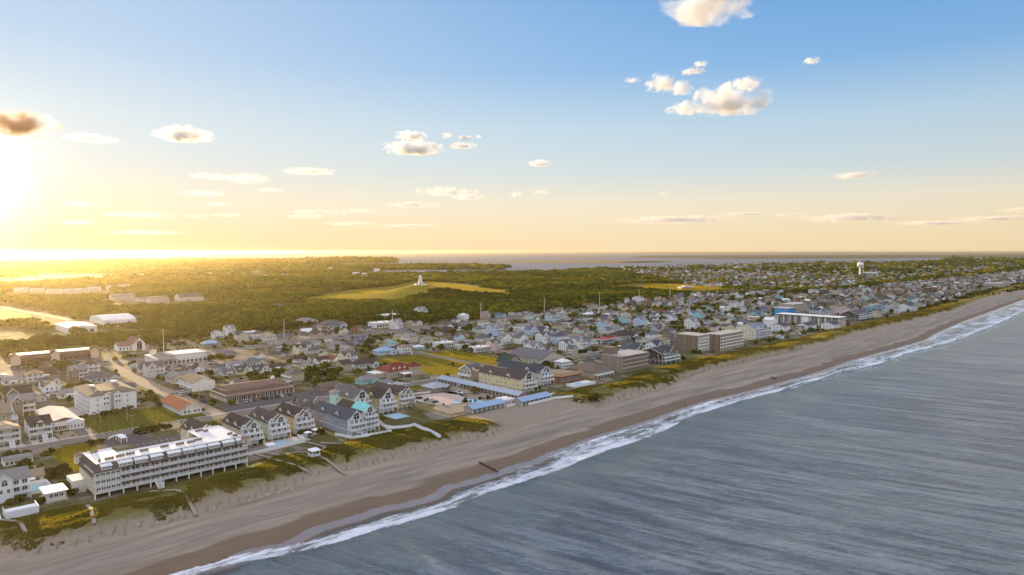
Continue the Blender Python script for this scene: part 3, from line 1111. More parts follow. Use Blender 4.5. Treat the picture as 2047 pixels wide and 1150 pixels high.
    # air conditioners in little rows on the roof
    rows = [(4.2, D + 6.5, 2), (6, D + 7.3, 1), (3.5, 6.5, 1), (6, 7, 3), (10.2, 8, 3), (14, 8.5, 3), (19.5, 9.6, 3), (27.5, 9.8, 3), (33.5, 9.2, 3), (38, 9.0, 3), (41.5, 10.5, 3),
            (50, D + 8, 2), (47.5, D + 11, 3), (56, 10.5, 2), (56.6, 6.0, 2)]
    for x, y, k in rows:
        for i in range(k):
            a = x + i * 1.15
            MB().box(a - 0.45, a + 0.45, y - 0.45, y + 0.45, T + 2.25, T + 3.15).lathe([(0.34, T + 3.15), (0.34, T + 3.25)], 8, a, y, 1).obj('air_conditioner', [pmat('tan_metal', (0.24, 0.19, 0.15), 0.6, 0.15, 1.0), M_DARK], r)
    return r


long_hotel()

# --- tall gabled houses beside it
mansion('beach_house', 'cream gabled beach house partly hidden behind the right end of the long white-roofed hotel', -3.5, 112, 9.6, 20, (0.60, 0.53, 0.42), R_BROWN, group='row of tall gabled houses', frontwall=WHITE)
mansion('beach_house', 'beige gabled beach house, second from the hotel in the row of four', 15.5, 106, 9.8, 23, BEIGE, R_BROWN, group='row of tall gabled houses', frontwall=(0.70, 0.72, 0.72))
mansion('beach_house', 'mint green gabled beach house between the beige one and the peach one', 30.5, 108, 9.8, 23, MINT, (0.075, 0.06, 0.055), group='row of tall gabled houses', frontwall=(0.68, 0.78, 0.78))
mansion('beach_house', 'peach gabled beach house at the right end of the row of four', 45.5, 109.5, 9.4, 23, PEACH, R_BROWN, group='row of tall gabled houses', frontwall=(0.72, 0.70, 0.70))
b_ = mansion('beach_house', 'long blue-grey beach house with slate roof, white balconies and a slanting outside stair', 63, 86, 9.0, 36, (0.27, 0.28, 0.33), R_SLATE, front='one', dormers=2, gh=3.4, frontwall=WHITE)
MB().stairs((8.5, -4.5, 0.2), (1.2, -3.3, 2.9), 1.4, 10).obj('outside_stair', M_TRIM, b_)
b_ = mansion('beach_house', 'white-fronted beach house with brown roof and teal gable roof joined to the blue-grey house', 72.6, 87, 7.6, 26, (0.55, 0.54, 0.52), R_BROWN, fl=4, front='one', gh=2.6, dormers=0, trim_roof=(0.22, 0.55, 0.50), frontwall=WHITE, fh=2.6)
# green house with a square tower
r = mansion('beach_house', 'pale green beach house with a square corner tower behind the blue-grey house', 92, 128, 10.5, 24, (0.55, 0.58, 0.36), (0.125, 0.115, 0.11), fl=3, front='one', gh=4.0, dormers=1, frontwall=WHITE)
tw = MB().box(-4.2, 0.2, 16, 20.4, 0, 10.6).obj('tower', M_WALL, r, (0.45, 0.66, 0.62))
MB().hip(-4.2, 0.2, 16, 20.4, 10.6, 1.7, 0.7).obj('tower_roof', M_ROOF, tw, (0.30, 0.24, 0.19))
wins(tw, 'S', [-3.2, -0.9], 16, 8.6, 0.8, 1.3)
wins(tw, 'S', [-2.0], 16, 5.4, 0.8, 1.3)
wins(tw, 'W', [17.2, 19.2], -4.2, 8.6, 0.8, 1.3)
mansion('beach_house', 'olive green beach house with stacked white balconies beside its pool', 103, 117, 10.0, 30, OLIVE, R_BROWN, front='one', dormers=1, gh=3.0, frontwall=WHITE)
r = mansion('beach_house', 'mustard yellow beach house with a zigzag outside stair', 118, 119, 10.0, 32, (0.58, 0.47, 0.20), (0.07, 0.055, 0.052), front='two', dormers=1, gh=3.0, frontwall=(0.62, 0.55, 0.35))
MB().stairs((9.5, -6.5, 0.2), (5.5, -3.6, 2.9), 1.2).stairs((5.5, -4.6, 2.9), (9.5, -4.0, 5.6), 1.2).obj('outside_stair', M_WOOD, r)


# --- white four-storey apartment block
def apartments():
    r = empty('apartment_block', -21, 231)
    thing(r, 'white four-storey apartment block with brown hip roof and balconies on its left end', 'apartment block')
    take(-24, 5, 228, 272)
    h = 11.0
    wc = (0.72, 0.71, 0.69)
    MB().box(0, 10.5, 0, 38, 0, h).box(10.5, 13, 5, 38, 0, h).box(13, 25.5, 2.5, 38, 0, h).obj('wall', M_WALL, r, wc)
    rc = (0.15, 0.125, 0.10)
    MB().hip(0, 10.5, 0, 38, h, 2.4, 0.7).hip(13, 25.5, 2.5, 38, h, 2.5, 0.7).box(9, 15, 8, 34, h, h + 0.9).obj('roof', M_ROOF, r, rc)
    for xa in (8.4, 15.2):
        MB().gwall(xa - 1.9, xa + 1.9, -0.6 if xa < 10 else 1.9, 4, 4.5, h - 0.1, 1.5, 'y').obj('front_gable', M_WALL, r, wc)
        yy = -0.6 if xa < 10 else 1.9
        MB().gable(xa - 1.9, xa + 1.9, yy, 6, h - 0.1, 1.5, 'y', 0.3).obj('gable_roof', M_ROOF, r, rc)
        for z in (5.2, 8.2):
            wins(r, 'S', [xa - 0.8, xa + 0.8], yy, z, 0.9, 1.4)
    for z in (1.6, 4.7, 7.8):
        wins(r, 'S', [4.0], 0, z, 0.7, 1.1)
        wins(r, 'S', [20.5], 2.5, z, 0.7, 1.1)
    for k in range(4):
        z = 0.3 + k * 2.75
        for y in (3.5, 10, 16.5, 23, 29.5):
            b2 = MB().box(-1.5, 0, y - 2, y + 2, z - 0.2, z).obj('balcony', M_TRIM, r)
            MB().rail((-1.45, y - 2, z), (-1.45, y + 2, z)).rail((-1.5, y - 2, z), (0, y - 2, z)).obj('railing', M_TRIM, b2)
            win(r, 'W', y, 0, z + 0.1, 2.2, 2.0, 'slider', 'glass_door')
    MB().box(5, 7.5, 20, 24, h + 1.5, h + 3.0).box(18, 21, 25, 30, h + 1.8, h + 3.2).obj('rooftop_box', M_TRIM, r)


apartments()


def piling_house(s, n, label, wall, roof, L=9.5, D=11, stair=True, front=True, gh=2.6, ax='x'):
    r = empty('beach_house', s, n)
    thing(r, label, 'house')
    take(s, s + L, n - 2, n + D)
    MB().gwall(0, L, 1.8, D, 2.6, 8.2, gh, ax).box(1, L - 1, 4, D - 0.5, 0, 2.6).obj('wall', M_WALL, r, wall)
    MB().gable(0, L, 1.8, D, 8.2, gh, ax, 0.5).obj('roof', M_ROOF, r, roof)
    deck(r, 0, L, -0.6, 1.8, 2.75, 4, 5.45)
    deck(r, 0, L, -0.6, 1.8, 5.5, 4, 8.2, None, ground=2.7)
    MB().slab([(-0.4, -1.0, 8.25), (L + 0.4, -1.0, 8.25), (L + 0.4, 2.2, 8.75), (-0.4, 2.2, 8.75)], 0.15).obj('porch_roof', M_ROOF, r, roof)
    if front:
        MB().gwall(L / 2 - 1.7, L / 2 + 1.7, 0.4, 4, 5.6, 8.7, 1.3, 'y').obj('front_gable', M_WALL, r, wall)
        MB().gable(L / 2 - 1.7, L / 2 + 1.7, 0.4, 5.5, 8.7, 1.3, 'y', 0.3).obj('gable_roof', M_ROOF, r, roof)
        win(r, 'S', L / 2, 0.4, 6.3, 1.7, 1.9, 'arch', 'arched_window')
    for z in (3.0, 5.9):
        wins(r, 'S', [L * 0.14, L * 0.30, L * 0.72, L * 0.88], 1.8, z + 0.1, 1.3, 1.9, 'slider', 'glass_door')
        wins(r, 'W', [3.5, 6, 8.6], 0, z + 0.6, 0.9, 1.3)
    if stair:
        MB().stairs((L * 0.62, -5.5, 0), (L * 0.62, -0.5, 2.75), 1.8, 10).obj('stairs', M_TRIM, r)
    return r


piling_house(-57, 191, 'white piling house with brown roof, two front decks and a wide stair beside the road', (0.66, 0.67, 0.68), R_BROWN, 10, 12)
piling_house(-71.5, 187, 'white and pale blue piling house cut by the left edge of the photo', (0.68, 0.68, 0.66), (0.26, 0.2, 0.15), 10.5, 11, True, False, 2.4, 'y')

# --- single-storey motel beside the cross street, pitched white roof ends
r = empty('roadside_motel', -45, 203)
thing(r, 'long single-storey motel with pale roof and arched white front by the road junction', 'motel')
take(-46, -30, 200, 246)
MB().box(0, 13, 4, 42, 0, 4.6).box(1, 14.5, -1, 4, 0, 4.0).obj('wall', M_WALL, r, (0.55, 0.47, 0.38))
MB().slab([(-0.8, 42.5, 4.5), (-0.8, 3, 4.5), (6.5, 3, 6.2), (6.5, 42.5, 6.2)], 0.25).slab([(6.5, 42.5, 6.2), (6.5, 3, 6.2), (13.8, 3, 4.5), (13.8, 42.5, 4.5)], 0.25).obj('roof', M_ROOF, r, (0.50, 0.44, 0.38))
MB().gwall(7.5, 14.5, -1.6, 4, 0, 4.0, 1.3, 'y').obj('front_gable', M_WALL, r, WHITE)
MB().gable(7.5, 14.5, -1.6, 4, 4.0, 1.3, 'y', 0.5).obj('gable_roof', M_ROOF, r, (0.62, 0.6, 0.58))
wins(r, 'S', [8.6, 10.2, 11.8, 13.4], -1.6, 0.8, 0.9, 2.2, 'arch', 'arched_window')
MB().box(-0.6, 7.5, -1.8, -1, 3.0, 3.4).box(-0.6, 0, -1.8, 4, 3.0, 3.4).obj('canopy_strip', M_TRIM, r)
wins(r, 'S', [1.8, 3.6, 5.4], -1, 0.9, 1.3, 1.6, 'slider')
wins(r, 'W', lins(5, 41, 9), 0, 1.0, 1.2, 1.5, 'slider')

# --- red-roofed low building
r = empty('roadside_shop', 17, 193)
thing(r, 'low white building with rusty red gable roof beside the sandy cross street', 'shop')
take(16, 30, 190, 230)
MB().gwall(0, 11.5, 0, 36, 0, 3.4, 3.0, 'y').obj('wall', M_WALL, r, (0.66, 0.62, 0.56))
MB().gable(0, 11.5, 0, 36, 3.4, 3.0, 'y', 0.7).obj('roof', M_ROOF, r, (0.23, 0.065, 0.035))
barge(r, 'S', 0, 11.5, 0, 3.4, 3.0, 0.7)
wins(r, 'S', [2, 4.2, 7.4, 9.6], 0, 1.0, 1.3, 1.4, 'slider')
wins(r, 'W', lins(1, 35, 9), 0, 1.1, 1.0, 1.4)

# --- brown-roofed shopping strip with parking in front
r = empty('shopping_strip', 49, 209)
thing(r, 'long shopping strip with brown double-pitch roof and dark shopfronts facing the car park', 'shops')
take(46, 98, 207, 246)
MB().box(0, 46, 0, 27, 0, 4.4).box(3, 43, 6, 25, 4.4, 6.4).obj('wall', M_WALL, r, (0.58, 0.51, 0.38))
MB().slab([(-0.8, -3.0, 3.6), (46.8, -3.0, 3.6), (43.4, 5.8, 5.6), (3, 5.8, 5.6)], 0.25).slab([(-0.8, 28, 3.6), (-0.8, -3.0, 3.6), (3, 5.8, 5.6), (3, 25, 5.6)], 0.25).obj('lower_roof', M_ROOF, r, (0.135, 0.085, 0.06))
MB().slab([(2.2, 5.2, 6.5), (43.8, 5.2, 6.5), (43.8, 15.5, 8.3), (2.2, 15.5, 8.3)], 0.25).slab([(2.2, 15.5, 8.3), (43.8, 15.5, 8.3), (43.8, 25.8, 6.5), (2.2, 25.8, 6.5)], 0.25).obj('roof', M_ROOF, r, (0.17, 0.115, 0.085))
wins(r, 'S', lins(1, 45, 15), 0, 0.3, 2.3, 2.4, 'slider', 'shop_window')
wins(r, 'W', [5, 12, 19], 0, 1.2, 1.6, 1.4, 'slider')
pl = MB()
for x in lins(0, 46, 16):
    pl.box(x - 0.14, x + 0.14, -2.8, -2.5, 0, 3.4)
pl.obj('porch_posts', M_TRIM, r)
for x, y in ((12, 20), (39, 18), (41.5, 22)):
    MB().box(x - 0.9, x + 0.9, y - 0.7, y + 0.7, 6.6, 8.9).obj('rooftop_unit', M_TRIM, r)

r = empty('gabled_store', 46, 258)
thing(r, 'barn-like building with blank white gable end behind the shopping strip', 'store')
take(45, 63, 256, 290)
MB().gwall(0, 15, 0, 26, 0, 6, 3.0, 'y').obj('wall', M_WALL, r, (0.70, 0.67, 0.63))
MB().gable(0, 15, 0, 26, 6, 3.0, 'y', 0.5).obj('roof', M_ROOF, r, (0.16, 0.125, 0.10))
deck(r, -2.2, 0, 0, 26, 3.0, 2, None, None, 'W')
wins(r, 'W', lins(1, 25, 6), 0, 3.4, 1.1, 1.5)
wins(r, 'W', lins(1, 25, 6), 0, 0.6, 1.1, 1.7)

# --- little restaurant hut at the end of the car park
r = empty('restaurant', 108, 196)
thing(r, 'small brown restaurant with open gabled porch at the far end of the car park', 'restaurant')
take(106, 124, 192, 208)
MB().gwall(0, 15, 0, 9, 0, 3.2, 2.2, 'x').gwall(9, 15, -3, 3, 0, 2.8, 1.8, 'y').obj('wall', M_WALL, r, (0.22, 0.16, 0.12))
MB().gable(0, 15, 0, 9, 3.2, 2.2, 'x', 0.8).gable(9, 15, -3, 4, 2.9, 1.9, 'y', 0.7).obj('roof', M_ROOF, r, (0.14, 0.105, 0.08))
barge(r, 'S', 9, 15, -3, 2.9, 1.9, 0.7)
wins(r, 'S', [1.5, 3.6, 5.7, 7.6], 0, 0.9, 1.3, 1.4)
wins(r, 'S', [10.5, 12, 13.5], -3, 0.4, 0.9, 1.9)

# --- red-tiled lodge
r = empty('lodge', 170, 203)
thing(r, 'lodge with dark red hip roof, small dormers and cream tower bay beside the sports field', 'lodge')
take(165, 200, 198, 232)
MB().box(0, 26, 3, 22, 0, 5.2).box(18, 28, 0, 8, 0, 7.0).obj('wall', M_WALL, r, (0.48, 0.36, 0.25))
MB().hip(0, 26, 3, 22, 5.2, 4.6, 1.0).hip(18, 28, 0, 8, 7.0, 2.8, 0.6).obj('roof', M_ROOF, r, (0.16, 0.035, 0.03))
for x in (5, 10, 15):
    dormer(r, 'S', x, 3.8, 5.7, 2.2, 1.3, 3, CREAM, (0.16, 0.035, 0.03))
for z in (0.9, 3.9):
    wins(r, 'S', [19.6, 21.4, 24.6, 26.4], 0, z, 1.0, 1.7)
    wins(r, 'W', [1.5, 4.5], 18, z + 0.2, 0.9, 1.4)
wins(r, 'S', lins(0.5, 17, 7), 3, 1.0, 1.3, 1.8)
wins(r, 'W', lins(4, 21, 6), 0, 1.2, 1.2, 1.6)
MB().box(-9, 0, 8, 20, 0, 3.6).obj('annexe_wall', M_WALL, r, (0.45, 0.36, 0.28))
MB().box(-9.4, 0, 7.6, 20.4, 3.6, 3.95).obj('annexe_roof', M_MEMB, r)
MB().slab([(9, -3.5, 2.9), (17.5, -3.5, 2.9), (17.5, 3.2, 3.4), (9, 3.2, 3.4)], 0.2).box(9.2, 9.45, -3.3, -3.0, 0, 2.7).box(17, 17.25, -3.3, -3.0, 0, 2.7).obj('entrance_canopy', M_TRIM, r)


# --- motel court with three long metal-roofed ranges
def motel_range(name, label, s, n, L, D, axis, wall, roof, h=2.9, gh=1.7):
    r = empty(name, s, n)
    thing(r, label, 'motel', 'motel ranges round the pool')
    take(s, s + L, n, n + D)
    MB().gwall(0, L, 1.6, D, 0, h, gh, 'x' if axis == 'x' else 'y').obj('wall', M_WALL, r, wall) if axis == 'x' else MB().gwall(1.6, L, 0, D, 0, h, gh, 'y').obj('wall', M_WALL, r, wall)
    MB().gable(0, L, 0, D, h, gh, axis, 0.6, 0.18).obj('roof', pmat('metal_roof', None, 0.45, 0.08, 0.2, objcol=True, grain=0.06, streak=(2.5, 2.5, 0.2)), r, roof)
    p_ = MB()
    ln = L if axis == 'x' else D
    k = int(ln / 3.6)
    for i in range(k + 1):
        x = ln * i / k
        if axis == 'x':
            p_.box(x - 0.17, x + 0.17, 0.0, 0.3, 0, h)
        else:
            p_.box(0, 0.3, x - 0.17, x + 0.17, 0, h)
    p_.obj('porch_posts', M_TRIM, r)
    xs = lins(0, ln, k)
    fc = 'S' if axis == 'x' else 'W'
    wins(r, fc, [x - 0.6 for x in xs], 1.6, 0.15, 0.95, 2.0, 'plain', 'door')
    wins(r, fc, [x + 0.75 for x in xs], 1.6, 0.8, 1.2, 1.2, 'slider')
    return r


motel_range('motel_range', 'blue metal-roofed motel wing standing directly on the beach sand, nearer end', 141, 77, 26, 8, 'x', (0.40, 0.34, 0.30), (0.25, 0.36, 0.50))
motel_range('motel_range', 'blue metal-roofed motel wing on the beach sand, farther end beside the yellow building', 176, 71, 27, 8, 'x', (0.42, 0.36, 0.32), (0.25, 0.35, 0.49))
motel_range('motel_range', 'long grey metal-roofed motel wing running from the beach up to the road', 187, 85, 8.5, 84, 'y', (0.30, 0.17, 0.13), (0.30, 0.34, 0.40))
r = empty('motel_lobby', 168, 76)
thing(r, 'white flat-topped pavilion linking the two blue motel wings on the sand', 'pavilion')
take(167, 176, 75, 86)
MB().box(0, 7.5, 1, 9.5, 0, 3.6).obj('wall', M_WALL, r, (0.66, 0.58, 0.50))
MB().box(-0.4, 7.9, 0.6, 9.9, 3.6, 4.1).box(1, 6.5, 3, 8, 4.1, 4.5).obj('roof', M_MEMB, r)
MB().rail((0, 0, 0.4), (7.5, 0, 0.4), 1.1, 0.2).box(0, 7.5, -0.3, 1, 0, 0.4).obj('front_deck', M_TRIM, r)
wins(r, 'S', [1.2, 3.7, 6.2], 1, 0.6, 1.4, 2.1, 'slider')
r = empty('motel_office', 161, 140)
thing(r, 'grey hip-roofed motel office beside the lawn and the mustard yellow house', 'office')
take(155, 178, 138, 158)
MB().box(0, 14, 0, 13, 0, 3.2).obj('wall', M_WALL, r, (0.25, 0.19, 0.15))
MB().hip(0, 14, 0, 13, 3.2, 3.0, 1.0).gable(9, 16, -2, 4, 2.8, 1.4, 'y', 0.6).obj('roof', M_ROOF, r, (0.31, 0.33, 0.35))
wins(r, 'S', [1.6, 4.2, 6.8], 0, 0.9, 1.4, 1.5, 'slider')
wins(r, 'W', [2, 5, 8, 11], 0, 0.9, 1.3, 1.5, 'slider')

# --- big yellow building, blue-grey fronted neighbour
r = mansion('beach_house', 'large pale yellow three-storey building with brown roof behind the motel wings', 204, 99, 12, 43, (0.66, 0.56, 0.32), (0.085, 0.065, 0.06), front='one', dormers=3, gh=4.0, fh=2.9, frontwall=(0.66, 0.60, 0.42))
r = mansion('beach_house', 'blue-white fronted building with dark slate roof and arched balconies beside the large yellow one', 232, 108, 11, 44, (0.62, 0.52, 0.46), (0.06, 0.062, 0.075), front='two', dormers=1, gh=3.8, fh=2.9, frontwall=(0.64, 0.70, 0.78))
r = empty('terraced_building', 247, 103)
thing(r, 'rust orange two-storey building with a timber-railed roof terrace', 'building')
take(245, 275, 88, 125)
MB().box(0, 24, 0, 22, 0, 4.6).obj('wall', M_WALL, r, (0.30, 0.13, 0.06))
MB().box(-0.6, 24.6, -1.6, 22, 4.6, 5.0).obj('terrace_floor', M_WOOD, r)
tr = MB()
for z in (5.0, 6.3):
    tr.rail((-0.5, -1.5, z), (24.5, -1.5, z), 1.25, 0.5, 0.14).rail((-0.5, -1.5, z), (-0.5, 22, z), 1.25, 0.5, 0.14)
tr.obj('terrace_railing', pmat('tan_timber', (0.50, 0.33, 0.20), 0.8, 0.2, 1.0), r)  # one even warm tan for the rails
wins(r, 'S', lins(1, 23, 8), 0, 1.0, 1.4, 2.2, 'slider')
wins(r, 'W', lins(1, 21, 6), 0, 1.4, 1.2, 1.6, 'slider')
r = empty('oceanfront_hall', 280, 97)
thing(r, 'tan hall with broad brown hip roof between the orange building and the brown hotel block', 'hall')
take(278, 302, 95, 124)
MB().box(0, 20, 0, 26, 0, 5.2).obj('wall', M_WALL, r, (0.44, 0.32, 0.21))
MB().hip(0, 20, 0, 26, 5.2, 5.0, 1.0).obj('roof', M_ROOF, r, (0.15, 0.115, 0.09))
deck(r, 0, 20, -3, 0, 2.6, 6)
wins(r, 'S', lins(1, 19, 7), 0, 2.8, 1.3, 1.9, 'slider')
wins(r, 'W', lins(2, 24, 7), 0, 2.6, 1.1, 1.4)


# --- block hotels
def block_hotel(name, label, s, n, L, D, fl, wall, band, fh=2.9, bays=9, roof=M_CONC, cols=True, west=True, tower=None, fw=0.18):
    r = empty(name, s, n)
    thing(r, label, 'hotel')
    take(s, s + L, n - 2, n + D)
    h = fl * fh
    MB().box(0, L, 1.6, D, 0, h).box(0, 0.5, 0, 1.6, 0, h).box(L - 0.5, L, 0, 1.6, 0, h).obj('wall', M_WALL, r, wall)
    MB().box(-0.3, L + 0.3, -0.3, D + 0.3, h, h + 0.5).obj('roof', roof, r)
    if tower:
        tx0, tx1, ty0, ty1, tz = tower
        MB().box(tx0, tx1, ty0, ty1, h + 0.5, tz).obj('stair_tower', M_WALL, r, tuple(c * 0.75 for c in wall))
    xs = lins(0.6, L - 0.6, bays)
    for k in range(fl):
        z = k * fh
        if k:
            o = MB().box(0.5, L - 0.5, 0, 1.6, z - 0.2, z).obj('balcony_floor', M_WALL, r, band)
            MB().box(0.5, L - 0.5, -0.02, 0.1, z, z + 0.95).obj('balcony_parapet', M_WALL, o, band)
        wins(r, 'S', xs, 1.6, z + 0.15, (L / bays) * 0.62, 2.1, 'slider', 'glass_door')
        if west:
            wins(r, 'W', lins(2.5, D - 2, 4)[::2], 0, z + 1.0, 0.7, 1.2, 'plain')
    if cols:
        c_ = MB()
        for i in range(bays + 1):
            x = 0.5 + (L - 1) * i / bays
            c_.box(x - fw, x + fw, -0.14, 1.6, 0, h)
        c_.obj('fin_walls', M_WALL, r, band)
    return r


block_hotel('block_hotel', 'four-storey brown block hotel with banded balconies beyond the tan hall', 313, 96, 36, 20, 4, (0.29, 0.225, 0.17), (0.42, 0.35, 0.28), fh=3.2, bays=12, tower=(1, 9, 11, 20, 19))
r = block_hotel('tower_hotel', 'tan and white five-storey hotel with brown end walls, tallest on the beach', 476, 101, 46, 16, 5, (0.21, 0.155, 0.105), (0.72, 0.66, 0.56), fh=3.1, bays=8, fw=0.36)
r2 = block_hotel('tower_hotel', 'rear wing of the tan five-storey hotel with glassy white-columned front', 454, 112, 21, 24, 5, (0.22, 0.165, 0.11), (0.74, 0.69, 0.60), fh=3.1, bays=5, fw=0.42)
r = mansion('beach_house', 'dark brown shingled house with a dark red rear roof before the tan five-storey hotel', 371, 97, 22, 24, (0.075, 0.06, 0.052), (0.07, 0.065, 0.068), front='two', dormers=2, gh=4.2, frontwall=(0.10, 0.085, 0.075))
r = mansion('beach_house', 'pale grey house with dark roof behind the dark brown shingled house', 376, 128, 14, 18, (0.62, 0.56, 0.52), R_SLATE, front='one', dormers=0, gh=3.2, decks=False)
r = mansion('oceanfront_motel', 'cream gabled oceanfront motel with grey metal roof right of the tan five-storey hotel', 580, 116, 30, 22, (0.66, 0.60, 0.46), (0.20, 0.22, 0.26), fl=4, front='two', dormers=1, gh=4.5, cat='motel', frontwall=(0.6, 0.62, 0.66))
r = empty('flat_motel', 545, 140)
thing(r, 'white flat-roofed motel wing behind the cream gabled oceanfront motel', 'motel')
take(545, 600, 138, 160)
MB().box(0, 50, 0, 16, 0, 6.0).obj('wall', M_WALL, r, (0.60, 0.58, 0.56))
MB().box(-0.5, 50.5, -1.5, 16.5, 6.0, 6.5).obj('roof', M_MEMB, r)
for z in (0.6, 3.5):
    wins(r, 'S', lins(1, 49, 16), 0, z, 1.6, 1.9, 'slider')
    wins(r, 'W', lins(1, 15, 4), 0, z, 1.2, 1.7, 'slider')


def green_motel():
    r = empty('terrace_hotel', 767, 98)
    thing(r, 'long four-storey hotel with white flat roof edged in green, end-on to the sea', 'hotel')
    take(764, 792, 92, 182)
    h = 11.5
    MB().box(1.5, 22, 0, 80, 0, h).obj('wall', M_WALL, r, (0.50, 0.46, 0.36))
    MB().box(-0.5, 23, -1, 81, h + 0.7, h + 1.1).obj('roof', M_MEMB, r)
    MB().box(-0.6, 23.1, -1.1, 81.1, h, h + 0.7).obj('fascia', M_PAINT, r, (0.055, 0.09, 0.055))
    for k in range(4):
        o = MB().box(0, 1.5, 0, 80, k * 2.85 - 0.2, k * 2.85).obj('walkway', M_CONC, r)
        MB().rail((0.1, 0, k * 2.85), (0.1, 80, k * 2.85), 1.0, 0.5, 0.06).obj('railing', M_METAL, o)
        wins(r, 'W', lins(1, 79, 18), 1.5, k * 2.85 + 0.1, 2.2, 2.1, 'slider', 'glass_door')
        wins(r, 'S', [5, 9, 13, 17], 0, k * 2.85 + 0.7, 1.5, 1.5, 'slider')
    f = MB()
    for y in (1, 9, 17, 25, 36, 47, 55, 63, 71, 79):
        f.box(-0.1, 1.5, y - 0.5, y + 0.5, 0, h)
    f.box(-0.15, 1.5, 38, 46, 0, h)
    f.obj('fin_walls', M_TRIM, r)


green_motel()
for i, (s, n, L, D, lb) in enumerate(((676, 128, 17, 16, 'nearest white cottage row block before the green-edged hotel'), (706, 112, 26, 14, 'middle white cottage row block before the green-edged hotel'), (741, 95, 22, 15, 'white cottage row block nearest the sea before the green-edged hotel'))):
    r = empty('cottage_row', s, n)
    thing(r, lb, 'cottages', 'white cottage rows')
    take(s, s + L, n, n + D)
    MB().gwall(0, L, 0, D, 0, 6.2, 2.8, 'x').obj('wall', M_WALL, r, (0.74, 0.73, 0.72))
    MB().gable(0, L, 0, D, 6.2, 2.8, 'x', 0.5).obj('roof', M_ROOF, r, (0.09, 0.08, 0.085))
    for z in (0.8, 3.7):
        wins(r, 'S', lins(0.5, L - 0.5, int(L / 3)), 0, z, 1.0, 1.4)
        wins(r, 'W', [3.5, 8, 11.5], 0, z, 1.0, 1.4)
# farther oceanfront blocks
mansion('oceanfront_condos', 'dark brown condominium block with grey roofs beyond the green-edged hotel', 868, 110, 60, 24, (0.10, 0.085, 0.075), (0.10, 0.10, 0.11), front='one', dormers=2, gh=5, cat='condominiums')
mansion('oceanfront_condos', 'bright turquoise oceanfront block beyond the dark brown condominiums', 985, 120, 34, 24, (0.12, 0.38, 0.44), (0.13, 0.17, 0.2), front='one', dormers=1, gh=4, cat='condominiums')
mansion('oceanfront_condos', 'pink oceanfront block partly behind the turquoise one', 960, 150, 26, 24, PINK, R_GREY, front='one', dormers=0, gh=4, cat='condominiums')
mansion('oceanfront_condos', 'white gabled oceanfront house beyond the turquoise block, alone on the dune', 1070, 100, 20, 22, WHITE, R_GREY, front='two', dormers=1, gh=4, cat='house')
mansion('oceanfront_condos', 'cream oceanfront block behind the lone white gabled house', 1060, 135, 40, 24, CREAM, R_GREY, front='one', dormers=2, gh=4, cat='condominiums')
r = block_hotel('blue_hotel', 'bright blue painted hotel end showing over the green-edged roof', 830, 190, 24, 20, 5, (0.07, 0.30, 0.62), (0.08, 0.32, 0.66), bays=6)
r = block_hotel('inland_hotel', 'tan five-storey hotel with banded windows on the inland side of the beach road', 905, 215, 50, 22, 5, (0.40, 0.36, 0.30), (0.52, 0.47, 0.38), bays=12)
r = block_hotel('wide_hotel', 'long pale hotel with blue-grey roof near the far bend of the beach', 2010, 150, 70, 40, 4, (0.40, 0.36, 0.32), (0.5, 0.45, 0.4), bays=12)

# --- sports hall and hangar beyond the highway
def vault(name, label, s, n, L, D, h, rise, cat):
    r = empty(name, s, n)
    thing(r, label, cat)
    take(s, s + L, n, n + D)
    MB().box(0, L, 0, D, 0, h).obj('wall', M_WALL, r, (0.74, 0.73, 0.70))
    m = MB()
    k = 14
    prof = [(D * (i / k) * 1.0, h + rise * math.sin(math.pi * (0.08 + 0.84 * i / k)) - rise * math.sin(math.pi * 0.08)) for i in range(k + 1)]
    vs = [(x, y, z + 0.15) for x in (-0.5, L + 0.5) for y, z in prof]
    n_ = k + 1
    fs = [(i, n_ + i, n_ + i + 1, i + 1) for i in range(k)] + [tuple(range(n_)), tuple(range(n_, 2 * n_))[::-1], (0, k, n_ + k, n_)]
    m.add(vs, fs)
    o = m.obj('vaulted_roof', M_MEMB, r)
    wins(r, 'S', lins(2, L - 2, 5), 0, 1.0, 2.4, 2.8, 'slider', 'door')
    wins(r, 'W', lins(2, D - 2, 4), 0, 1.0, 2.4, 2.8, 'slider', 'door')
    return r


vault('sports_hall', 'large white vaulted sports hall among the trees at left', 109, 747, 38, 62, 8.5, 6, 'sports hall')
r = empty('hangar', 62, 700)
thing(r, 'low white flat-pitched hangar in front of the vaulted sports hall', 'hangar')
take(60, 96, 698, 768)
MB().gwall(0, 30, 0, 62, 0, 7, 1.6, 'y').obj('wall', M_WALL, r, (0.70, 0.69, 0.66))
MB().gable(0, 30, 0, 62, 7, 1.6, 'y', 0.6).obj('roof', M_MEMB, r)
wins(r, 'S', [5, 15, 25], 0, 0.3, 4, 4, 'slider', 'door')
wins(r, 'W', lins(3, 59, 6), 0, 1, 2.4, 2, 'slider')
r = empty('supermarket', 64, 388)
thing(r, 'white flat-roofed supermarket with grey mansard and a little cupola behind the crowded car lot', 'supermarket')
take(62, 112, 383, 432)
MB().box(0, 44, 0, 36, 0, 5.4).box(14, 40, 2, 26, 5.4, 7.6).obj('wall', M_WALL, r, (0.62, 0.58, 0.52))
MB().box(13.6, 40.4, 1.6, 26.4, 7.6, 8.0).box(-0.4, 44.4, 5, 36.4, 5.4, 5.75).obj('flat_roof', M_MEMB, r)
MB().slab([(-1, -3, 4.6), (14, -3, 4.6), (14, 4, 7.6), (2, 4, 7.6)], 0.2).slab([(40, -3, 4.6), (45, -3, 4.6), (44, 4, 7.4), (40, 4, 7.4)], 0.2).hip(2, 12, 6, 22, 5.8, 4, 0.4).obj('mansard_roof', M_ROOF, r, (0.24, 0.2, 0.17))
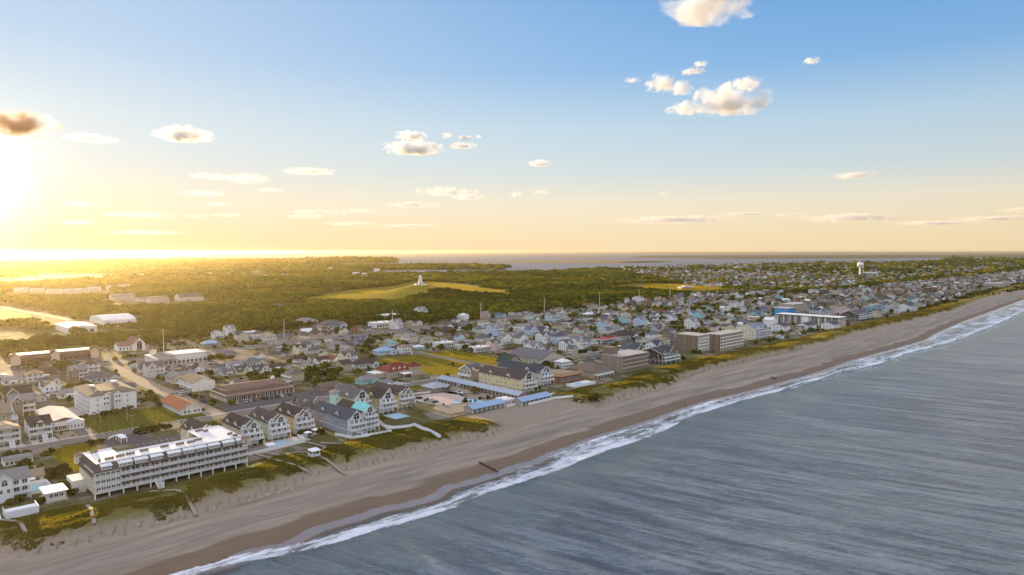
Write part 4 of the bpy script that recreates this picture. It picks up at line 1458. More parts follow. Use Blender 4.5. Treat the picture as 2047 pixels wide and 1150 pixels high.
wins(r, 'S', lins(1, 43, 12), 0, 0.4, 2.2, 2.6, 'slider', 'shop_window')
cp = MB().box(3, 7.5, 28, 32.5, 5.7, 10).obj('cupola', M_WALL, r, CREAM)
MB().gable(3, 7.5, 28, 32.5, 10, 2.0, 'y', 0.3).obj('cupola_roof', M_ROOF, cp, R_TAN)
r = empty('shopping_centre', -22, 478)
thing(r, 'long dark red-brown shopping centre with sunlit roof strip beside the highway at left', 'shops')
take(-30, 46, 474, 515)
MB().box(0, 30, 0, 20, 0, 6).box(32, 62, 2, 20, 0, 6).obj('wall', M_WALL, r, (0.20, 0.09, 0.07))
MB().slab([(-1, -2.5, 4), (63, -2.5, 4), (62, 5, 7.4), (0, 5, 7.4)], 0.25).obj('roof', M_ROOF, r, (0.10, 0.06, 0.05))
MB().box(1, 29, 4, 19, 6.8, 7.5).box(33, 61, 4, 19, 6.8, 7.5).obj('flat_roof', M_MEMB, r)
wins(r, 'S', lins(1, 61, 14), 0, 0.4, 2.4, 2.8, 'slider', 'shop_window')
for x in (2, 30, 60):
    t2 = MB().gwall(x - 3, x + 3, -3, 4, 0, 7, 2.6, 'y').obj('entrance_gable', M_WALL, r, (0.62, 0.45, 0.36))
    MB().gable(x - 3, x + 3, -3, 8, 7, 2.6, 'y', 0.4).obj('gable_roof', M_ROOF, t2, (0.10, 0.06, 0.05))
r = empty('church', 76, 498)
thing(r, 'church with steep white gable front, tall dark window and red-brown roof', 'church')
take(68, 92, 496, 530)
MB().gwall(0, 10, 0, 26, 0, 6.5, 5.5, 'y').obj('wall', M_WALL, r, WHITE)
MB().gable(0, 10, 0, 26, 6.5, 5.5, 'y', 0.5).gable(-12, 0, 6, 20, 4.6, 3.4, 'x', 0.5).obj('roof', M_ROOF, r, (0.20, 0.11, 0.09))
MB().gwall(-12, 0, 6, 20, 0, 4.6, 3.4, 'x').obj('side_hall_wall', M_WALL, r, WHITE)
barge(r, 'S', 0, 10, 0, 6.5, 5.5)
win(r, 'S', 5, 0, 1.0, 4.6, 8.2, 'arch', 'church_window')
wins(r, 'S', [-10, -7, -4, -1.5], 6, 1.0, 1.2, 2.2)
MB().bar((5, 0.5, 12), (5, 0.5, 15), 0.12).bar((4.2, 0.5, 14), (5.8, 0.5, 14), 0.12).obj('cross', M_TRIM, r)
# big hip-roofed grey barn beyond the yellow buildings
r = empty('meeting_hall', 300, 170)
thing(r, 'broad grey hip-roofed hall with pale gable end beyond the sports field', 'hall')
take(296, 330, 164, 215)
MB().gwall(0, 28, 0, 40, 0, 4.5, 5.0, 'y').obj('wall', M_WALL, r, (0.52, 0.47, 0.40))
MB().gable(0, 28, 0, 40, 4.5, 5.0, 'y', 1.0).obj('roof', M_ROOF, r, (0.115, 0.115, 0.13))
wins(r, 'S', lins(2, 26, 7), 0, 1, 1.4, 1.8)
wins(r, 'W', lins(2, 38, 8), 0, 1, 1.4, 1.8)
r = empty('garden_store', 268, 178)
thing(r, 'steep dark green roofed shop behind the large yellow building', 'shop')
take(262, 282, 172, 195)
MB().gwall(0, 14, 0, 14, 0, 4.5, 5.2, 'y').obj('wall', M_WALL, r, (0.30, 0.28, 0.24))
MB().gable(0, 14, 0, 14, 4.5, 5.2, 'y', 0.9).obj('roof', M_ROOF, r, R_GREEN)
wins(r, 'S', [2, 5, 9, 12], 0, 0.8, 1.4, 2.0)
# ---------------------------------------------------------------- ground sheets: roads, car parks, lawns
def strip(name, pts, width, mat, z=Z0 + 0.03, kind='structure'):
    """ribbon along a world-xy polyline"""
    P_ = [np.array(p, float) for p in pts]
    L_, R_ = [], []
    for i, p in enumerate(P_):
        d = P_[min(i + 1, len(P_) - 1)] - P_[max(i - 1, 0)]
        d /= np.linalg.norm(d)
        nrm = np.array([-d[1], d[0]]) * width / 2
        L_.append(p + nrm)
        R_.append(p - nrm)
    zz = z if callable(z) else (lambda q: z)
    vs = [(p[0], p[1], zz(p)) for p in R_] + [(p[0], p[1], zz(p)) for p in L_]
    n_ = len(P_)
    fs = [(i, i + 1, n_ + i + 1, n_ + i) for i in range(n_ - 1)]
    o = mesh_obj(name, vs, fs, mat)
    if kind:
        o['kind'] = kind
    return o


def snl(*q):
    return [W(a, b_) for a, b_ in q]


def rect(name, s0, s1, n0, n1, mat, z=Z0 + 0.02):
    return poly_sheet(name, snl((s0, n0), (s1, n0), (s1, n1), (s0, n1)), z, mat)


def n_road(s):
    return 175 + max(0, (s - 500)) * 0.018 + (max(0, s - 1100) * 0.03 if s > 1100 else 0)


def n_hwy(s):
    return float(np.interp(s, [-300, 60, 200, 364, 520, 820, 1400, 2700, 5000], [410, 434, 446, 459, 472, 500, 522, 570, 640]))


ROADS = []
srd = list(range(-150, 1200, 30)) + list(range(1200, 4200, 100))
strip('beach_road', [W(s, n_road(s)) for s in srd], 9.0, M_ROAD)
for d in (-1, 1):
    strip('road_marking', [W(s, n_road(s) + d * 3.6) for s in srd], 0.22, M_LINE, Z0 + 0.036)
strip('road_marking', [W(s, n_road(s)) for s in srd], 0.25, pmat('yellow_road_paint', (0.55, 0.38, 0.06), 0.8, 0.2, 2.0), Z0 + 0.036)
strip('pavement', [W(s, n_road(s) + 7.0) for s in srd], 2.0, M_CONC, Z0 + 0.045)
shw = list(range(-250, 1200, 50)) + list(range(1200, 5000, 150))
strip('highway', [W(s, n_hwy(s)) for s in shw], 24.0, M_ROAD)
for d in (-10.5, -0.6, 0.6, 10.5):
    strip('road_marking', [W(s, n_hwy(s) + d) for s in shw], 0.3, M_LINE, Z0 + 0.036)
CROSS = [-105, -33, 33, 132, 262, 340, 430, 540, 640, 735, 830, 930, 1040, 1150, 1270, 1400, 1540, 1700, 1900, 2100]
for i, s in enumerate(CROSS):
    strip('cross_street', snl((s, n_road(s) + 4.6), (s, 300), (s + 3, n_hwy(s) - 12.2)), 8.0 if i != 2 else 11, M_SANDLOT if i == 2 else M_ROAD, Z0 + 0.026)
N_MID = 305
strip('middle_street', [W(s, N_MID) for s in range(-150, 130, 20)], 7.0, M_ROAD, Z0 + 0.022)
strip('middle_street', [W(s, N_MID + max(0, (s - 900)) * 0.02) for s in range(310, 2200, 30)], 7.0, M_ROAD, Z0 + 0.022)

rect('car_park', 40, 125, 180.5, 206, M_ASPH)
rect('car_park', 63, 88, 246.5, 262, M_ASPH)
rect('car_park', -22, 4, 126, 152, M_ASPH, Z0 + 0.02)
poly_sheet('car_park', snl((-31, 150), (-12, 150), (-12, 170), (-31, 170)), Z0 + 0.022, M_ASPH)
rect('car_park', -33.5, -22.5, 226, 262, M_CONC)
rect('car_park', 36, 62, 340, 384, M_SANDLOT)
rect('car_park', 62, 112, 355, 386, M_SANDLOT)
rect('car_park', 112, 150, 370, 424, M_ASPH)
rect('car_park', -70, 60, 446.5, 476, M_ASPH)
rect('car_park', -70, 44, 626, 684, M_ROAD)
rect('car_park', 136, 175, 120, 137, M_ASPH)
rect('car_park', 150, 168, 180, 200, M_CONC)
rect('car_park', 196, 203, 140, 165, M_ASPH)
rect('car_park', 350, 450, 120, 168, M_ASPH)
rect('car_park', 530, 640, 120, 136, M_SANDLOT)
rect('car_park', 200, 290, 460, 520, M_SANDLOT)
for k in range(9):
    rect('parking_line', -20 + k * 2.7, -19.85 + k * 2.7, 128, 133, M_LINE, Z0 + 0.03)
for k in range(7):
    rect('parking_line', -20 + k * 2.7, -19.85 + k * 2.7, 142, 147, M_LINE, Z0 + 0.03)
for k in range(24):
    rect('parking_line', 50 + k * 3.0, 50.15 + k * 3.0, 199, 204.5, M_LINE, Z0 + 0.03)
# lawns and open fields
rect('lawn', -54, -35, 118, 166, M_FIELD, Z0 + 0.018)
rect('lawn', -34, 40, 180.5, 229, M_LAWN, Z0 + 0.012)
rect('lawn', -28, -8, 180.5, 228, M_LAWN, Z0 + 0.016)
rect('lawn', 5, 26, 110, 165, M_LAWN, Z0 + 0.012)
rect('lawn', 137, 157, 190, 232, M_LAWN, Z0 + 0.018)
rect('lawn', 140, 172, 159, 169, M_FIELD, Z0 + 0.018)
rect('lawn', 178, 200, 148, 165, M_FIELD, Z0 + 0.018)
rect('sports_field', 205, 300, 182, 286, M_FIELD, Z0 + 0.018)
rect('sand_patch', 130, 147, 182, 196, M_SANDLOT, Z0 + 0.024)
rect('driveway', -57, -46, 180.5, 191, M_CONC, Z0 + 0.02)
rect('driveway', -72, -60, 180.5, 187, M_CONC, Z0 + 0.02)
rect('driveway', -45, -30, 181, 199, M_SANDLOT, Z0 + 0.02)
rect('driveway', 40, 60, 130, 169, M_SANDLOT, Z0 + 0.02)
rect('driveway', 80, 100, 128, 169, M_SANDLOT, Z0 + 0.02)
rect('pool_terrace', 26, 46, 93, 104, M_CONC, Z0 + 0.05)
# the path across the dunes on the left and the sand track far left
strip('sand_track', pxpoly([(-60, 607), (0, 612), (45, 622), (100, 632), (140, 640)]), 9, pmat('pale_sand_track', (0.36, 0.30, 0.23), 0.95, 0.2, 0.1), Z0 + 0.03)
poly_sheet('sand_patch', pxpoly([(-80, 618), (0, 620), (60, 630), (70, 645), (-80, 650)]), Z0 + 0.02, M_FIELD)

# open country round the monument
memorial = pxpoly([(600, 600), (640, 590), (700, 580), (770, 574), (830, 562), (905, 566), (985, 578), (1030, 580), (1015, 588), (940, 588), (880, 592), (800, 600), (720, 603)])
east_field = pxpoly([(1225, 571), (1290, 566), (1400, 568), (1450, 572), (1450, 587), (1360, 585), (1290, 579), (1120, 577), (1120, 574)])
poly_sheet('field', memorial, Z0 + 0.02, M_FIELD)
poly_sheet('field', east_field, Z0 + 0.02, M_FIELD)
# the hill
HB = G(840, 568, 29.0)
HILL_H, HILL_R = 25.0, 105.0


def hill_z(x, y):
    d2 = ((x - HB[0]) ** 2 + (y - HB[1]) ** 2) / HILL_R ** 2
    return Z0 - 0.6 + HILL_H * (math.exp(-d2 * 1.6) * 0.85 + 0.15 * math.exp(-d2 * 12)) + 0.6


g_ = []
f_ = []
n_ = 61
for i in range(n_):
    for j in range(n_):
        x = HB[0] + (i / (n_ - 1) * 2 - 1) * 260
        y = HB[1] + (j / (n_ - 1) * 2 - 1) * 260
        z = hill_z(x, y) + 1.6 * fbm(x, y, 60, 3.3) * math.exp(-((x - HB[0]) ** 2 + (y - HB[1]) ** 2) / 26000)
        d = math.hypot(x - HB[0], y - HB[1])
        g_.append((x, y, z - 0.4 - max(0, d - 230) * 0.05))
for i in range(n_ - 1):
    for j in range(n_ - 1):
        a = i * n_ + j
        f_.append((a, a + n_, a + n_ + 1, a + 1))
o = mesh_obj('hill', g_, f_, M_FIELD, smooth=True)
o['kind'] = 'structure'
# monument: a winged granite pylon on a star base
r = link(bpy.data.objects.new('monument', None))
r.location = (HB[0], HB[1], hill_z(*HB) - 0.5)
r.rotation_euler = (0, 0, R(20))
thing(r, 'tall pale granite memorial pylon on top of the grassy hill', 'monument')
m_gran = pmat('pale_granite', (0.62, 0.59, 0.54), 0.7, 0.08, 0.4)
mb = MB()
tri = lambda w_, d_, z: [(-w_, -d_, z), (w_, -d_, z), (w_ * 0.75, d_, z), (-w_ * 0.75, d_, z)]
lv = [(5.6, 4.6, 0), (4.6, 3.6, 4), (3.9, 2.9, 9), (3.3, 2.3, 15), (2.9, 1.9, 18.5), (1.8, 1.2, 19.6)]
vs = []
for a in lv:
    vs += tri(*a)
fs = [(j * 4 + i, j * 4 + (i + 1) % 4, j * 4 + 4 + (i + 1) % 4, j * 4 + 4 + i) for j in range(len(lv) - 1) for i in range(4)] + [(20, 21, 22, 23)]
mb.add(vs, fs)
mb.obj('pylon', m_gran, r)
MB().box(-11, 11, -9, 9, -1.5, 0.9).lathe([(17, -2.6), (17, -0.6), (16, -0.6)], 10).obj('terrace', m_gran, r)
MB().box(-0.8, 0.8, -4.75, -4.4, 0.9, 4.2).obj('door', M_DARK, r)
strip('hill_path', [np.array([HB[0] + 150 * (k / 7) ** 1.1 + 6 * math.sin(k * 1.3), HB[1] - 8 - 75 * k / 7]) for k in range(8)], 2.5, M_CONC, lambda p: hill_z(*p) + 0.35)
# visitor pavilion in the east field
g = G(1370, 577)
r = link(bpy.data.objects.new('visitor_centre', None))
r.location = (g[0], g[1], Z0)
r.rotation_euler = (0, 0, ROT - 0.6)
thing(r, 'low pale visitor pavilion with overhanging flat roof in the bright field', 'pavilion')
MB().box(-16, 16, -10, 10, 0, 3.6).box(-6, 6, -6, 6, 3.6, 6.4).obj('wall', M_WALL, r, (0.55, 0.47, 0.40))
MB().box(-18, 18, -12, 12, 3.6, 4.2).box(-8, 8, -8, 8, 6.4, 7.1).obj('roof', M_MEMB, r)
wins(r, 'S', lins(-15, 15, 8), -10, 0.6, 2.4, 2.4, 'slider')
g = G(1278, 576)
r = link(bpy.data.objects.new('field_shed', None))
r.location = (g[0], g[1], Z0)
r.rotation_euler = (0, 0, ROT)
thing(r, 'small brown replica hangar shed at the left edge of the bright field', 'shed')
MB().gwall(-9, 9, -6, 6, 0, 3.2, 2.2, 'x').obj('wall', M_WALL, r, (0.25, 0.19, 0.14))
MB().gable(-9, 9, -6, 6, 3.2, 2.2, 'x', 0.5).obj('roof', M_ROOF, r, (0.28, 0.24, 0.2))
wins(r, 'S', [-5, 0, 5], -6, 0.8, 1.6, 1.6)


# water towers
def water_tower(g, H, Rr, label):
    r = link(bpy.data.objects.new('water_tower', None))
    r.location = (g[0], g[1], Z0)
    thing(r, label, 'water tower')
    MB().lathe([(Rr * 0.62, 0), (Rr * 0.40, H * 0.10), (Rr * 0.30, H * 0.25), (Rr * 0.27, H * 0.55), (Rr * 0.36, H * 0.66)], 20).obj('stem', M_TRIM, r)
    pr = [(Rr * 0.36, H * 0.66)] + [(Rr * math.cos(a), H * 0.84 + Rr * 0.92 * math.sin(a)) for a in np.linspace(-1.15, 1.45, 11)]
    o = MB().lathe(pr, 24).obj('tank', M_TRIM, r)
    for p in o.data.polygons:
        p.use_smooth = True
    MB().bar((0, 0, H * 0.84 + Rr * 0.85), (0, 0, H * 0.84 + Rr * 1.5), 0.25).obj('finial', M_METAL, r)


water_tower(G(1719, 552), 52, 11, 'white bulb-topped water tower standing above the far town at right')
water_tower(G(401, 521.5), 40, 12, 'tiny far white water tower on the wooded skyline at left')
g = G(1724, 552)
r = link(bpy.data.objects.new('antenna_mast', None))
r.location = (g[0] + 6, g[1] + 6, Z0)
thing(r, 'thin red and white antenna mast close beside the big water tower', 'mast')
mb = MB()
for k in range(8):
    mb.bar((0, 0, k * 8), (0, 0, k * 8 + 8), 0.9 - 0.05 * k, k % 2, 6)
mb.obj('mast_pole', [M_TRIM, pmat('red_paint', (0.45, 0.06, 0.04), 0.6, 0.1, 1)], r)
for k, z in enumerate((20, 40, 60)):
    MB().bar((-2, 0, z), (2, 0, z), 0.35).obj('crossbar', M_METAL, r)
# flat white sheds near the water tower and the school on the ridge
for px, py, L, D, h, lb in ((1745, 550, 60, 40, 9, 'white flat-roofed store beside the base of the big water tower'), (1592, 557, 95, 30, 8, 'long white school building on the wooded ridge left of the big water tower'),
                            (2000, 544, 90, 50, 9, 'broad pale store roof in the far town at the right edge')):
    s, n = PSN(px, py)
    r = empty('flat_building', s, n)
    thing(r, lb, 'building')
    take(s, s + L, n, n + D)
    MB().box(0, L, 0, D, 0, h).obj('wall', M_WALL, r, (0.66, 0.64, 0.60))
    MB().box(-1, L + 1, -1, D + 1, h, h + 0.8).obj('roof', M_MEMB, r)
    wins(r, 'S', lins(3, L - 3, 8), 0, 1, 3, 3, 'slider')
    wins(r, 'W', lins(3, D - 3, 4), 0, 1, 3, 3, 'slider')
# school group and townhouse row far left
for px, py, L, D, h, gh, roofc, lb in ((300, 605, 34, 22, 7, 4, R_TAN, 'school block with sunlit gable at the end of the tree-ringed school'), (225, 601, 40, 26, 7, 5, R_LGREY, 'low school hall with broad grey roof at the left of the school'),
                                       (275, 603, 40, 14, 5, 2.5, R_LGREY, 'long low school wing joining two gabled school blocks'), (360, 603, 44, 34, 8, 6, R_SLATE, 'dark-roofed school gymnasium at the right end of the school')):
    s, n = PSN(px, py)
    r = empty('school', s, n)
    thing(r, lb, 'school', 'school buildings')
    take(s, s + L, n, n + D, 14)
    MB().gwall(0, L, 0, D, 0, h, gh, 'x').obj('wall', M_WALL, r, (0.58, 0.54, 0.48))
    MB().gable(0, L, 0, D, h, gh, 'x', 0.8).obj('roof', M_ROOF, r, roofc)
    wins(r, 'S', lins(1, L - 1, int(L / 5)), 0, 1.5, 2, 2, 'slider')
    wins(r, 'W', lins(1, D - 1, int(D / 6)), 0, 1.5, 2, 2, 'slider')
for i, (px, py) in enumerate(((30, 585), (62, 586), (95, 588), (124, 588), (152, 586), (178, 583), (215, 580), (240, 578))):
    s, n = PSN(px, py)
    r = empty('townhouse_row', s, n)
    thing(r, ('pale terraced block in the glare at far left, ' + ['first', 'second', 'third', 'fourth', 'fifth', 'sixth', 'seventh', 'eighth'][i] + ' from the left edge'), 'terrace', 'terraced blocks before the pond')
    take(s, s + 26, n, n + 14, 16)
    MB().gwall(0, 26, 0, 14, 0, 7, 3.5, 'x').obj('wall', M_WALL, r, (0.62, 0.60, 0.57))
    MB().gable(0, 26, 0, 14, 7, 3.5, 'x', 0.7).obj('roof', M_ROOF, r, (0.36, 0.34, 0.32))
    for z in (1, 4):
        wins(r, 'S', lins(1, 25, 7), 0, z, 1.4, 1.8)
# far shores: ponds, marsh islands, wooded point
m_marsh = pmat('marsh_grass', (0.20, 0.125, 0.06), 0.95, 0.2, 0.004, grain=0.2, gscale=0.02)
for q in ([(975, 524), (1060, 520.5), (1180, 521), (1290, 522), (1350, 523.5), (1200, 526.5), (1060, 525.5)], [(1230, 524.5), (1330, 521.5), (1360, 523.5), (1280, 525.5)],
          [(840, 530), (880, 524.8), (950, 525.5), (1015, 529), (960, 531), (870, 532)], [(1075, 515), (1190, 513.6), (1260, 514.2), (1150, 515.6)]):
    poly_sheet('marsh_island', pxpoly(q, 1.2), 1.2, m_marsh)
for q, zz in (([(1255, 514.5), (1300, 511.2), (1600, 510), (2400, 507.2), (2400, 511), (1900, 515), (1700, 516.5), (1450, 517.2)], 3.0), ([(1155, 505.2), (1300, 503.7), (1700, 503.6), (2300, 503.6), (2300, 504.7), (1500, 505.3)], 3.0)):
    poly_sheet('far_shore', pxpoly(q, zz), zz, pmat('far_scrub', (0.055, 0.060, 0.035), 0.95, 0.3, 0.002))
m_pond, t, b = new_mat('pond_water')
b.inputs['Base Color'].default_value = (0.03, 0.05, 0.06, 1)
b.inputs['Roughness'].default_value = 0.1
for q in ([(75, 548), (120, 546), (205, 547), (215, 549), (160, 553), (140, 556), (110, 554), (85, 555)], [(5, 559), (70, 557), (75, 561), (10, 562)]):
    poly_sheet('pond', pxpoly(q, Z0), Z0 + 0.03, m_pond)
PONDS = [pxpoly(q) for q in ([(65, 545), (215, 545), (235, 551), (150, 562), (60, 560)], [(-5, 556), (82, 555), (85, 567), (-5, 569)])]
s, n = PSN(572, 612)
r = empty('tennis_court', s, n)
thing(r, 'blue-painted tennis court in a clearing among the trees', 'tennis court')
take(s, s + 40, n, n + 40, 10)
MB().box(0, 36, 0, 36, 0, 0.25).obj('court', M_PAINT, r, (0.13, 0.16, 0.42))
mb = MB()
for k in range(4):
    mb.box(3 + 10 * k, 3.3 + 10 * k, 3, 33, 0.255, 0.26)
mb.box(3, 33.3, 17.9, 18.2, 0.262, 0.267)
mb.obj('court_lines', M_LINE, r)
# ---------------------------------------------------------------- the ordinary houses of the town
def proto(kind):
    r = link(bpy.data.objects.new('house', None))
    W_, RF = (0.7, 0.7, 0.68), (0.15, 0.15, 0.15)
    if kind == 'cottage':
        MB().gwall(0, 12, 0, 8.5, 0, 3.0, 2.3, 'x').obj('wall', M_WALL, r, W_)
        MB().gable(0, 12, 0, 8.5, 3.0, 2.3, 'x', 0.6).obj('roof', M_ROOF, r, RF)
        wins(r, 'S', [2, 9.6], 0, 1.0, 1.3, 1.3)
        win(r, 'S', 6, 0, 0.1, 1.0, 2.1, 'plain', 'door')
        wins(r, 'W', [2.4, 6], 0, 1.0, 1.0, 1.3)
        MB().slab([(3.6, -2.2, 2.5), (8.4, -2.2, 2.5), (8.4, 0.1, 3.0), (3.6, 0.1, 3.0)], 0.15).box(3.8, 4, -2, -1.8, 0, 2.4).box(8, 8.2, -2, -1.8, 0, 2.4).obj('porch', M_TRIM, r)
        MB().box(9, 9.9, 5, 5.8, 3.5, 6.2).obj('chimney', M_WALL, r, (0.3, 0.16, 0.11))
    elif kind == 'ranch':
        MB().box(0, 14, 0, 9, 0, 3.1).box(9, 14, -3.2, 0, 0, 3.1).obj('wall', M_WALL, r, W_)
        MB().hip(0, 14, 0, 9, 3.1, 2.7, 0.7).gable(9, 14, -3.2, 3.5, 3.1, 1.6, 'y', 0.5).obj('roof', M_ROOF, r, RF)
        MB().add([(9, -3.2, 3.1), (14, -3.2, 3.1), (11.5, -3.2, 4.7)], [(0, 1, 2)]).obj('gable_wall', M_WALL, r, W_)
        wins(r, 'S', [2, 4.4], 0, 1.0, 1.2, 1.3)
        win(r, 'S', 7, 0, 0.1, 1.0, 2.1, 'plain', 'door')
        win(r, 'S', 11.5, -3.2, 0.9, 1.9, 1.4, 'slider')
        wins(r, 'W', [2.5, 6], 0, 1.0, 1.0, 1.3)
    elif kind == 'box':
        MB().gwall(0, 10, 0, 9.5, 0, 5.8, 2.6, 'y').obj('wall', M_WALL, r, W_)
        MB().gable(0, 10, 0, 9.5, 5.8, 2.6, 'y', 0.5).obj('roof', M_ROOF, r, RF)
        barge(r, 'S', 0, 10, 0, 5.8, 2.6)
        deck(r, 0, 10, -2, 0, 2.9, 4)
        wins(r, 'S', [2, 5, 8], 0, 3.1, 1.4, 2.0, 'slider', 'glass_door')
        wins(r, 'S', [2.2, 7.8], 0, 0.9, 1.2, 1.3)
        for z in (0.9, 3.7):
            wins(r, 'W', [2.4, 5, 7.6], 0, z, 0.95, 1.3)
    elif kind == 'piling':
        MB().box(0, 11, 0, 10, 2.6, 8.0).box(1.2, 9.8, 2, 9, 0, 2.6).obj('wall', M_WALL, r, W_)
        MB().hip(0, 11, 0, 10, 8.0, 2.7, 0.6).obj('roof', M_ROOF, r, RF)
        deck(r, -0.5, 11.5, -2.2, 0, 2.8, 4, 5.3)
        deck(r, -0.5, 11.5, -2.2, 0, 5.5, 4, None, None, ground=3)
        for z in (3.0, 5.7):
            wins(r, 'S', [2, 5.5, 9], 0, z, 1.6, 2.0, 'slider', 'glass_door')
            wins(r, 'W', [2.5, 5, 7.5], 0, z + 0.6, 0.95, 1.3)
        MB().stairs((9.8, -6, 0), (9.8, -2, 2.8), 1.2, 9).obj('stairs', M_TRIM, r)
    elif kind == 'dormered':
        MB().gwall(0, 12, 0, 9.5, 0, 3.4, 4.0, 'x').obj('wall', M_WALL, r, W_)
        MB().gable(0, 12, 0, 9.5, 3.4, 4.0, 'x', 0.6).obj('roof', M_ROOF, r, RF)
        MB().gwall(6.4, 11, -1.4, 3, 0, 4.6, 2.5, 'y').obj('front_gable', M_WALL, r, W_)
        MB().gable(6.4, 11, -1.4, 4.6, 4.6, 2.5, 'y', 0.45).obj('gable_roof', M_ROOF, r, RF)
        barge(r, 'S', 6.4, 11, -1.4, 4.6, 2.5)
        win(r, 'S', 8.7, -1.4, 3.3, 1.7, 2.1, 'arch', 'arched_window')
        wins(r, 'S', [1.6, 4.2], 0, 1.0, 1.1, 1.4)
        wins(r, 'S', [8.0, 9.6], -1.4, 0.8, 1.0, 1.5)
        dormer(r, 'S', 3, 0.9, 3.9, 2.2, 1.3, 2.2, W_, RF)
        wins(r, 'W', [2.6, 6.9], 0, 1.0, 1.0, 1.4)
        win(r, 'W', 4.75, 0, 4.4, 1.0, 1.4)
    elif kind == 'tall':
        L, D = 12, 11
        MB().gwall(0, L, 0, D, 0, 8.6, 3.0, 'x').obj('wall', M_WALL, r, W_)
        MB().gable(0, L, 0, D, 8.6, 3.0, 'x', 0.5).obj('roof', M_ROOF, r, RF)
        MB().gwall(1, 6, -1.2, 3, 0, 8.8, 2.6, 'y').obj('front_gable', M_WALL, r, W_)
        MB().gable(1, 6, -1.2, 5, 8.8, 2.6, 'y', 0.4).obj('gable_roof', M_ROOF, r, RF)
        barge(r, 'S', 1, 6, -1.2, 8.8, 2.6)
        win(r, 'S', 3.5, -1.2, 6.6, 2.0, 2.6, 'arch', 'arched_window')
        for k in (1, 2):
            deck(r, 6, L, -2.2, 0, k * 2.9, 3, None, None, 'SE', ground=(k - 1) * 2.9)
            wins(r, 'S', [7.5, 10.3], 0, k * 2.9 + 0.1, 1.7, 2.0, 'slider', 'glass_door')
        for z in (0.9, 3.7, 6.4):
            wins(r, 'W', [2.4, 5.5, 8.6], 0, z, 0.95, 1.3)
        wins(r, 'S', [2.3, 4.7], -1.2, 3.8, 1.0, 1.4)
    elif kind == 'flat':
        MB().box(0, 18, 0, 12, 0, 4.2).obj('wall', M_WALL, r, W_)
        MB().box(-0.4, 18.4, -1.2, 12.4, 4.2, 4.6).obj('roof', M_ROOF, r, RF)
        wins(r, 'S', lins(0.5, 17.5, 6), 0, 0.6, 1.9, 2.2, 'slider', 'shop_window')
        wins(r, 'W', [3, 8], 0, 1.2, 1.3, 1.4)
        for x, y in ((5, 7), (12, 6)):
            MB().box(x - 0.8, x + 0.8, y - 0.7, y + 0.7, 4.6, 5.7).obj('rooftop_unit', M_METAL, r)
    elif kind == 'ell':
        MB().gwall(0, 7, 0, 12, 0, 3.1, 2.2, 'y').gwall(7, 14, 4, 11, 0, 2.9, 2.0, 'x').obj('wall', M_WALL, r, W_)
        MB().gable(0, 7, 0, 12, 3.1, 2.2, 'y', 0.55).gable(5, 14, 4, 11, 2.9, 2.0, 'x', 0.55).obj('roof', M_ROOF, r, RF)
        wins(r, 'S', [2, 5], 0, 1.0, 1.1, 1.3)
        wins(r, 'S', [9, 12], 4, 1.0, 1.1, 1.3)
        win(r, 'S', 10.5, 4, 0.1, 0.95, 2.1, 'plain', 'door')
        wins(r, 'W', [2.5, 6, 9.5], 0, 1.0, 1.0, 1.3)
        MB().box(8, 14, 1.4, 4, 0, 0.4).obj('porch', M_WOOD, r)
    return r


DIM = {'cottage': (12, 8.5), 'ranch': (14, 9), 'box': (10, 9.5), 'piling': (11, 10), 'dormered': (12, 9.5), 'tall': (12, 11), 'flat': (18, 12), 'ell': (14, 12)}
PROTO = {k: proto(k) for k in DIM}
index_kids()
USED = set()
CN = {WHITE: 'white', CREAM: 'cream', BEIGE: 'beige', MINT: 'mint green', PBLUE: 'pale blue', PYEL: 'yellow', BLGREY: 'blue-grey', LGREY: 'light grey', TAN: 'tan', AQUA: 'aqua', PINK: 'pink', SHAKE: 'brown shingled', OLIVE: 'olive', PEACH: 'peach', BLUE: 'bright blue'}
RN = {R_BROWN: 'brown', R_GREY: 'grey', R_LGREY: 'pale grey', R_BLUE: 'slate blue', R_RED: 'dark red', R_TAN: 'tan', R_SLATE: 'charcoal', R_MBLUE: 'metal blue', R_GREEN: 'green', (0.62, 0.61, 0.59): 'white'}
R_WHITE = (0.62, 0.61, 0.59)
KN = {'cottage': 'gabled cottage', 'ranch': 'hip-roofed bungalow', 'box': 'two-storey gabled house', 'piling': 'piling house with decks', 'dormered': 'dormered house', 'tall': 'three-storey house', 'flat': 'flat-roofed building', 'ell': 'L-shaped cottage'}
HOUSES = []


def house(kind, s, n, wall, roof, rot=0, sc=1.0, label=None, cat='house', mir=False, take_it=True):
    r = PROTO[kind]
    L, D = DIM[kind][0] * sc, DIM[kind][1] * sc
    paint = {'wall': wall, 'roof': roof, 'front_gable': wall, 'gable_roof': roof, 'dormer': wall, 'dormer_roof': roof, 'gable_wall': wall}
    if kind not in USED:
        USED.add(kind)

        def rec(o):
            for c in kids(o):
                k = c.name.split('.')[0]
                if k in paint:
                    c.color = (*paint[k], 1)
                rec(c)
        rec(r)
    else:
        r = copy_tree(r, None, paint)
    # (s, n) is the corner nearest the camera after turning
    off = [(0, 0), (D, 0), (L, D), (0, L)][rot % 4]
    p = W(s + off[0], n + off[1])
    r.location = (p[0], p[1], Z0)
    r.rotation_euler = (0, 0, ROT + rot * math.pi / 2 + random.uniform(-0.03, 0.03))
    r.scale = (sc, sc, sc * random.uniform(0.95, 1.08))
    if take_it:
        a, c = (L, D) if rot % 2 == 0 else (D, L)
        take(s, s + a, n, n + c, 3.0)
    r.name = {'flat': 'shop_building'}.get(kind, 'house')
    d = label or f"{CN[wall].replace(' ', '-')} {KN[kind]} with {RN[roof].replace(' ', '-')} roof"
    thing(r, d, 'building' if kind == 'flat' else cat, 'houses of the beach town', auto=label is None)
    HOUSES.append(r)
    return r


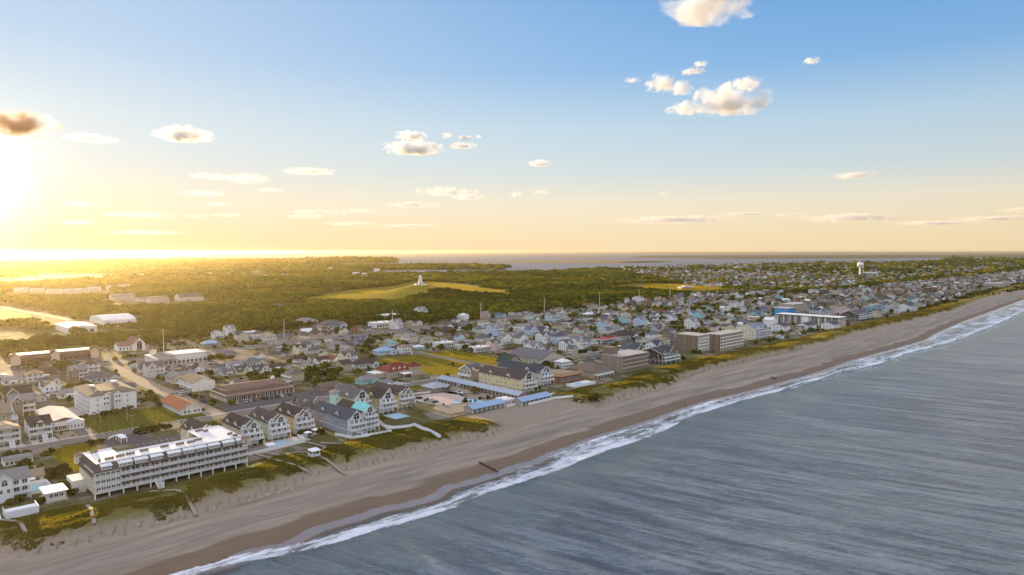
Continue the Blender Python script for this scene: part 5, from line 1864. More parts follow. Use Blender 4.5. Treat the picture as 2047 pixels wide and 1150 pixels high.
def hp(kind, px, py, wall, roof, rot=0, sc=1.0, label=None):
    s, n = PSN(px, py)
    return house(kind, s, n, wall, roof, rot, sc, label)


# houses read off the photograph: picture point of the corner nearest the camera
HAND = [
    ('cottage', 22, 975, CREAM, R_TAN, 0, 0.95), ('flat', 8, 933, WHITE, R_LGREY, 0, 0.6),
    ('tall', -12, 1008, WHITE, R_LGREY, 0, 0.95),
    ('tall', 10, 823, SHAKE, R_BROWN, 0, 1.15), ('cottage', 30, 793, WHITE, R_TAN, 0, 0.9), ('cottage', 62, 806, LGREY, R_GREY, 1, 1.0), ('box', 88, 791, WHITE, R_BROWN, 0, 0.9),
    ('cottage', 118, 798, WHITE, R_LGREY, 0, 1.0), ('piling', 55, 771, BEIGE, R_TAN, 0, 0.9), ('cottage', 6, 771, WHITE, R_LGREY, 0, 1.0),
    ('ranch', 180, 768, LGREY, R_GREY, 0, 1.3), ('ranch', 208, 783, WHITE, R_LGREY, 0, 1.15), ('cottage', 238, 784, LGREY, R_GREY, 0, 0.9),
    ('ell', 345, 768, BEIGE, R_LGREY, 0, 1.3), ('ranch', 372, 775, LGREY, R_LGREY, 0, 1.2), ('cottage', 388, 745, WHITE, R_BROWN, 1, 0.9), ('ranch', 426, 742, WHITE, R_GREY, 0, 0.8),
    ('cottage', 458, 737, WHITE, R_LGREY, 0, 0.95), ('ranch', 492, 733, LGREY, R_BLUE, 0, 1.05), ('dormered', 474, 750, PYEL, R_SLATE, 0, 0.85), ('cottage', 445, 752, LGREY, R_BLUE, 0, 0.9),
    ('box', 428, 678, WHITE, R_LGREY, 0, 1.0), ('ranch', 408, 695, BLGREY, R_MBLUE, 0, 1.1), ('tall', 452, 671, WHITE, R_LGREY, 0, 0.9), ('flat', 485, 673, WHITE, R_WHITE, 0, 1.0),
    ('dormered', 508, 750, WHITE, R_SLATE, 0, 0.95), ('cottage', 540, 743, WHITE, R_BROWN, 0, 1.0), ('box', 575, 750, OLIVE, R_GREY, 0, 0.85),
    ('cottage', 515, 717, WHITE, R_BROWN, 1, 0.8), ('tall', 594, 711, CREAM, R_BROWN, 0, 0.8), ('ranch', 618, 708, WHITE, R_GREY, 0, 0.95), ('box', 643, 714, PYEL, R_BROWN, 0, 0.6),
    ('ranch', 590, 726, WHITE, R_BROWN, 0, 0.95), ('cottage', 635, 728, WHITE, R_BROWN, 0, 0.95), ('ell', 668, 724, WHITE, R_RED, 0, 0.8), ('cottage', 696, 719, PBLUE, R_LGREY, 1, 0.9),
    ('ranch', 665, 698, LGREY, R_LGREY, 0, 1.1), ('cottage', 688, 699, WHITE, R_SLATE, 0, 1.0), ('dormered', 716, 690, BLGREY, R_BLUE, 0, 1.1), ('cottage', 655, 684, WHITE, R_LGREY, 1, 0.7), ('cottage', 622, 694, LGREY, R_LGREY, 0, 1.0),
    ('box', 776, 698, AQUA, R_LGREY, 0, 1.0), ('ranch', 758, 711, PBLUE, R_MBLUE, 0, 1.2), ('piling', 804, 709, WHITE, R_TAN, 0, 0.8), ('ranch', 790, 703, LGREY, R_BROWN, 0, 1.0),
    ('ranch', 722, 770, AQUA, R_LGREY, 0, 0.95), ('cottage', 762, 776, WHITE, R_LGREY, 0, 0.85),
    ('ranch', 648, 661, LGREY, R_GREY, 0, 2.0), ('ranch', 596, 656, LGREY, R_LGREY, 0, 1.9), ('flat', 752, 657, WHITE, R_WHITE, 0, 1.5), ('flat', 768, 641, WHITE, R_WHITE, 0, 1.6), ('tall', 838, 634, WHITE, R_LGREY, 0, 1.2),
    ('tall', 985, 702, PINK, R_GREY, 0, 0.9), ('flat', 950, 705, WHITE, R_WHITE, 0, 1.0), ('cottage', 985, 697, WHITE, R_LGREY, 0, 0.9), ('box', 1062, 670, PBLUE, R_BLUE, 0, 1.1), ('dormered', 1085, 669, WHITE, R_SLATE, 1, 1.1),
    ('dormered', 1022, 679, WHITE, R_LGREY, 0, 1.0), ('flat', 925, 692, WHITE, R_LGREY, 0, 0.9), ('flat', 880, 696, WHITE, R_WHITE, 0, 1.0), ('box', 1040, 688, WHITE, R_GREY, 0, 1.1), ('tall', 1085, 688, WHITE, R_GREY, 0, 1.0),
    ('piling', 1116, 690, PBLUE, R_SLATE, 0, 1.15), ('tall', 1132, 702, WHITE, R_GREY, 0, 0.9), ('tall', 1155, 700, WHITE, R_LGREY, 0, 1.0), ('box', 1180, 693, LGREY, R_GREY, 0, 1.0), ('tall', 1065, 714, WHITE, R_LGREY, 0, 1.1), ('dormered', 1086, 712, WHITE, R_GREY, 0, 1.0),
    ('ranch', 1015, 706, PINK, R_BROWN, 0, 0.9), ('flat', 1255, 705, LGREY, R_WHITE, 0, 1.1), ('ranch', 1240, 682, LGREY, R_BROWN, 0, 1.8), ('tall', 1312, 713, WHITE, R_SLATE, 0, 1.1), ('cottage', 1368, 696, WHITE, R_RED, 0, 1.0),
    ('tall', 985, 672, PBLUE, R_LGREY, 0, 1.2), ('ranch', 1310, 655, WHITE, R_LGREY, 0, 1.1), ('box', 1345, 643, WHITE, R_LGREY, 1, 1.1), ('box', 1400, 637, AQUA, R_LGREY, 1, 1.1), ('dormered', 1514, 634, AQUA, R_BLUE, 0, 1.3),
    ('flat', 1420, 649, PBLUE, R_LGREY, 0, 0.8), ('tall', 1385, 659, WHITE, R_LGREY, 0, 1.1), ('tall', 1282, 655, PBLUE, R_LGREY, 0, 1.1), ('box', 1310, 638, WHITE, R_GREY, 0, 1.0), ('tall', 1205, 662, PBLUE, R_LGREY, 0, 1.0),
    ('ranch', 1225, 665, WHITE, R_LGREY, 0, 1.2), ('flat', 1290, 655, CREAM, R_WHITE, 0, 1.0), ('dormered', 1350, 630, WHITE, R_GREY, 0, 1.1),
]
for kind, px, py, wl, rf, rot, sc in HAND:
    hp(kind, px, py, wl, rf, rot, sc)

# the small white bungalow and walled pool before the hotel's left end
r = empty('beach_bungalow', -69, 83)
thing(r, 'small white flat-roofed beach bungalow left of the long hotel', 'bungalow')
take(-70, -61, 82, 94)
MB().box(0, 6.5, 0, 9, 0.4, 3.6).obj('wall', M_WALL, r, (0.62, 0.58, 0.46))
MB().box(-0.7, 7.2, -0.8, 9.6, 3.6, 3.9).obj('roof', M_MEMB, r)
MB().box(-0.7, 7.2, -0.8, 9.6, 0, 0.4).obj('floor_slab', M_CONC, r)
wins(r, 'S', [1.6, 3.3, 5.0], 0, 1.7, 1.2, 1.1, 'slider')
wins(r, 'W', [3, 6], 0, 1.5, 1.2, 1.2)
r = empty('walled_pool', -73, 98)
thing(r, 'white-walled swimming pool yard behind the small bungalow', 'swimming pool')
take(-74, -63, 97, 112)
MB().box(0, 9, 0, 0.3, 0, 1.5).box(0, 9, 12.7, 13, 0, 1.5).box(0, 0.3, 0.3, 12.7, 0, 1.5).box(8.7, 9, 0.3, 12.7, 0, 1.5).obj('wall', M_TRIM, r)
MB().box(0.3, 8.7, 0.3, 12.7, 0, 0.3).obj('paving', M_CONC, r)
MB().box(2, 7, 2.5, 10.5, 0.3, 0.34).obj('water', M_POOL, r)

# ---- rows of ordinary houses between the streets
random.seed(21)


def free(s0, s1, n0, n1):
    for a, b_, c, d in FOOT:
        if s0 < b_ and s1 > a and n0 < d and n1 > c:
            return False
    return True


BLOCKED = [(40, 126, 178, 208), (203, 302, 180, 290), (-35, 30, 178, 232), (-56, 45, 108, 170), (136, 176, 112, 172), (60, 152, 338, 426), (345, 452, 116, 170), (178, 203, 140, 170), (525, 645, 112, 138), (130, 160, 180, 235)]
FOOT += BLOCKED
cand = []
for s in list(np.arange(-140, 260, 16.5)) + list(np.arange(260, 2600, 14.0)) + list(np.arange(2600, 6500, 34)):
    rows = [n_road(s) - 42, n_road(s) - 22, n_road(s) + 10, n_road(s) + 33, 232, 256, 282, 312, 336, 360, 384]
    if s > 320:
        rows += [n_hwy(s) - 70, n_hwy(s) - 46, n_hwy(s) - 26] if s > 500 else [406]
        rows += [n_hwy(s) + 18]
    if -140 < s < 320:
        rows += [n_hwy(s) + 20, n_hwy(s) + 46] if s > 170 else []
    if s > 500:
        rows += [n_vg(s) + 44 + 8 * lump(s, 3, 60)]
    if s > 1520:
        rows += list(np.arange(n_hwy(s) + 40, n_hwy(s) + 60 + min(1600, (s - 1350) * 0.9), 27 if s < 2600 else 60))
    for k, n in enumerate(rows):
        cand.append((s + random.uniform(-3, 3), float(n) + random.uniform(-2.5, 2.5), k))
cand.sort(key=lambda q: math.hypot(*W(q[0], q[1])))
WALLS = [WHITE] * 9 + [LGREY] * 4 + [CREAM] * 3 + [BEIGE] * 6 + [PBLUE] + [BLGREY] + [TAN] * 7 + [PYEL, MINT, AQUA, PINK] + [SHAKE] * 7
ROOFS = [R_GREY] * 6 + [R_LGREY] * 5 + [R_BROWN] * 6 + [R_BLUE] + [R_SLATE] * 4 + [R_TAN] * 4 + [R_RED] * 2 + [R_WHITE] * 2
KINDS = ['cottage'] * 4 + ['ranch'] * 4 + ['box'] * 3 + ['dormered'] * 3 + ['tall'] * 2 + ['piling'] * 2 + ['ell'] * 3 + ['flat']
far_w, far_r, far_g = {}, {}, MB()
N_HOUSE = 300
for s, n, k in cand:
    if random.random() < (0.2 if s < 300 else 0.33 if s < 1300 else 0.30):
        continue
    if any(abs(s - c) < 5 or -17 < (c - s) - 0 < 0 and False for c in CROSS):
        continue
    kind = random.choice(KINDS)
    sc = random.choice([0.75, 0.85, 0.95, 1.0, 1.1, 1.25, 1.4])
    rot = random.choice([0, 0, 0, 1, 3])
    if s > 240:
        sc *= 0.82
    if kind in ('tall', 'piling'):
        sc = min(sc, 1.0)
    L, D = DIM[kind][0] * sc, DIM[kind][1] * sc
    a, c = (L, D) if rot % 2 == 0 else (D, L)
    if any(s - 1 < cs + 4.5 and s + a + 1 > cs - 4.5 for cs in CROSS) and n < n_hwy(s):
        continue
    for rn, rw in ((n_road(s), 6), (N_MID, 4.5), (n_hwy(s), 14)):
        if n < rn + rw and n + c > rn - rw:
            n = rn + rw if n + c / 2 > rn else rn - rw - c
    if not free(s - 1.5, s + a + 1.5, n - 2.5, n + c + 2.5):
        continue
    pxx, pyy = PX((*W(s, n), Z0))
    if pxx < -60 or pxx > 2110 or pyy > 1200:
        continue
    wl, rf = random.choice(WALLS), random.choice(ROOFS)
    if len(HOUSES) < N_HOUSE:
        house(kind, s, n, wl, rf, rot, sc)
    else:
        take(s, s + a, n, n + c, 2.0)
        st = random.choice([3.2, 5.8, 5.8, 8.4])
        mw = far_w.setdefault(wl, MB())
        mr = far_r.setdefault(rf, MB())

        def T(m_, o0):
            for i in range(o0, len(m_.v)):
                x, y, z = m_.v[i]
                p = W(s + x, n + y)
                m_.v[i] = (p[0], p[1], Z0 + z)
        i0, i1, i2 = len(mw.v), len(mr.v), len(far_g.v)
        ax = random.choice('xy')
        gh = 2.4 * sc
        mw.gwall(0, a, 0, c, 0, st, gh, ax)
        mr.gable(0, a, 0, c, st, gh, ax, 0.5)
        for z in np.arange(1.0, st - 1, 2.7):
            for x in lins(0.5, a - 0.5, 3):
                far_g.add([(x - 0.7, -0.05, z), (x + 0.7, -0.05, z), (x + 0.7, -0.05, z + 1.4), (x - 0.7, -0.05, z + 1.4)], [(0, 1, 2, 3)])
            for y in lins(0.5, c - 0.5, 3):
                far_g.add([(-0.05, y + 0.6, z), (-0.05, y - 0.6, z), (-0.05, y - 0.6, z + 1.4), (-0.05, y + 0.6, z + 1.4)], [(0, 1, 2, 3)])
        T(mw, i0); T(mr, i1); T(far_g, i2)
# pale houses showing among the far woods at left
for i in range(34):
    g = G(random.uniform(230, 760), random.uniform(538, 556))
    s, n = SN(g)
    a, c, st = random.uniform(14, 26), random.uniform(10, 16), random.uniform(9, 12)
    wl, rf = random.choice([WHITE, CREAM, LGREY]), random.choice([R_LGREY, R_WHITE, R_BROWN])
    mw, mr = far_w.setdefault(wl, MB()), far_r.setdefault(rf, MB())
    for m_, o0 in ((mw, len(mw.v)), (mr, len(mr.v))):
        if m_ is mw:
            m_.gwall(0, a, 0, c, 0, st, 3, 'x')
        else:
            m_.gable(0, a, 0, c, st, 3, 'x', 0.6)
        for q in range(o0, len(m_.v)):
            x, y, z = m_.v[q]
            p = W(s + x, n + y)
            m_.v[q] = (p[0], p[1], Z0 + z)
# the remaining far houses: one mass with a slot per colour
fm = MB()
fmat = []


def solid(c, base):
    k = base + '_%d_%d_%d' % tuple(int(x * 100) for x in c)
    return pmat(k, c, 0.8, 0.12, 0.2)


for d, base in ((far_w, 'far_siding'), (far_r, 'far_shingle')):
    for c, m_ in d.items():
        fmat.append(solid(c, base))
        fm.add(m_.v, m_.f, len(fmat) - 1)
fmat.append(M_GLASS)
fm.add(far_g.v, far_g.f, len(fmat) - 1)
fo = fm.obj('far_houses', fmat)
fo['kind'] = 'stuff'
print('HOUSES', len(HOUSES), 'far faces', len(fm.f), 'unused', [k for k in DIM if k not in USED])
# ---------------------------------------------------------------- trees
rng = np.random.default_rng(5)


def leaf_quads(C, Nn, size, roll):
    """C centres (k,3), Nn normals (k,3), size (k,) -> verts (4k,3)"""
    a = np.cross(Nn, np.array([0.31, 0.17, 0.93]))
    a /= np.linalg.norm(a, axis=1, keepdims=True) + 1e-9
    b_ = np.cross(Nn, a)
    ca, sa = np.cos(roll)[:, None], np.sin(roll)[:, None]
    u_, w_ = a * ca + b_ * sa, -a * sa + b_ * ca
    h = size[:, None] / 2
    return np.stack([C - u_ * h - w_ * h * 0.7, C + u_ * h - w_ * h * 0.7, C + u_ * h * 0.8 + w_ * h * 0.8, C - u_ * h + w_ * h], axis=1).reshape(-1, 3)


def quads_obj(name, verts, mat, tint=None, parent=None):
    k = len(verts) // 4
    me = bpy.data.meshes.new(name)
    me.vertices.add(len(verts))
    me.vertices.foreach_set('co', verts.astype(np.float32).ravel())
    me.loops.add(4 * k)
    me.loops.foreach_set('vertex_index', np.arange(4 * k, dtype=np.int32))
    me.polygons.add(k)
    me.polygons.foreach_set('loop_start', np.arange(0, 4 * k, 4, dtype=np.int32))
    me.polygons.foreach_set('loop_total', np.full(k, 4, dtype=np.int32))
    if tint is not None:
        at = me.attributes.new('tint', 'FLOAT_COLOR', 'FACE')
        at.data.foreach_set('color', np.concatenate([tint, np.ones((k, 1))], axis=1).astype(np.float32).ravel())
    me.materials.append(mat)
    me.update(calc_edges=True)
    me.validate()
    return link(bpy.data.objects.new(name, me), parent)


def crown(w_, h_, z0, lumps, per, leaf, seed, flat=0.8):
    g = np.random.default_rng(seed)
    out = []
    for i in range(lumps):
        a = g.uniform(0, 2 * math.pi)
        rr = (g.uniform(0, 1) ** 0.6) * w_ * 0.36
        zz = z0 + h_ * g.uniform(0.25, 0.80) * (1 - 0.45 * (rr / (w_ * 0.36)) ** 2)
        rad = w_ * g.uniform(0.13, 0.24)
        d = g.normal(size=(per, 3))
        d /= np.linalg.norm(d, axis=1, keepdims=True)
        d[:, 2] = np.where(d[:, 2] < -0.35, -d[:, 2], d[:, 2])
        c = np.array([rr * math.cos(a), rr * math.sin(a), zz]) + d * rad * g.uniform(0.72, 1.08, (per, 1)) * np.array([1, 1, flat])
        nr = d + g.normal(scale=0.45, size=(per, 3))
        nr /= np.linalg.norm(nr, axis=1, keepdims=True)
        out.append(leaf_quads(c, nr, g.uniform(0.7, 1.3, per) * leaf, g.uniform(0, 6.28, per)))
    return np.concatenate(out)


def tree_proto(nm, w_, h_, z0, lumps, per, leaf, seed, flat):
    r = link(bpy.data.objects.new(nm, None))
    quads_obj('crown', crown(w_, h_, z0, lumps, per, leaf, seed, flat), M_LEAF, parent=r)
    m = MB()
    g = random.Random(seed)
    top = (g.uniform(-0.3, 0.3), g.uniform(-0.3, 0.3), z0 + h_ * 0.45)
    m.lathe([(0.26, -0.2), (0.19, z0 * 0.6 + 0.3), (0.13, z0 + h_ * 0.35)], 7)
    for i in range(5):
        a = i * 1.26 + g.uniform(-0.4, 0.4)
        m.bar((0, 0, z0 * 0.7 + 0.3 * i / 5), (math.cos(a) * w_ * 0.3, math.sin(a) * w_ * 0.3, z0 + h_ * g.uniform(0.35, 0.6)), 0.08)
    m.obj('trunk', M_BARK, r)
    return r


TREES = {'live_oak': [tree_proto('live_oak', 7.5, 4.6, 0.9, 16, 62, 0.62, s, 0.75) for s in (1, 2, 3)],
         'pine_tree': [tree_proto('pine_tree', 5.0, 6.5, 2.2, 15, 52, 0.55, s, 0.8) for s in (11, 12)],
         'shrub': [tree_proto('shrub', 3.8, 2.4, 0.15, 9, 46, 0.5, s, 0.8) for s in (21, 22, 23)]}
index_kids()
TUSED = set()
TREE_N = 0
GREENS = [(0.055, 0.070, 0.016), (0.080, 0.092, 0.018), (0.105, 0.102, 0.022), (0.070, 0.068, 0.022), (0.125, 0.105, 0.028)]
GN = ['dark green', 'green', 'olive green', 'dusky green', 'golden olive']
TN = {'live_oak': 'spreading live oak', 'pine_tree': 'upright pine', 'shrub': 'low bush'}


def tree(kind, s, n, sc=1.0, col=None, z=None, label=None):
    global TREE_N
    TREE_N += 1
    pr = random.choice(TREES[kind])
    k = pr.as_pointer()
    ci = random.randrange(len(GREENS)) if col is None else col
    c = GREENS[ci]
    if k in TUSED:
        r = copy_tree(pr, None, {'crown': c})
    else:
        TUSED.add(k)
        r = pr
        for ch in kids(pr):
            if ch.name.startswith('crown'):
                ch.color = (*c, 1)
    p = W(s, n)
    r.location = (p[0], p[1], (Z0 - 0.1) if z is None else z)
    r.rotation_euler = (0, 0, random.uniform(0, 6.28))
    r.scale = (sc * random.uniform(0.85, 1.2), sc * random.uniform(0.85, 1.2), sc * random.uniform(0.85, 1.15))
    szw = 'large' if sc > 1.25 else 'small' if sc < 0.8 else 'mid-sized'
    thing(r, label or f"{szw} {GN[ci].replace(' ', '-')} {TN[kind]}", 'tree' if kind != 'shrub' else 'bush', {'live_oak': 'live oaks of the town', 'pine_tree': 'pines of the town', 'shrub': 'bushes of the town'}[kind], auto=label is None)
    return r


random.seed(33)
# read off the photograph: picture point, kind, scale
for px, py, k, sc in [(172, 782, 'live_oak', 1.35), (160, 785, 'live_oak', 1.1), (182, 783, 'live_oak', 1.0), (95, 690, 'live_oak', 2.3), (115, 690, 'live_oak', 2.0), (75, 690, 'live_oak', 1.9), (152, 668, 'live_oak', 2.0), (165, 668, 'live_oak', 1.6),
                      (205, 832, 'shrub', 1.2), (214, 830, 'shrub', 1.3), (223, 830, 'live_oak', 0.75), (234, 828, 'live_oak', 0.8), (245, 824, 'shrub', 1.2), (258, 820, 'shrub', 1.2), (162, 838, 'shrub', 0.9), (171, 835, 'shrub', 1.0),
                      (276, 868, 'shrub', 1.3), (286, 866, 'live_oak', 0.7), (298, 864, 'live_oak', 0.75), (308, 861, 'shrub', 1.4), (318, 860, 'live_oak', 0.7), (328, 857, 'shrub', 1.3), (338, 856, 'shrub', 1.2),
                      (183, 892, 'shrub', 1.5), (192, 890, 'live_oak', 0.6), (200, 888, 'shrub', 1.1), (382, 858, 'live_oak', 0.7), (376, 862, 'shrub', 1.2), (300, 800, 'live_oak', 0.8), (310, 806, 'live_oak', 0.85), (290, 803, 'shrub', 1.4), (318, 812, 'shrub', 1.2), (300, 790, 'shrub', 1.5),
                      (325, 805, 'shrub', 1.2), (600, 872, 'shrub', 1.4), (608, 872, 'live_oak', 0.65), (616, 870, 'shrub', 1.5), (640, 868, 'shrub', 1.4), (632, 864, 'shrub', 1.1), (522, 885, 'shrub', 0.9),
                      (455, 800, 'shrub', 1.2), (463, 810, 'shrub', 1.6), (606, 812, 'live_oak', 0.6), (700, 800, 'shrub', 1.0), (762, 808, 'shrub', 1.0), (1185, 806, 'shrub', 2.0), (1191, 803, 'shrub', 1.7),
                      (130, 985, 'live_oak', 0.85), (140, 978, 'live_oak', 0.8), (122, 975, 'shrub', 1.4), (146, 990, 'shrub', 1.3), (98, 958, 'shrub', 1.6), (104, 952, 'shrub', 1.4), (88, 950, 'shrub', 1.2), (60, 948, 'live_oak', 0.7), (70, 945, 'shrub', 1.3), (78, 940, 'shrub', 1.4),
                      (48, 935, 'live_oak', 0.75), (30, 915, 'shrub', 1.5), (15, 918, 'live_oak', 0.75), (50, 912, 'shrub', 1.3), (90, 912, 'shrub', 1.2), (102, 905, 'shrub', 1.3), (20, 1010, 'shrub', 1.2), (40, 1003, 'shrub', 1.1), (75, 1010, 'shrub', 1.0), (85, 1005, 'shrub', 1.1),
                      (130, 742, 'live_oak', 1.6), (140, 744, 'live_oak', 1.3), (120, 738, 'live_oak', 1.3), (158, 746, 'shrub', 1.9), (175, 748, 'shrub', 1.8), (190, 745, 'shrub', 1.6), (215, 750, 'live_oak', 0.9), (230, 750, 'shrub', 1.7),
                      (425, 722, 'live_oak', 1.3), (438, 720, 'live_oak', 1.2), (450, 722, 'live_oak', 1.2), (462, 718, 'shrub', 1.6), (420, 760, 'pine_tree', 1.2), (425, 765, 'live_oak', 1.0), (500, 762, 'pine_tree', 1.1), (512, 765, 'live_oak', 1.1), (880, 700, 'live_oak', 1.1), (930, 702, 'live_oak', 1.2), (940, 704, 'live_oak', 1.0),
                      (700, 705, 'live_oak', 1.4), (740, 692, 'live_oak', 1.7), (730, 700, 'live_oak', 1.3), (640, 690, 'live_oak', 1.1), (900, 668, 'live_oak', 1.5), (905, 678, 'pine_tree', 1.6), (975, 680, 'live_oak', 1.2), (1225, 702, 'live_oak', 1.4), (1240, 708, 'live_oak', 1.3), (1300, 715, 'live_oak', 1.3), (1305, 722, 'live_oak', 1.2),
                      (1090, 735, 'live_oak', 1.0), (1105, 734, 'live_oak', 1.0), (1120, 733, 'shrub', 1.5), (1075, 736, 'shrub', 1.5), (1140, 733, 'live_oak', 0.9), (965, 745, 'shrub', 1.3), (975, 742, 'shrub', 1.4), (955, 757, 'shrub', 1.3), (880, 757, 'shrub', 1.1), (895, 752, 'shrub', 1.0), (905, 735, 'pine_tree', 0.6)]:
    s, n = PSN(px, py)
    tree(k, s, n, sc, z=max(Z0 - 0.1, dune_h(s, n) - 0.15) if n < n_vg(s) + DUNE_W - 3 else None)
# the belt of trees behind the shopping strip
belt = [(490, 757), (560, 749), (640, 745), (700, 750), (705, 762), (640, 773), (585, 770), (500, 764)]
bp = np.array(pxpoly(belt))


def inside(p, poly):
    c = False
    j = len(poly) - 1
    for i in range(len(poly)):
        xi, yi = poly[i][0], poly[i][1]
        xj, yj = poly[j][0], poly[j][1]
        if (yi > p[1]) != (yj > p[1]) and p[0] < (xj - xi) * (p[1] - yi) / (yj - yi) + xi:
            c = not c
        j = i
    return c


k = 0
while k < 46:
    q = (random.uniform(*[f(bp[:, 0]) for f in (np.min, np.max)]), random.uniform(*[f(bp[:, 1]) for f in (np.min, np.max)]))
    if inside(q, bp):
        s, n = SN(q)
        if free(s - 1, s + 1, n - 1, n + 1) and abs(n - N_MID) > 6:
            tree(random.choice(['live_oak', 'live_oak', 'pine_tree', 'shrub']), s, n, random.uniform(0.8, 1.35), random.choice([0, 1, 1, 2]))
        k += 1
# scattered through the town
tries = 0
while TREE_N < 300 and tries < 20000:
    tries += 1
    s = random.uniform(-130, 520)
    n = random.choice([random.uniform(205, 425), random.uniform(112, 165), random.uniform(455, 600)])
    if n > 455 and s > 330:
        continue
    if not free(s - 1.5, s + 1.5, n - 1.5, n + 1.5) or any(abs(s - c) < 6 for c in CROSS) or abs(n - n_road(s)) < 11 or abs(n - N_MID) < 6 or abs(n - n_hwy(s)) < 16:
        continue
    px_, py_ = PX((*W(s, n), Z0))
    if px_ < -20 or px_ > 2060 or py_ > 1150:
        continue
    tree(random.choice(['live_oak', 'live_oak', 'shrub', 'shrub', 'shrub', 'pine_tree']), s, n, random.uniform(0.65, 1.25))
for k, lst in TREES.items():
    for pr in lst:
        if pr.as_pointer() not in TUSED:
            for ch in kids(pr):
                bpy.data.objects.remove(ch)
            bpy.data.objects.remove(pr)

# ---------------------------------------------------------------- woods: one uncountable mass
mw_, t, b = new_mat('woodland_leaves')
t.t.nodes.remove(b)
tc = t.attr('tint').outputs['Color']
d1 = t.n('ShaderNodeBsdfDiffuse', {'Color': tc})
d2 = t.n('ShaderNodeBsdfTranslucent', {'Color': t.mix(1.0, tc, (1.1, 1.25, 0.5), 'MULTIPLY')})
mx = t.n('ShaderNodeMixShader', {0: 0.35})
t.t.links.new(d1.outputs[0], mx.inputs[1])
t.t.links.new(d2.outputs[0], mx.inputs[2])
t.t.links.new(mx.outputs[0], t.t.nodes['Material Output'].inputs['Surface'])
M_WOODS = mw_
mg_, t, b = new_mat('grass_blades')
t.t.nodes.remove(b)
tc = t.attr('tint').outputs['Color']
d1 = t.n('ShaderNodeBsdfDiffuse', {'Color': tc})
d2 = t.n('ShaderNodeBsdfTranslucent', {'Color': t.mix(1.0, tc, (1.3, 1.2, 0.6), 'MULTIPLY')})
mx = t.n('ShaderNodeMixShader', {0: 0.55})
t.t.links.new(d1.outputs[0], mx.inputs[1])
t.t.links.new(d2.outputs[0], mx.inputs[2])
t.t.links.new(mx.outputs[0], t.t.nodes['Material Output'].inputs['Surface'])
M_GRASS = mg_
# occupancy raster over the town
GS, GN_, CELL = -800, -50, 4.0
occ = np.zeros((1000, 600), bool)
for a, b_, c, d in FOOT:
    i0, i1 = int((a - GS) / CELL), int((b_ - GS) / CELL) + 1
    j0, j1 = int((c - GN_) / CELL), int((d - GN_) / CELL) + 1
    occ[max(0, i0):max(0, i1), max(0, j0):max(0, j1)] = True


def poly_mask(P_, poly):
    x, y = P_[:, 0], P_[:, 1]
    c = np.zeros(len(P_), bool)
    j = len(poly) - 1
    for i in range(len(poly)):
        xi, yi, xj, yj = poly[i][0], poly[i][1], poly[j][0], poly[j][1]
        m = (yi > y) != (yj > y)
        with np.errstate(divide='ignore', invalid='ignore'):
            c ^= m & (x < (xj - xi) * (y - yi) / (yj - yi + 1e-12) + xi)
        j = i
    return c


def vnoise(P_, sc, seed):
    """cheap value noise on points"""
    q = P_ / sc
    i = np.floor(q).astype(np.int64)
    f = q - i
    f = f * f * (3 - 2 * f)

    def hsh(a, b_):
        h = (a * 374761393 + b_ * 668265263 + seed * 982451653) & 0x7fffffff
        h = ((h ^ (h >> 13)) * 1274126177) & 0x7fffffff
        return (h & 0xffff) / 65535.0
    v00, v10, v01, v11 = hsh(i[:, 0], i[:, 1]), hsh(i[:, 0] + 1, i[:, 1]), hsh(i[:, 0], i[:, 1] + 1), hsh(i[:, 0] + 1, i[:, 1] + 1)
    return (v00 * (1 - f[:, 0]) + v10 * f[:, 0]) * (1 - f[:, 1]) + (v01 * (1 - f[:, 0]) + v11 * f[:, 0]) * f[:, 1]


pts, siz = [], []
r_ = 520.0
while r_ < 11000:
    sp = max(6.0, 0.0066 * r_)
    da = sp / r_
    az = np.arange(R(-41), R(41), da)
    az = az + rng.uniform(-0.45, 0.45, len(az)) * da
    rr = r_ + rng.uniform(-0.5, 0.5, len(az)) * sp
    pts.append(np.stack([rr * np.sin(az), rr * np.cos(az)], 1))
    siz.append(np.full(len(az), sp))
    r_ += sp * 0.95
pts = np.concatenate(pts)
siz = np.concatenate(siz)
S_ = (pts - A0) @ U
N_ = (pts - A0) @ V
hw = np.interp(S_, [-300, 60, 200, 364, 520, 820, 1400, 2700, 5000], [410, 434, 446, 459, 472, 500, 522, 570, 640])
landp = np.array(land)
keep = poly_mask(pts, landp)
edge = np.interp(S_, [-2000, -100, 100, 330, 420, 560, 820, 1240, 1500, 6000], [640, 620, 560, 560, 520, 505, 528, 548, 400, 400])
edge = edge + 22 * (vnoise(pts, 40, 3) - 0.5)
keep &= N_ > edge
ii = np.clip(((S_ - GS) / CELL).astype(int), 0, 999)
jj = np.clip(((N_ - GN_) / CELL).astype(int), 0, 599)
inr = (S_ > GS) & (S_ < 3190) & (N_ < 2340)
keep &= ~(inr & occ[ii, jj])
for poly in (memorial, east_field, *PONDS, pxpoly([(-80, 603), (20, 606), (80, 618), (150, 632), (140, 645), (60, 640), (-80, 655)]), pxpoly([(-80, 656), (40, 655), (110, 668), (100, 682), (0, 684), (-80, 684)])):
    keep &= ~poly_mask(pts, np.array(poly))
# town continues beyond the highway far away: trees only between the houses there
tn = (S_ > 1520) & (N_ < hw + 70 + np.minimum(1500, (S_ - 1350) * 0.95))
keep &= ~(tn & (rng.uniform(size=len(pts)) > 0.22))
keep &= ~((S_ > 2600) & (N_ < 1900) & (rng.uniform(size=len(pts)) > 0.5))
clear = vnoise(pts, 130, 9)
keep &= ~((clear > 0.74) & (rng.uniform(size=len(pts)) > 0.18))
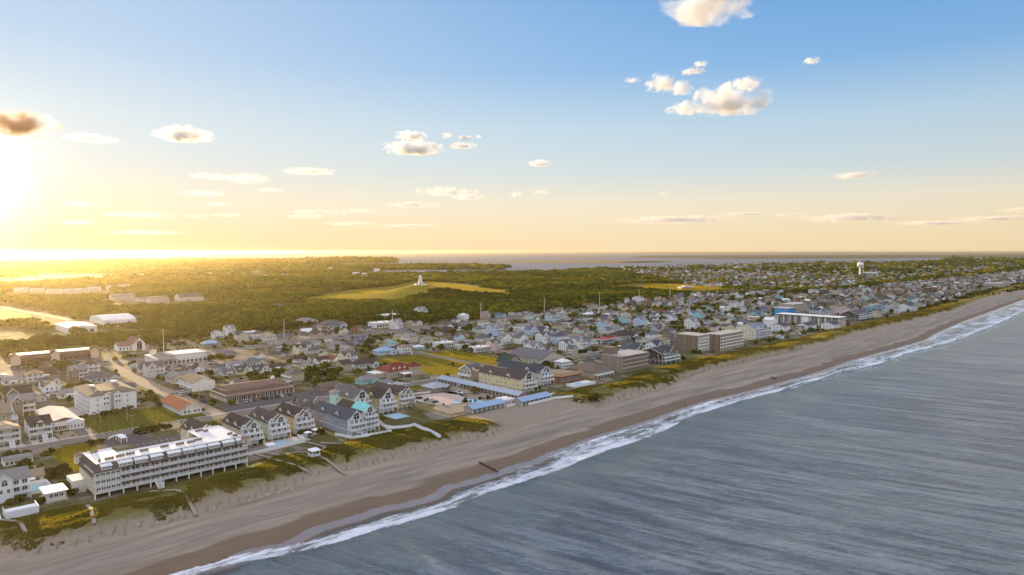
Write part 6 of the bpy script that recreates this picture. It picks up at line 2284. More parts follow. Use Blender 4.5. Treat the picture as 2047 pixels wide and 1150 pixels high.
# low buildings, courts and ponds that show through gaps in the woods
for px, py, hw_, ln in ((45, 585, 75, 190), (125, 588, 75, 190), (205, 583, 70, 170), (290, 604, 75, 120), (370, 603, 55, 120), (225, 601, 50, 110), (572, 612, 30, 60), (190, 640, 70, 90), (150, 664, 70, 60), (140, 550, 190, 420), (40, 560, 100, 300), (430, 555, 60, 140), (330, 566, 55, 120), (590, 548, 60, 160), (250, 560, 80, 160), (480, 583, 40, 90), (850, 601, 0, 0)):
    g = G(px, py)
    gd = np.linalg.norm(g)
    e = g / gd
    al = gd - pts @ e
    la = np.abs(pts @ np.array([-e[1], e[0]]) - g @ np.array([-e[1], e[0]]))
    keep &= ~((al > -30) & (al < ln) & (la < hw_ * (1 + 0.25 * np.sin(al / 17.0 + px))))
pts, siz, S_, N_ = pts[keep], siz[keep], S_[keep], N_[keep]
dist = np.linalg.norm(pts, axis=1)
n1 = vnoise(pts, 90, 1) * 0.6 + vnoise(pts, 30, 2) * 0.4
hgt = (3.6 + 7.0 * n1 * vnoise(pts, 220, 17) * 1.6) * rng.uniform(0.7, 1.35, len(pts)) * np.interp(dist, [500, 1500, 4000, 9000], [0.95, 1.05, 0.95, 0.9])
zb = np.full(len(pts), Z0)
dh = (pts[:, 0] - HB[0]) ** 2 + (pts[:, 1] - HB[1]) ** 2
near_hill = dh < 250 ** 2
for i in np.nonzero(near_hill)[0]:
    zb[i] = max(Z0, hill_z(pts[i, 0], pts[i, 1]) - 1.0)
hgt[near_hill] *= 0.75
V_, T_ = [], []
pal = np.array([(0.034, 0.050, 0.013), (0.054, 0.073, 0.015), (0.092, 0.096, 0.018), (0.145, 0.118, 0.024)])
for lo, hi, nf in ((0, 900, 56), (900, 1600, 30), (1600, 3200, 16), (3200, 20000, 10)):
    m = (dist >= lo) & (dist < hi)
    k = int(m.sum())
    if not k:
        continue
    siz[m] *= rng.choice([0.7, 0.9, 1.1, 1.5], k)
    P3 = np.repeat(np.stack([pts[m, 0], pts[m, 1], zb[m]], 1), nf, 0)
    h = np.repeat(hgt[m], nf)
    wd = np.repeat(siz[m] * rng.uniform(0.95, 1.5, k), nf)
    d = rng.normal(size=(k * nf, 3))
    d /= np.linalg.norm(d, axis=1, keepdims=True)
    d[:, 2] = np.abs(d[:, 2]) * 1.1 - 0.25
    lob = 1 + 0.25 * np.sin(np.repeat(rng.uniform(0, 6.28, k), nf) + 3 * np.arctan2(d[:, 1], d[:, 0]))
    rad = rng.uniform(0.65, 1.05, k * nf)
    C = P3 + np.stack([d[:, 0] * wd * 0.55 * rad * lob, d[:, 1] * wd * 0.55 * rad * lob, h * (0.48 + 0.5 * d[:, 2] * rad)], 1)
    nr = d + rng.normal(scale=0.5, size=d.shape)
    nr /= np.linalg.norm(nr, axis=1, keepdims=True)
    sz_ = np.maximum(wd, h * 0.6) * rng.uniform(0.7, 1.3, k * nf) * (1.55 / math.sqrt(nf))
    V_.append(leaf_quads(C, nr, sz_, rng.uniform(0, 6.28, k * nf)))
    ti = np.clip(rng.normal(1.2, 0.8, k) + 2 * (n1[m] - 0.5) + 3.2 * (vnoise(pts[m], 170, 31) - 0.5), 0, 2.999)
    c0 = pal[ti.astype(int)] * (1 - (ti % 1))[:, None] + pal[ti.astype(int) + 1] * (ti % 1)[:, None]
    T_.append(np.repeat(c0, nf, 0) * rng.uniform(0.75, 1.25, (k * nf, 1)))
woods = quads_obj('woods', np.concatenate(V_), M_WOODS, np.concatenate(T_))
woods['kind'] = 'stuff'
print('WOODS', len(pts), 'quads', sum(len(v) for v in V_) // 4, 'trees', TREE_N)
# low scrub between the houses
k = 20000
S_ = rng.uniform(-140, 2600, k)
N_ = rng.uniform(100, 600, k)
pts = A0 + S_[:, None] * U + N_[:, None] * V
ii = ((S_ - GS) / CELL).astype(int)
jj = ((N_ - GN_) / CELL).astype(int)
ok = ~occ[ii, jj]
hw = np.interp(S_, [-300, 60, 200, 364, 520, 820, 1400, 2700, 5000], [410, 434, 446, 459, 472, 500, 522, 570, 640])
ok &= (np.abs(N_ - hw) > 15) & (np.abs(N_ - N_MID) > 5)
nrd = np.array([n_road(s) for s in S_])
ok &= np.abs(N_ - nrd) > 9
for c in CROSS:
    ok &= np.abs(S_ - c) > 6
ok &= vnoise(pts, 28, 4) > 0.38
pts = pts[ok]
k = len(pts)
nf = 26
wd = rng.uniform(1.2, 4.6, k) * np.interp(np.linalg.norm(pts, axis=1), [300, 1500], [0.8, 1.9])
P3 = np.repeat(np.c_[pts, np.full(k, Z0)], nf, 0)
W3 = np.repeat(wd, nf)
d = rng.normal(size=(k * nf, 3))
d /= np.linalg.norm(d, axis=1, keepdims=True)
d[:, 2] = np.abs(d[:, 2])
C = P3 + d * W3[:, None] * np.array([0.5, 0.5, 0.72]) * rng.uniform(0.6, 1.05, (k * nf, 1))
nr = d + rng.normal(scale=0.5, size=d.shape)
nr /= np.linalg.norm(nr, axis=1, keepdims=True)
c0 = pal[rng.integers(0, 4, k)]
o = quads_obj('scrub', leaf_quads(C, nr, W3 * rng.uniform(0.25, 0.45, k * nf), rng.uniform(0, 6.28, k * nf)), M_WOODS, np.repeat(c0, nf, 0) * rng.uniform(0.7, 1.3, (k * nf, 1)))
o['kind'] = 'stuff'
# ---------------------------------------------------------------- cars
def car_proto(kind):
    r = link(bpy.data.objects.new('parked_car', None))
    L, Wd, H1, H2 = {'sedan': (4.6, 1.8, 0.85, 1.42), 'suv': (4.8, 1.9, 1.05, 1.78), 'pickup': (5.6, 1.95, 1.1, 1.85)}[kind]
    h = L / 2

    def prism(prof, w0, w1, m, mi=0):
        n_ = len(prof)
        vs = [(x, -w0 if z < H1 + 0.01 else -w1, z) for x, z in prof] + [(x, w0 if z < H1 + 0.01 else w1, z) for x, z in prof]
        m.add(vs, [tuple(range(n_)), tuple(range(n_, 2 * n_))[::-1]] + [(i, i + n_, (i + 1) % n_ + n_, (i + 1) % n_) for i in range(n_)], mi)
    b_ = MB()
    prism([(-h, 0.35), (h, 0.35), (h, 0.62), (h - 0.12, H1 - 0.12), (h * 0.5, H1), (-h + 0.1, H1), (-h, H1 - 0.15)], Wd / 2, Wd / 2, b_)
    cab = {'sedan': (-h * 0.78, -h * 0.45, h * 0.12, h * 0.5), 'suv': (-h * 0.95, -h * 0.85, h * 0.15, h * 0.45), 'pickup': (-h * 0.15, -h * 0.1, h * 0.28, h * 0.5)}[kind]
    b_.add([(cab[1], -Wd * 0.39, H2), (cab[2], -Wd * 0.39, H2), (cab[2], Wd * 0.39, H2), (cab[1], Wd * 0.39, H2), (cab[1], -Wd * 0.39, H2 - 0.06), (cab[2], -Wd * 0.39, H2 - 0.06), (cab[2], Wd * 0.39, H2 - 0.06), (cab[1], Wd * 0.39, H2 - 0.06)],
           [(0, 1, 2, 3), (0, 4, 5, 1), (1, 5, 6, 2), (2, 6, 7, 3), (3, 7, 4, 0)])
    if kind == 'pickup':
        b_.box(-h + 0.1, cab[0] - 0.1, -Wd / 2 + 0.02, -Wd / 2 + 0.12, H1, H1 + 0.25).box(-h + 0.1, cab[0] - 0.1, Wd / 2 - 0.12, Wd / 2 - 0.02, H1, H1 + 0.25)
    b_.obj('body', M_CAR, r)
    g_ = MB()
    prism([(cab[0], H1), (cab[3], H1), (cab[2], H2 - 0.05), (cab[1], H2 - 0.05)], Wd * 0.47, Wd * 0.38, g_)
    g_.obj('windows', M_GLASS, r)
    wm = None
    for sx in (-0.6, 0.62):
        for sy in (-1, 1):
            if wm is None:
                wm = MB().lathe([(0.33, -0.11), (0.33, 0.11)], 12).mesh('wheel', M_TYRE)
            o = link(bpy.data.objects.new('wheel', wm), r)
            o.location = (sx * h, sy * (Wd / 2 - 0.08), 0.33)
            o.rotation_euler = (math.pi / 2, 0, 0)
    lm = MB()
    for sy in (-1, 1):
        MB().box(h - 0.02, h + 0.02, sy * Wd * 0.36 - 0.2, sy * Wd * 0.36 + 0.2, 0.55, 0.70).obj('headlight', M_TRIM, r)
    return r


CARS = {k: car_proto(k) for k in ('sedan', 'suv', 'pickup')}
index_kids()
CUSED = set()
CC = {'white': (0.62, 0.62, 0.61), 'silver': (0.36, 0.37, 0.38), 'black': (0.015, 0.015, 0.017), 'grey': (0.11, 0.115, 0.12), 'dark blue': (0.03, 0.05, 0.12), 'red': (0.30, 0.03, 0.025), 'tan': (0.35, 0.29, 0.21)}
CK = {'sedan': 'car', 'suv': 'estate car', 'pickup': 'pickup truck'}


def car(s, n, ang=0.0, col=None, kind=None, z=Z0 + 0.05, where='parked', grp='cars parked in the town'):
    kind = kind or random.choice(['sedan', 'suv', 'suv', 'sedan', 'pickup'])
    cn = col or random.choice(['white', 'white', 'silver', 'silver', 'grey', 'black', 'black', 'dark blue', 'red', 'tan'])
    pr = CARS[kind]
    if kind in CUSED:
        r = copy_tree(pr, None, {'body': CC[cn]})
    else:
        CUSED.add(kind)
        r = pr
        for ch in kids(pr):
            if ch.name.startswith('body'):
                ch.color = (*CC[cn], 1)
    p = W(s, n)
    r.location = (p[0], p[1], z)
    r.rotation_euler = (0, 0, ROT + ang + random.uniform(-0.06, 0.06))
    r.name = 'parked_car'
    thing(r, f"{cn} {CK[kind]} {where}", 'car', grp, auto=True)
    return r


random.seed(77)
HP = math.pi / 2
for px, py, a, c in [(122, 821, HP, 'white'), (128, 825, HP, 'white'), (134, 828, HP, 'black'), (186, 830, 0.3, 'white'), (271, 810, 0, 'white'), (277, 807, 0, 'grey'), (317, 793, 0.5, 'white'), (329, 798, 0.5, 'silver'), (344, 791, HP, 'grey'), (355, 787, 0.3, 'white'), (367, 786, 0.3, 'white'), (368, 791, 0.3, 'silver'),
                     (383, 791, 0.3, 'black'), (405, 794, HP, 'black'), (412, 800, HP, 'grey'), (407, 805, HP, 'dark blue'), (401, 822, 0.2, 'black'), (366, 844, 0.0, 'silver'), (611, 820, 0.6, 'white'), (618, 823, 0.6, 'white'), (626, 826, 0.6, 'silver'), (590, 812, 0, 'white'),
                     (838, 798, 0.1, 'black'), (855, 802, 0.1, 'black'), (862, 803, 0.1, 'white'), (870, 805, 0.1, 'black'), (906, 784, HP, 'white'), (919, 787, HP, 'white'), (929, 790, HP, 'silver'), (914, 763, HP, 'silver'), (930, 766, HP, 'grey'), (943, 767, HP, 'white'), (954, 769, HP, 'silver'),
                     (1120, 737, 0, 'white'), (1135, 735, 0.4, 'white'), (88, 740, 0, 'grey'), (84, 746, 0, 'white'), (98, 748, 0.2, 'white'), (110, 748, 0.2, 'silver'), (60, 748, 0.2, 'tan'), (160, 722, 0, 'white'), (265, 708, 0, 'white'), (1178, 705, 0, 'white'), (285, 868, 0, 'black')]:
    s, n = PSN(px, py)
    car(s, n, a, c)
for i in range(13):                                        # the line before the shopping strip
    if random.random() < 0.8:
        car(51 + i * 3.0 + 1.4, 201.8, HP, where='nosed in')
for k in range(4):                                         # crowded dealer lot before the supermarket
    for i in range(16):
        if random.random() < 0.86:
            car(41 + i * 4.3, 343 + k * 9.5, HP + 0.1, random.choice(['white', 'white', 'silver', 'grey', 'white', 'black', 'red']), where=f'in {["front", "second", "third", "back"][k]} row of crowded lot', grp='cars in the crowded lot')
for k in range(3):
    for i in range(16):
        if random.random() < 0.62:
            car(-60 + i * 6.2, 634 + k * 18, HP, where=f'in {["front", "middle", "back"][k]} row of far lot', grp='cars in the far left lot')
for i in range(14):
    if random.random() < 0.6:
        car(-40 + i * 5.0, 454 + (i % 2) * 12, HP, where='parked', grp='cars before the shopping centre')
for i in range(16):
    car(random.uniform(-60, 460), 0, 0, where='driving on highway', grp='cars on the highway').location = (*W(*(lambda s_: (s_, n_hwy(s_) + random.choice([-7, -3.5, 3.5, 7])))(i * 34 - 70 + random.uniform(-8, 8))), Z0 + 0.05)
for i in range(12):
    s = 110 + i * 46 + random.uniform(-12, 12)
    car(s, n_road(s) + random.choice([-2, 2]), 0, where='driving on beach road', grp='cars on the beach road')
for i in range(12):
    car(352 + i * 8 + random.uniform(-1, 1), random.choice([124, 140, 156]), HP, grp='cars beside the tower hotel')
random.seed(12)
for h in HOUSES[:130]:                                     # one in a drive here and there
    if random.random() < 0.42:
        s, n = SN((h.location.x, h.location.y))
        if free(s - 5.2, s - 2.9, n - 8, n - 3.4):
            car(s - 4, n - 5.7, HP, grp='cars in house drives')


# ---------------------------------------------------------------- poles
def pole_steel(s, n, h=24.0):
    r = empty('transmission_pole', s, n)
    MB().lathe([(0.42, -0.2), (0.20, h)], 8).obj('pole', pmat('pale_steel', (0.58, 0.56, 0.52), 0.6, 0.08, 1), r)
    MB().bar((-1.6, 0, h - 1.5), (1.6, 0, h - 1.1), 0.11).bar((-1.4, 0, h - 5), (1.4, 0, h - 4.6), 0.11).obj('crossarm', M_METAL, r)
    thing(r, 'tall pale steel transmission pole', 'pole', 'transmission poles along the highway', auto=True)


for px, py in ((315, 705), (586, 686), (808, 662), (978, 641), (1100, 626), (1205, 613), (1298, 606), (1380, 601), (1449, 590), (1508, 583), (1560, 577), (1605, 573), (1648, 567), (1684, 562)):
    s, n = PSN(px, py)
    pole_steel(s, n_hwy(s) + 16)


def pole_wood(s, n, z=Z0, lamp=False):
    r = empty('utility_pole', s, n, z)
    MB().lathe([(0.17, -0.3), (0.11, 10.5)], 7).obj('pole', M_WOOD, r)
    MB().bar((0, -1.2, 9.6), (0, 1.2, 9.6), 0.08).bar((0, -0.9, 8.6), (0, 0.9, 8.6), 0.08).obj('crossarm', M_WOOD, r)
    MB().lathe([(0.24, 7.4), (0.24, 8.2)], 8, 0.35, 0).obj('transformer', M_METAL, r)
    thing(r, 'brown wooden utility pole with crossarms', 'pole', 'utility poles along the streets', auto=True)


for i in range(24):
    s = -70 + i * 43
    if not 180 < s < 186:
        pole_wood(s, n_road(s) + 9.5)
for i in range(9):
    pole_wood(30 + 5, 215 + i * 24) if i < 5 else pole_wood(-40 + i * 40, 400)
for px, py in ((264, 862), (255, 842)):
    s, n = PSN(px, py)
    r = empty('lamp_post', s, n)
    MB().lathe([(0.12, 0), (0.07, 8.5)], 7).obj('pole', M_METAL, r)
    MB().bar((-0.8, 0, 8.4), (0.8, 0, 8.4), 0.07).obj('arm', M_METAL, r)
    for k in (-0.8, 0.8):
        MB().box(k - 0.25, k + 0.25, -0.15, 0.15, 8.25, 8.42).obj('lamp_head', M_TRIM, r)
    thing(r, 'grey twin-headed lamp post at the edge of the mown lawn, ' + ('nearer the junction' if px > 260 else 'farther from the junction'), 'lamp post')

# overhead wires strung between the wooden poles
mw = MB()
for i in range(23):
    s0, s1 = -70 + i * 43, -27 + i * 43
    for dn in (-0.9, 0.9):
        pp = []
        for k in range(6):
            f = k / 5
            s = s0 + (s1 - s0) * f
            p = W(s, (n_road(s0) * (1 - f) + n_road(s1) * f) + 9.5 + dn)
            pp.append((p[0], p[1], Z0 + 9.7 - 1.1 * 4 * f * (1 - f)))
        for k in range(5):
            mw.bar(pp[k], pp[k + 1], 0.02, 0, 3)
o = mw.obj('overhead_wires', M_DARK)
thing(o, 'thin dark overhead wires strung along the beach road poles', 'wires')


# ---------------------------------------------------------------- things on the dunes
def dz(s, n):
    return dune_h(s, n) if n < n_vg(s) + DUNE_W - 3 else Z0


def boardwalk(px_pts, label, rail=False, mat=None, w_=1.15, lift=0.6):
    q = []
    pp = [PSN(a, b_, 5.5) for a, b_ in px_pts]
    for (s0, n0), (s1, n1) in zip(pp[:-1], pp[1:]):
        k = max(1, int(math.hypot(s1 - s0, n1 - n0) / 1.6))
        for i in range(k):
            q.append((s0 + (s1 - s0) * i / k, n0 + (n1 - n0) * i / k))
    q.append(pp[-1])
    zz = [dz(*a) + lift for a in q]
    zz = list(np.convolve(np.pad(zz, 3, mode='edge'), np.ones(7) / 7, 'valid'))
    zz = [max(z_, dz(*a) + 0.25) for z_, a in zip(zz, q)]
    P_ = [Vector((*W(*a), z_)) for a, z_ in zip(q, zz)]
    r = link(bpy.data.objects.new('boardwalk', None))
    o_ = P_[0].copy()
    r.location = o_
    P_ = [p - o_ for p in P_]
    m, rl = MB(), MB()
    ps = m
    side = []
    for i, p in enumerate(P_):
        d = (P_[min(i + 1, len(P_) - 1)] - P_[max(0, i - 1)])
        d.z = 0
        d.normalize()
        sd = Vector((-d.y, d.x, 0)) * w_ / 2
        side.append((p - sd, p + sd))
    k = len(side)
    dn_ = Vector((0, 0, -0.16))
    vs = [tuple(e) for a, b_ in side for e in (a, b_, b_ + dn_, a + dn_)]
    m.add(vs, [(4 * i + j, 4 * i + (j + 1) % 4, 4 * i + 4 + (j + 1) % 4, 4 * i + 4 + j) for i in range(k - 1) for j in range(4)] + [(3, 2, 1, 0), (4 * k - 4, 4 * k - 3, 4 * k - 2, 4 * k - 1)])
    for i, (a, b_) in enumerate(side):
        if i % 2 == 0:
            for e in (a, b_):
                ps.bar(e + Vector((0, 0, -1.4)), e + Vector((0, 0, 1.0 if rail else -0.05)), 0.08)
    if rail:
        up = Vector((0, 0, 1.0))
        for (a, b_), (c, d) in zip(side[:-1], side[1:]):
            for e, f in ((a, c), (b_, d)):
                rl.bar(e + up, f + up, 0.08)
                rl.slab([e + up * 0.85, f + up * 0.85, f + up * 0.85 + Vector((0.05, 0.05, 0)), e + up * 0.85 + Vector((0.05, 0.05, 0))], 0.55)
    m.obj('walkway', mat or M_WOOD, r)
    if rail:
        rl.obj('railing', mat or M_TRIM, r)
    thing(r, label, 'boardwalk')


greywood = pmat('silvered_boards', (0.29, 0.25, 0.205), 0.9, 0.15, 0.8, grain=0.15)
boardwalk([(300, 982), (345, 986), (352, 988), (372, 1003), (392, 1020)], 'grey plank walk from the long hotel\'s beach stairs toward the sand', False, greywood)
boardwalk([(174, 1012), (181, 1022), (184, 1040), (189, 1055)], 'straight plank walk running down the dune left of the long hotel', False, greywood)
boardwalk([(0, 1035), (25, 1043), (40, 1052), (46, 1062), (52, 1075)], 'bent plank walk at the bottom left corner of the dunes', False, greywood)
boardwalk([(528, 900), (560, 909), (600, 906), (617, 910)], 'plank walk from the fenced pool yard to the small white dune pavilion', False, greywood)
boardwalk([(638, 915), (655, 922), (675, 930), (690, 938)], 'plank walk from the small white dune pavilion down to the beach', False, greywood)
boardwalk([(505, 902), (535, 911), (544, 909), (537, 917), (560, 924), (585, 932), (615, 940)], 'zigzag plank walk beyond the right end of the long hotel', False, greywood)
boardwalk([(612, 880), (645, 888), (650, 892), (644, 897)], 'short crooked plank walk before the peach house', False, greywood)
boardwalk([(640, 880), (690, 882), (715, 885)], 'pale path along the foot of the blue-grey house', False, greywood, 1.5, 0.3)
boardwalk([(755, 838), (768, 850), (785, 853), (820, 850), (828, 848), (845, 862), (862, 868), (880, 874)], 'white-railed stepped boardwalk zigzagging from the olive house over the dune', True, M_TRIM)
boardwalk([(1130, 792), (1150, 797), (1165, 800)], 'pale plank walk on the low dune beside the motel wing', False, greywood)
# little pavilion on the dune
s, n = PSN(628, 912, 6)
r = empty('dune_pavilion', s, n, dz(s, n) + 0.4)
thing(r, 'small white open pavilion with benches on the dune boardwalk', 'pavilion')
MB().box(-2, 2, -2, 2, -0.2, 0).obj('floor', M_TRIM, r)
MB().slab([(-2.3, -2.3, 2.6), (2.3, -2.3, 2.6), (2.3, 2.3, 2.9), (-2.3, 2.3, 2.9)], 0.18).obj('roof', M_TRIM, r)
for sx in (-1.8, 1.8):
    for sy in (-1.8, 1.8):
        MB().box(sx - 0.12, sx + 0.12, sy - 0.12, sy + 0.12, -1.2, 2.6).obj('post', M_TRIM, r)
MB().box(-1.9, 1.9, 1.5, 1.9, 0.35, 0.5).box(-1.9, -1.6, -1.4, 1.4, 0.35, 0.5).obj('bench', M_TRIM, r)
MB().rail((-2, -2, 0), (2, -2, 0), 1.0, 0.25).rail((-2, -2, 0), (-2, 2, 0), 1.0, 0.25).obj('railing', M_TRIM, r)


# pool yards, fences
def fence_line(pts, h, label, mat=None, name='fence', z=None):
    P_ = []
    for s, n in pts:
        zz = dz(s, n) if z is None else z
        P_.append(Vector((*W(s, n), zz)))
    o_ = P_[0].copy()
    r = link(bpy.data.objects.new(name, None))
    r.location = o_
    m, ps = MB(), MB()
    for a, b_ in zip(P_[:-1], P_[1:]):
        a, b_ = a - o_, b_ - o_
        d = (b_ - a).normalized()
        sd = Vector((-d.y, d.x, 0)) * 0.04
        m.add([tuple(v_) for v_ in (a - sd, b_ - sd, b_ + sd, a + sd)] + [tuple(v_ + Vector((0, 0, h))) for v_ in (a - sd, b_ - sd, b_ + sd, a + sd)],
              [(0, 3, 2, 1), (4, 5, 6, 7), (0, 1, 5, 4), (1, 2, 6, 5), (2, 3, 7, 6), (3, 0, 4, 7)])
        k = max(1, int((b_ - a).length / 2.4))
        for i in range(k + 1):
            e = a + (b_ - a) * i / k
            ps.bar(e + Vector((0, 0, -0.6)), e + Vector((0, 0, h + 0.12)), 0.11)
    m.obj('panels', mat or M_TRIM, r)
    ps.obj('fence_posts', mat or M_TRIM, r)
    thing(r, label, 'fence')
    return r


fence_line([(8, 88), (42, 91), (44, 104)], 1.7, 'white board fence round the pool yard before the row of gabled houses')
fence_line([(-3, 93), (8, 93), (8, 88)], 1.7, 'short white fence between the long hotel and the pool yard')
fence_line([(44, 100), (58, 101), (59, 107)], 1.6, 'white fence below the peach house')
fence_line([(59, 92), (62, 80), (82, 74), (85, 84)], 1.5, 'white fence round the terrace of the blue-grey house')
fence_line([(181, 70), (206, 70), (212, 60)], 1.5, 'pale boundary fence between the motel wing and the dune')
fence_line([(141, 122), (136, 140), (150, 146), (170, 140)], 1.0, 'low white fence round the motel pool terrace')


def pool(name, label, s, n, a, b_, z=Z0 + 0.05, bean=False):
    k = 24
    pts_ = []
    for i in range(k):
        t_ = 2 * math.pi * i / k
        rr = 1 + (0.22 * math.cos(2 * t_ + 0.6) if bean else 0)
        pts_.append((a * rr * math.cos(t_), b_ * rr * math.sin(t_)))
    if not bean:
        pts_ = [(-a, -b_), (a, -b_), (a, b_), (-a, b_)]
    r = empty(name, s, n, z)
    thing(r, label, 'swimming pool')
    k = len(pts_)
    e = 0.6
    big = [(x * (1 + e / abs(a)), y * (1 + e / abs(b_))) for x, y in pts_]
    vs = [(x, y, 0.12) for x, y in pts_] + [(x, y, 0.12) for x, y in big] + [(x, y, -0.1) for x, y in big]
    MB().add(vs, [(i, i + k, (i + 1) % k + k, (i + 1) % k) for i in range(k)] + [(i + k, i + 2 * k, (i + 1) % k + 2 * k, (i + 1) % k + k) for i in range(k)]).obj('coping', M_CONC, r)
    MB().add([(x, y, 0.05) for x, y in pts_], [tuple(range(k))]).obj('water', M_POOL, r)


poly_sheet('pool_terrace', [W(140 + x, 122 + y) for x, y in ((2, -16), (24, -14), (30, 2), (26, 16), (8, 20), (-2, 4))], Z0 + 0.04, pmat('pink_paving', (0.46, 0.36, 0.29), 0.9, 0.12, 0.5))
poly_sheet('courtyard', snl((132, 86), (186, 86), (186, 170), (172, 170), (172, 138), (132, 104)), Z0 + 0.02, M_SANDLOT)
s, n = PSN(944, 802)
pool('motel_pool', 'curved turquoise motel pool on the pink terrace', s, n, 4.2, 8.0, bean=True)
s, n = PSN(912, 805)
pool('wading_pool', 'small round wading pool beside the curved motel pool', s, n, 2.2, 3.0, bean=True)
pool('house_pool', 'rectangular grey-blue pool in front of the olive green house', 106, 104, 4.5, 5.5, Z0 + 0.1)
pool('house_pool', 'pool on the terrace below the blue-grey house balconies', 71, 78.5, 4.0, 2.6, max(Z0, dz(71, 78)) + 0.1)
pool('house_pool', 'long narrow pool inside the white fence of the gabled row', 30, 98, 5.0, 2.4, Z0 + 0.12)
for s, n, lb in ((24, 92, 'white cabana in the pool yard before the beige gabled house'), (47.5, 99.5, 'white four-post gazebo before the peach house'), (53, 102, 'white cabana beside the gazebo near the peach house')):
    r = empty('gazebo', s, n, max(Z0, dz(s, n)))
    thing(r, lb, 'gazebo')
    MB().hip(-1.7, 1.7, -1.7, 1.7, 2.3, 0.8, 0.3).obj('roof', M_TRIM, r)
    for sx in (-1.55, 1.55):
        for sy in (-1.55, 1.55):
            MB().box(sx - 0.1, sx + 0.1, sy - 0.1, sy + 0.1, -0.4, 2.3).obj('post', M_TRIM, r)
# terrace pool of the blue-white building
r = empty('pool_deck', 243, 84, max(Z0, dz(243, 84)))
thing(r, 'raised blue-and-white pool deck before the rust orange building', 'pool deck')
MB().box(0, 22, 0, 9, -2, 1.4).obj('deck', M_TRIM, r)
MB().box(3, 13, 2, 7, 1.4, 1.44).obj('water', M_POOL, r)
MB().rail((0, 0.1, 1.4), (22, 0.1, 1.4), 1.0, 0.4).rail((0.1, 0, 1.4), (0.1, 9, 1.4), 1.0, 0.4).obj('railing', M_TRIM, r)
# deck with white walls at the lower left corner
s, n = PSN(18, 1026, 6)
r = empty('sun_deck', s, n, max(Z0, dz(s, n)) - 0.5)
thing(r, 'white-walled raised sun deck with stair at the lower left corner', 'sun deck')
FLAT.append((s + 4, n + 3, 9))
MB().box(-1, 9, 0, 7, 0, 2.0).obj('deck', M_TRIM, r)
MB().box(-1, 9, 0, 0.2, 2.0, 3.0).box(8.8, 9, 0.2, 7, 2.0, 3.0).box(-1, -0.8, 0.2, 7, 2, 3.0).obj('parapet', M_TRIM, r)
MB().stairs((-3.5, -3.6, 0.2), (-3.5, 1.5, 2.2), 1.8).obj('stairs', M_TRIM, r)
# carport canopy with a curved wall at the junction
s, n = PSN(246, 884)
r = empty('entrance_canopy', s, n)
thing(r, 'white flat canopy with curved approach wall by the hotel car park', 'canopy')
MB().box(-1.5, 1.5, -2, 7, 2.4, 2.7).obj('roof', M_TRIM, r)
for x, y in ((-1.3, -1.8), (1.3, -1.8), (-1.3, 2.5), (1.3, 2.5), (-1.3, 6.8), (1.3, 6.8)):
    MB().box(x - 0.15, x + 0.15, y - 0.15, y + 0.15, 0, 2.4).obj('post', M_TRIM, r)
mb = MB()
for k in range(8):
    a0, a1 = math.pi * (0.1 + k / 9), math.pi * (0.1 + (k + 1) / 9)
    mb.bar((4.0 * math.cos(a0), 9 + 4.0 * math.sin(a0), 0.6), (4.0 * math.cos(a1), 9 + 4.0 * math.sin(a1), 0.6), 0.4)
mb.obj('curved_wall', M_TRIM, r)
# flag on the motel terrace
r = empty('flagpole', *PSN(915, 795))
thing(r, 'tall white flagpole with a red, white and blue flag beside the motel pool', 'flagpole')
MB().lathe([(0.10, 0), (0.05, 9.5)], 6).obj('pole', M_TRIM, r)
fl = MB()
for k in range(5):
    fl.slab([(0.1, 0, 8.0 + 0.3 * k), (2.3, 0.25, 8.0 + 0.3 * k), (2.3, 0.29, 8.0 + 0.3 * k), (0.1, 0.04, 8.0 + 0.3 * k)], 0.3, k % 2)
fl.slab([(0.1, -0.03, 9.2), (1.0, 0.07, 9.2), (1.0, 0.16, 9.2), (0.1, 0.08, 9.2)], 0.8, 2)
fl.obj('flag', [pmat('flag_red', (0.45, 0.05, 0.05), 0.8, 0.05, 1), M_TRIM, pmat('flag_blue', (0.03, 0.05, 0.2), 0.8, 0.05, 1)], r)
# petrol station canopy
s, n = PSN(1205, 690)
r = empty('petrol_station', s, n)
thing(r, 'petrol station canopy edged in red on three lit white columns', 'petrol station')
MB().box(0, 26, 0, 9, 4.6, 5.6).obj('canopy', M_TRIM, r)
MB().box(-0.1, 26.1, -0.1, 9.1, 5.6, 6.1).obj('canopy_edge', M_PAINT, r, (0.35, 0.04, 0.04))
for x in (3, 13, 23):
    MB().box(x - 0.5, x + 0.5, 4, 5, 0, 4.6).obj('column', M_TRIM, r)
    MB().box(x - 1.5, x - 0.9, 3.8, 5.2, 0, 1.7).obj('fuel_pump', M_METAL, r)


# groynes: old timber rows reaching into the wash
def groyne(a, b_, k, label):
    p0, p1 = PSN(*a, 1.0), PSN(*b_, 1.0)
    r = empty('groyne', *p0, 0)
    mb = MB()
    for i in range(k):
        f = i / (k - 1)
        s, n = p0[0] + (p1[0] - p0[0]) * f, p0[1] + (p1[1] - p0[1]) * f
        h = dune_h(s, n)
        mb.lathe([(0.24, h - 1), (0.20, h + random.uniform(0.5, 1.3))], 6, s - p0[0], n - p0[1])
    mb.obj('timber_piles', pmat('wet_timber', (0.045, 0.032, 0.024), 0.7, 0.2, 2), r)
    MB().bar((0, 0, dune_h(*p0) + 0.5), (p1[0] - p0[0], p1[1] - p0[1], dune_h(*p1) + 0.5), 0.13).obj('rail_beam', MATS['wet_timber'], r)
    thing(r, label, 'groyne')


groyne((958, 928), (995, 940), 16, 'row of dark old timber piles at the nearer water edge')
groyne((1541, 756), (1552, 759), 9, 'clump of dark timber piles at the farther water edge')

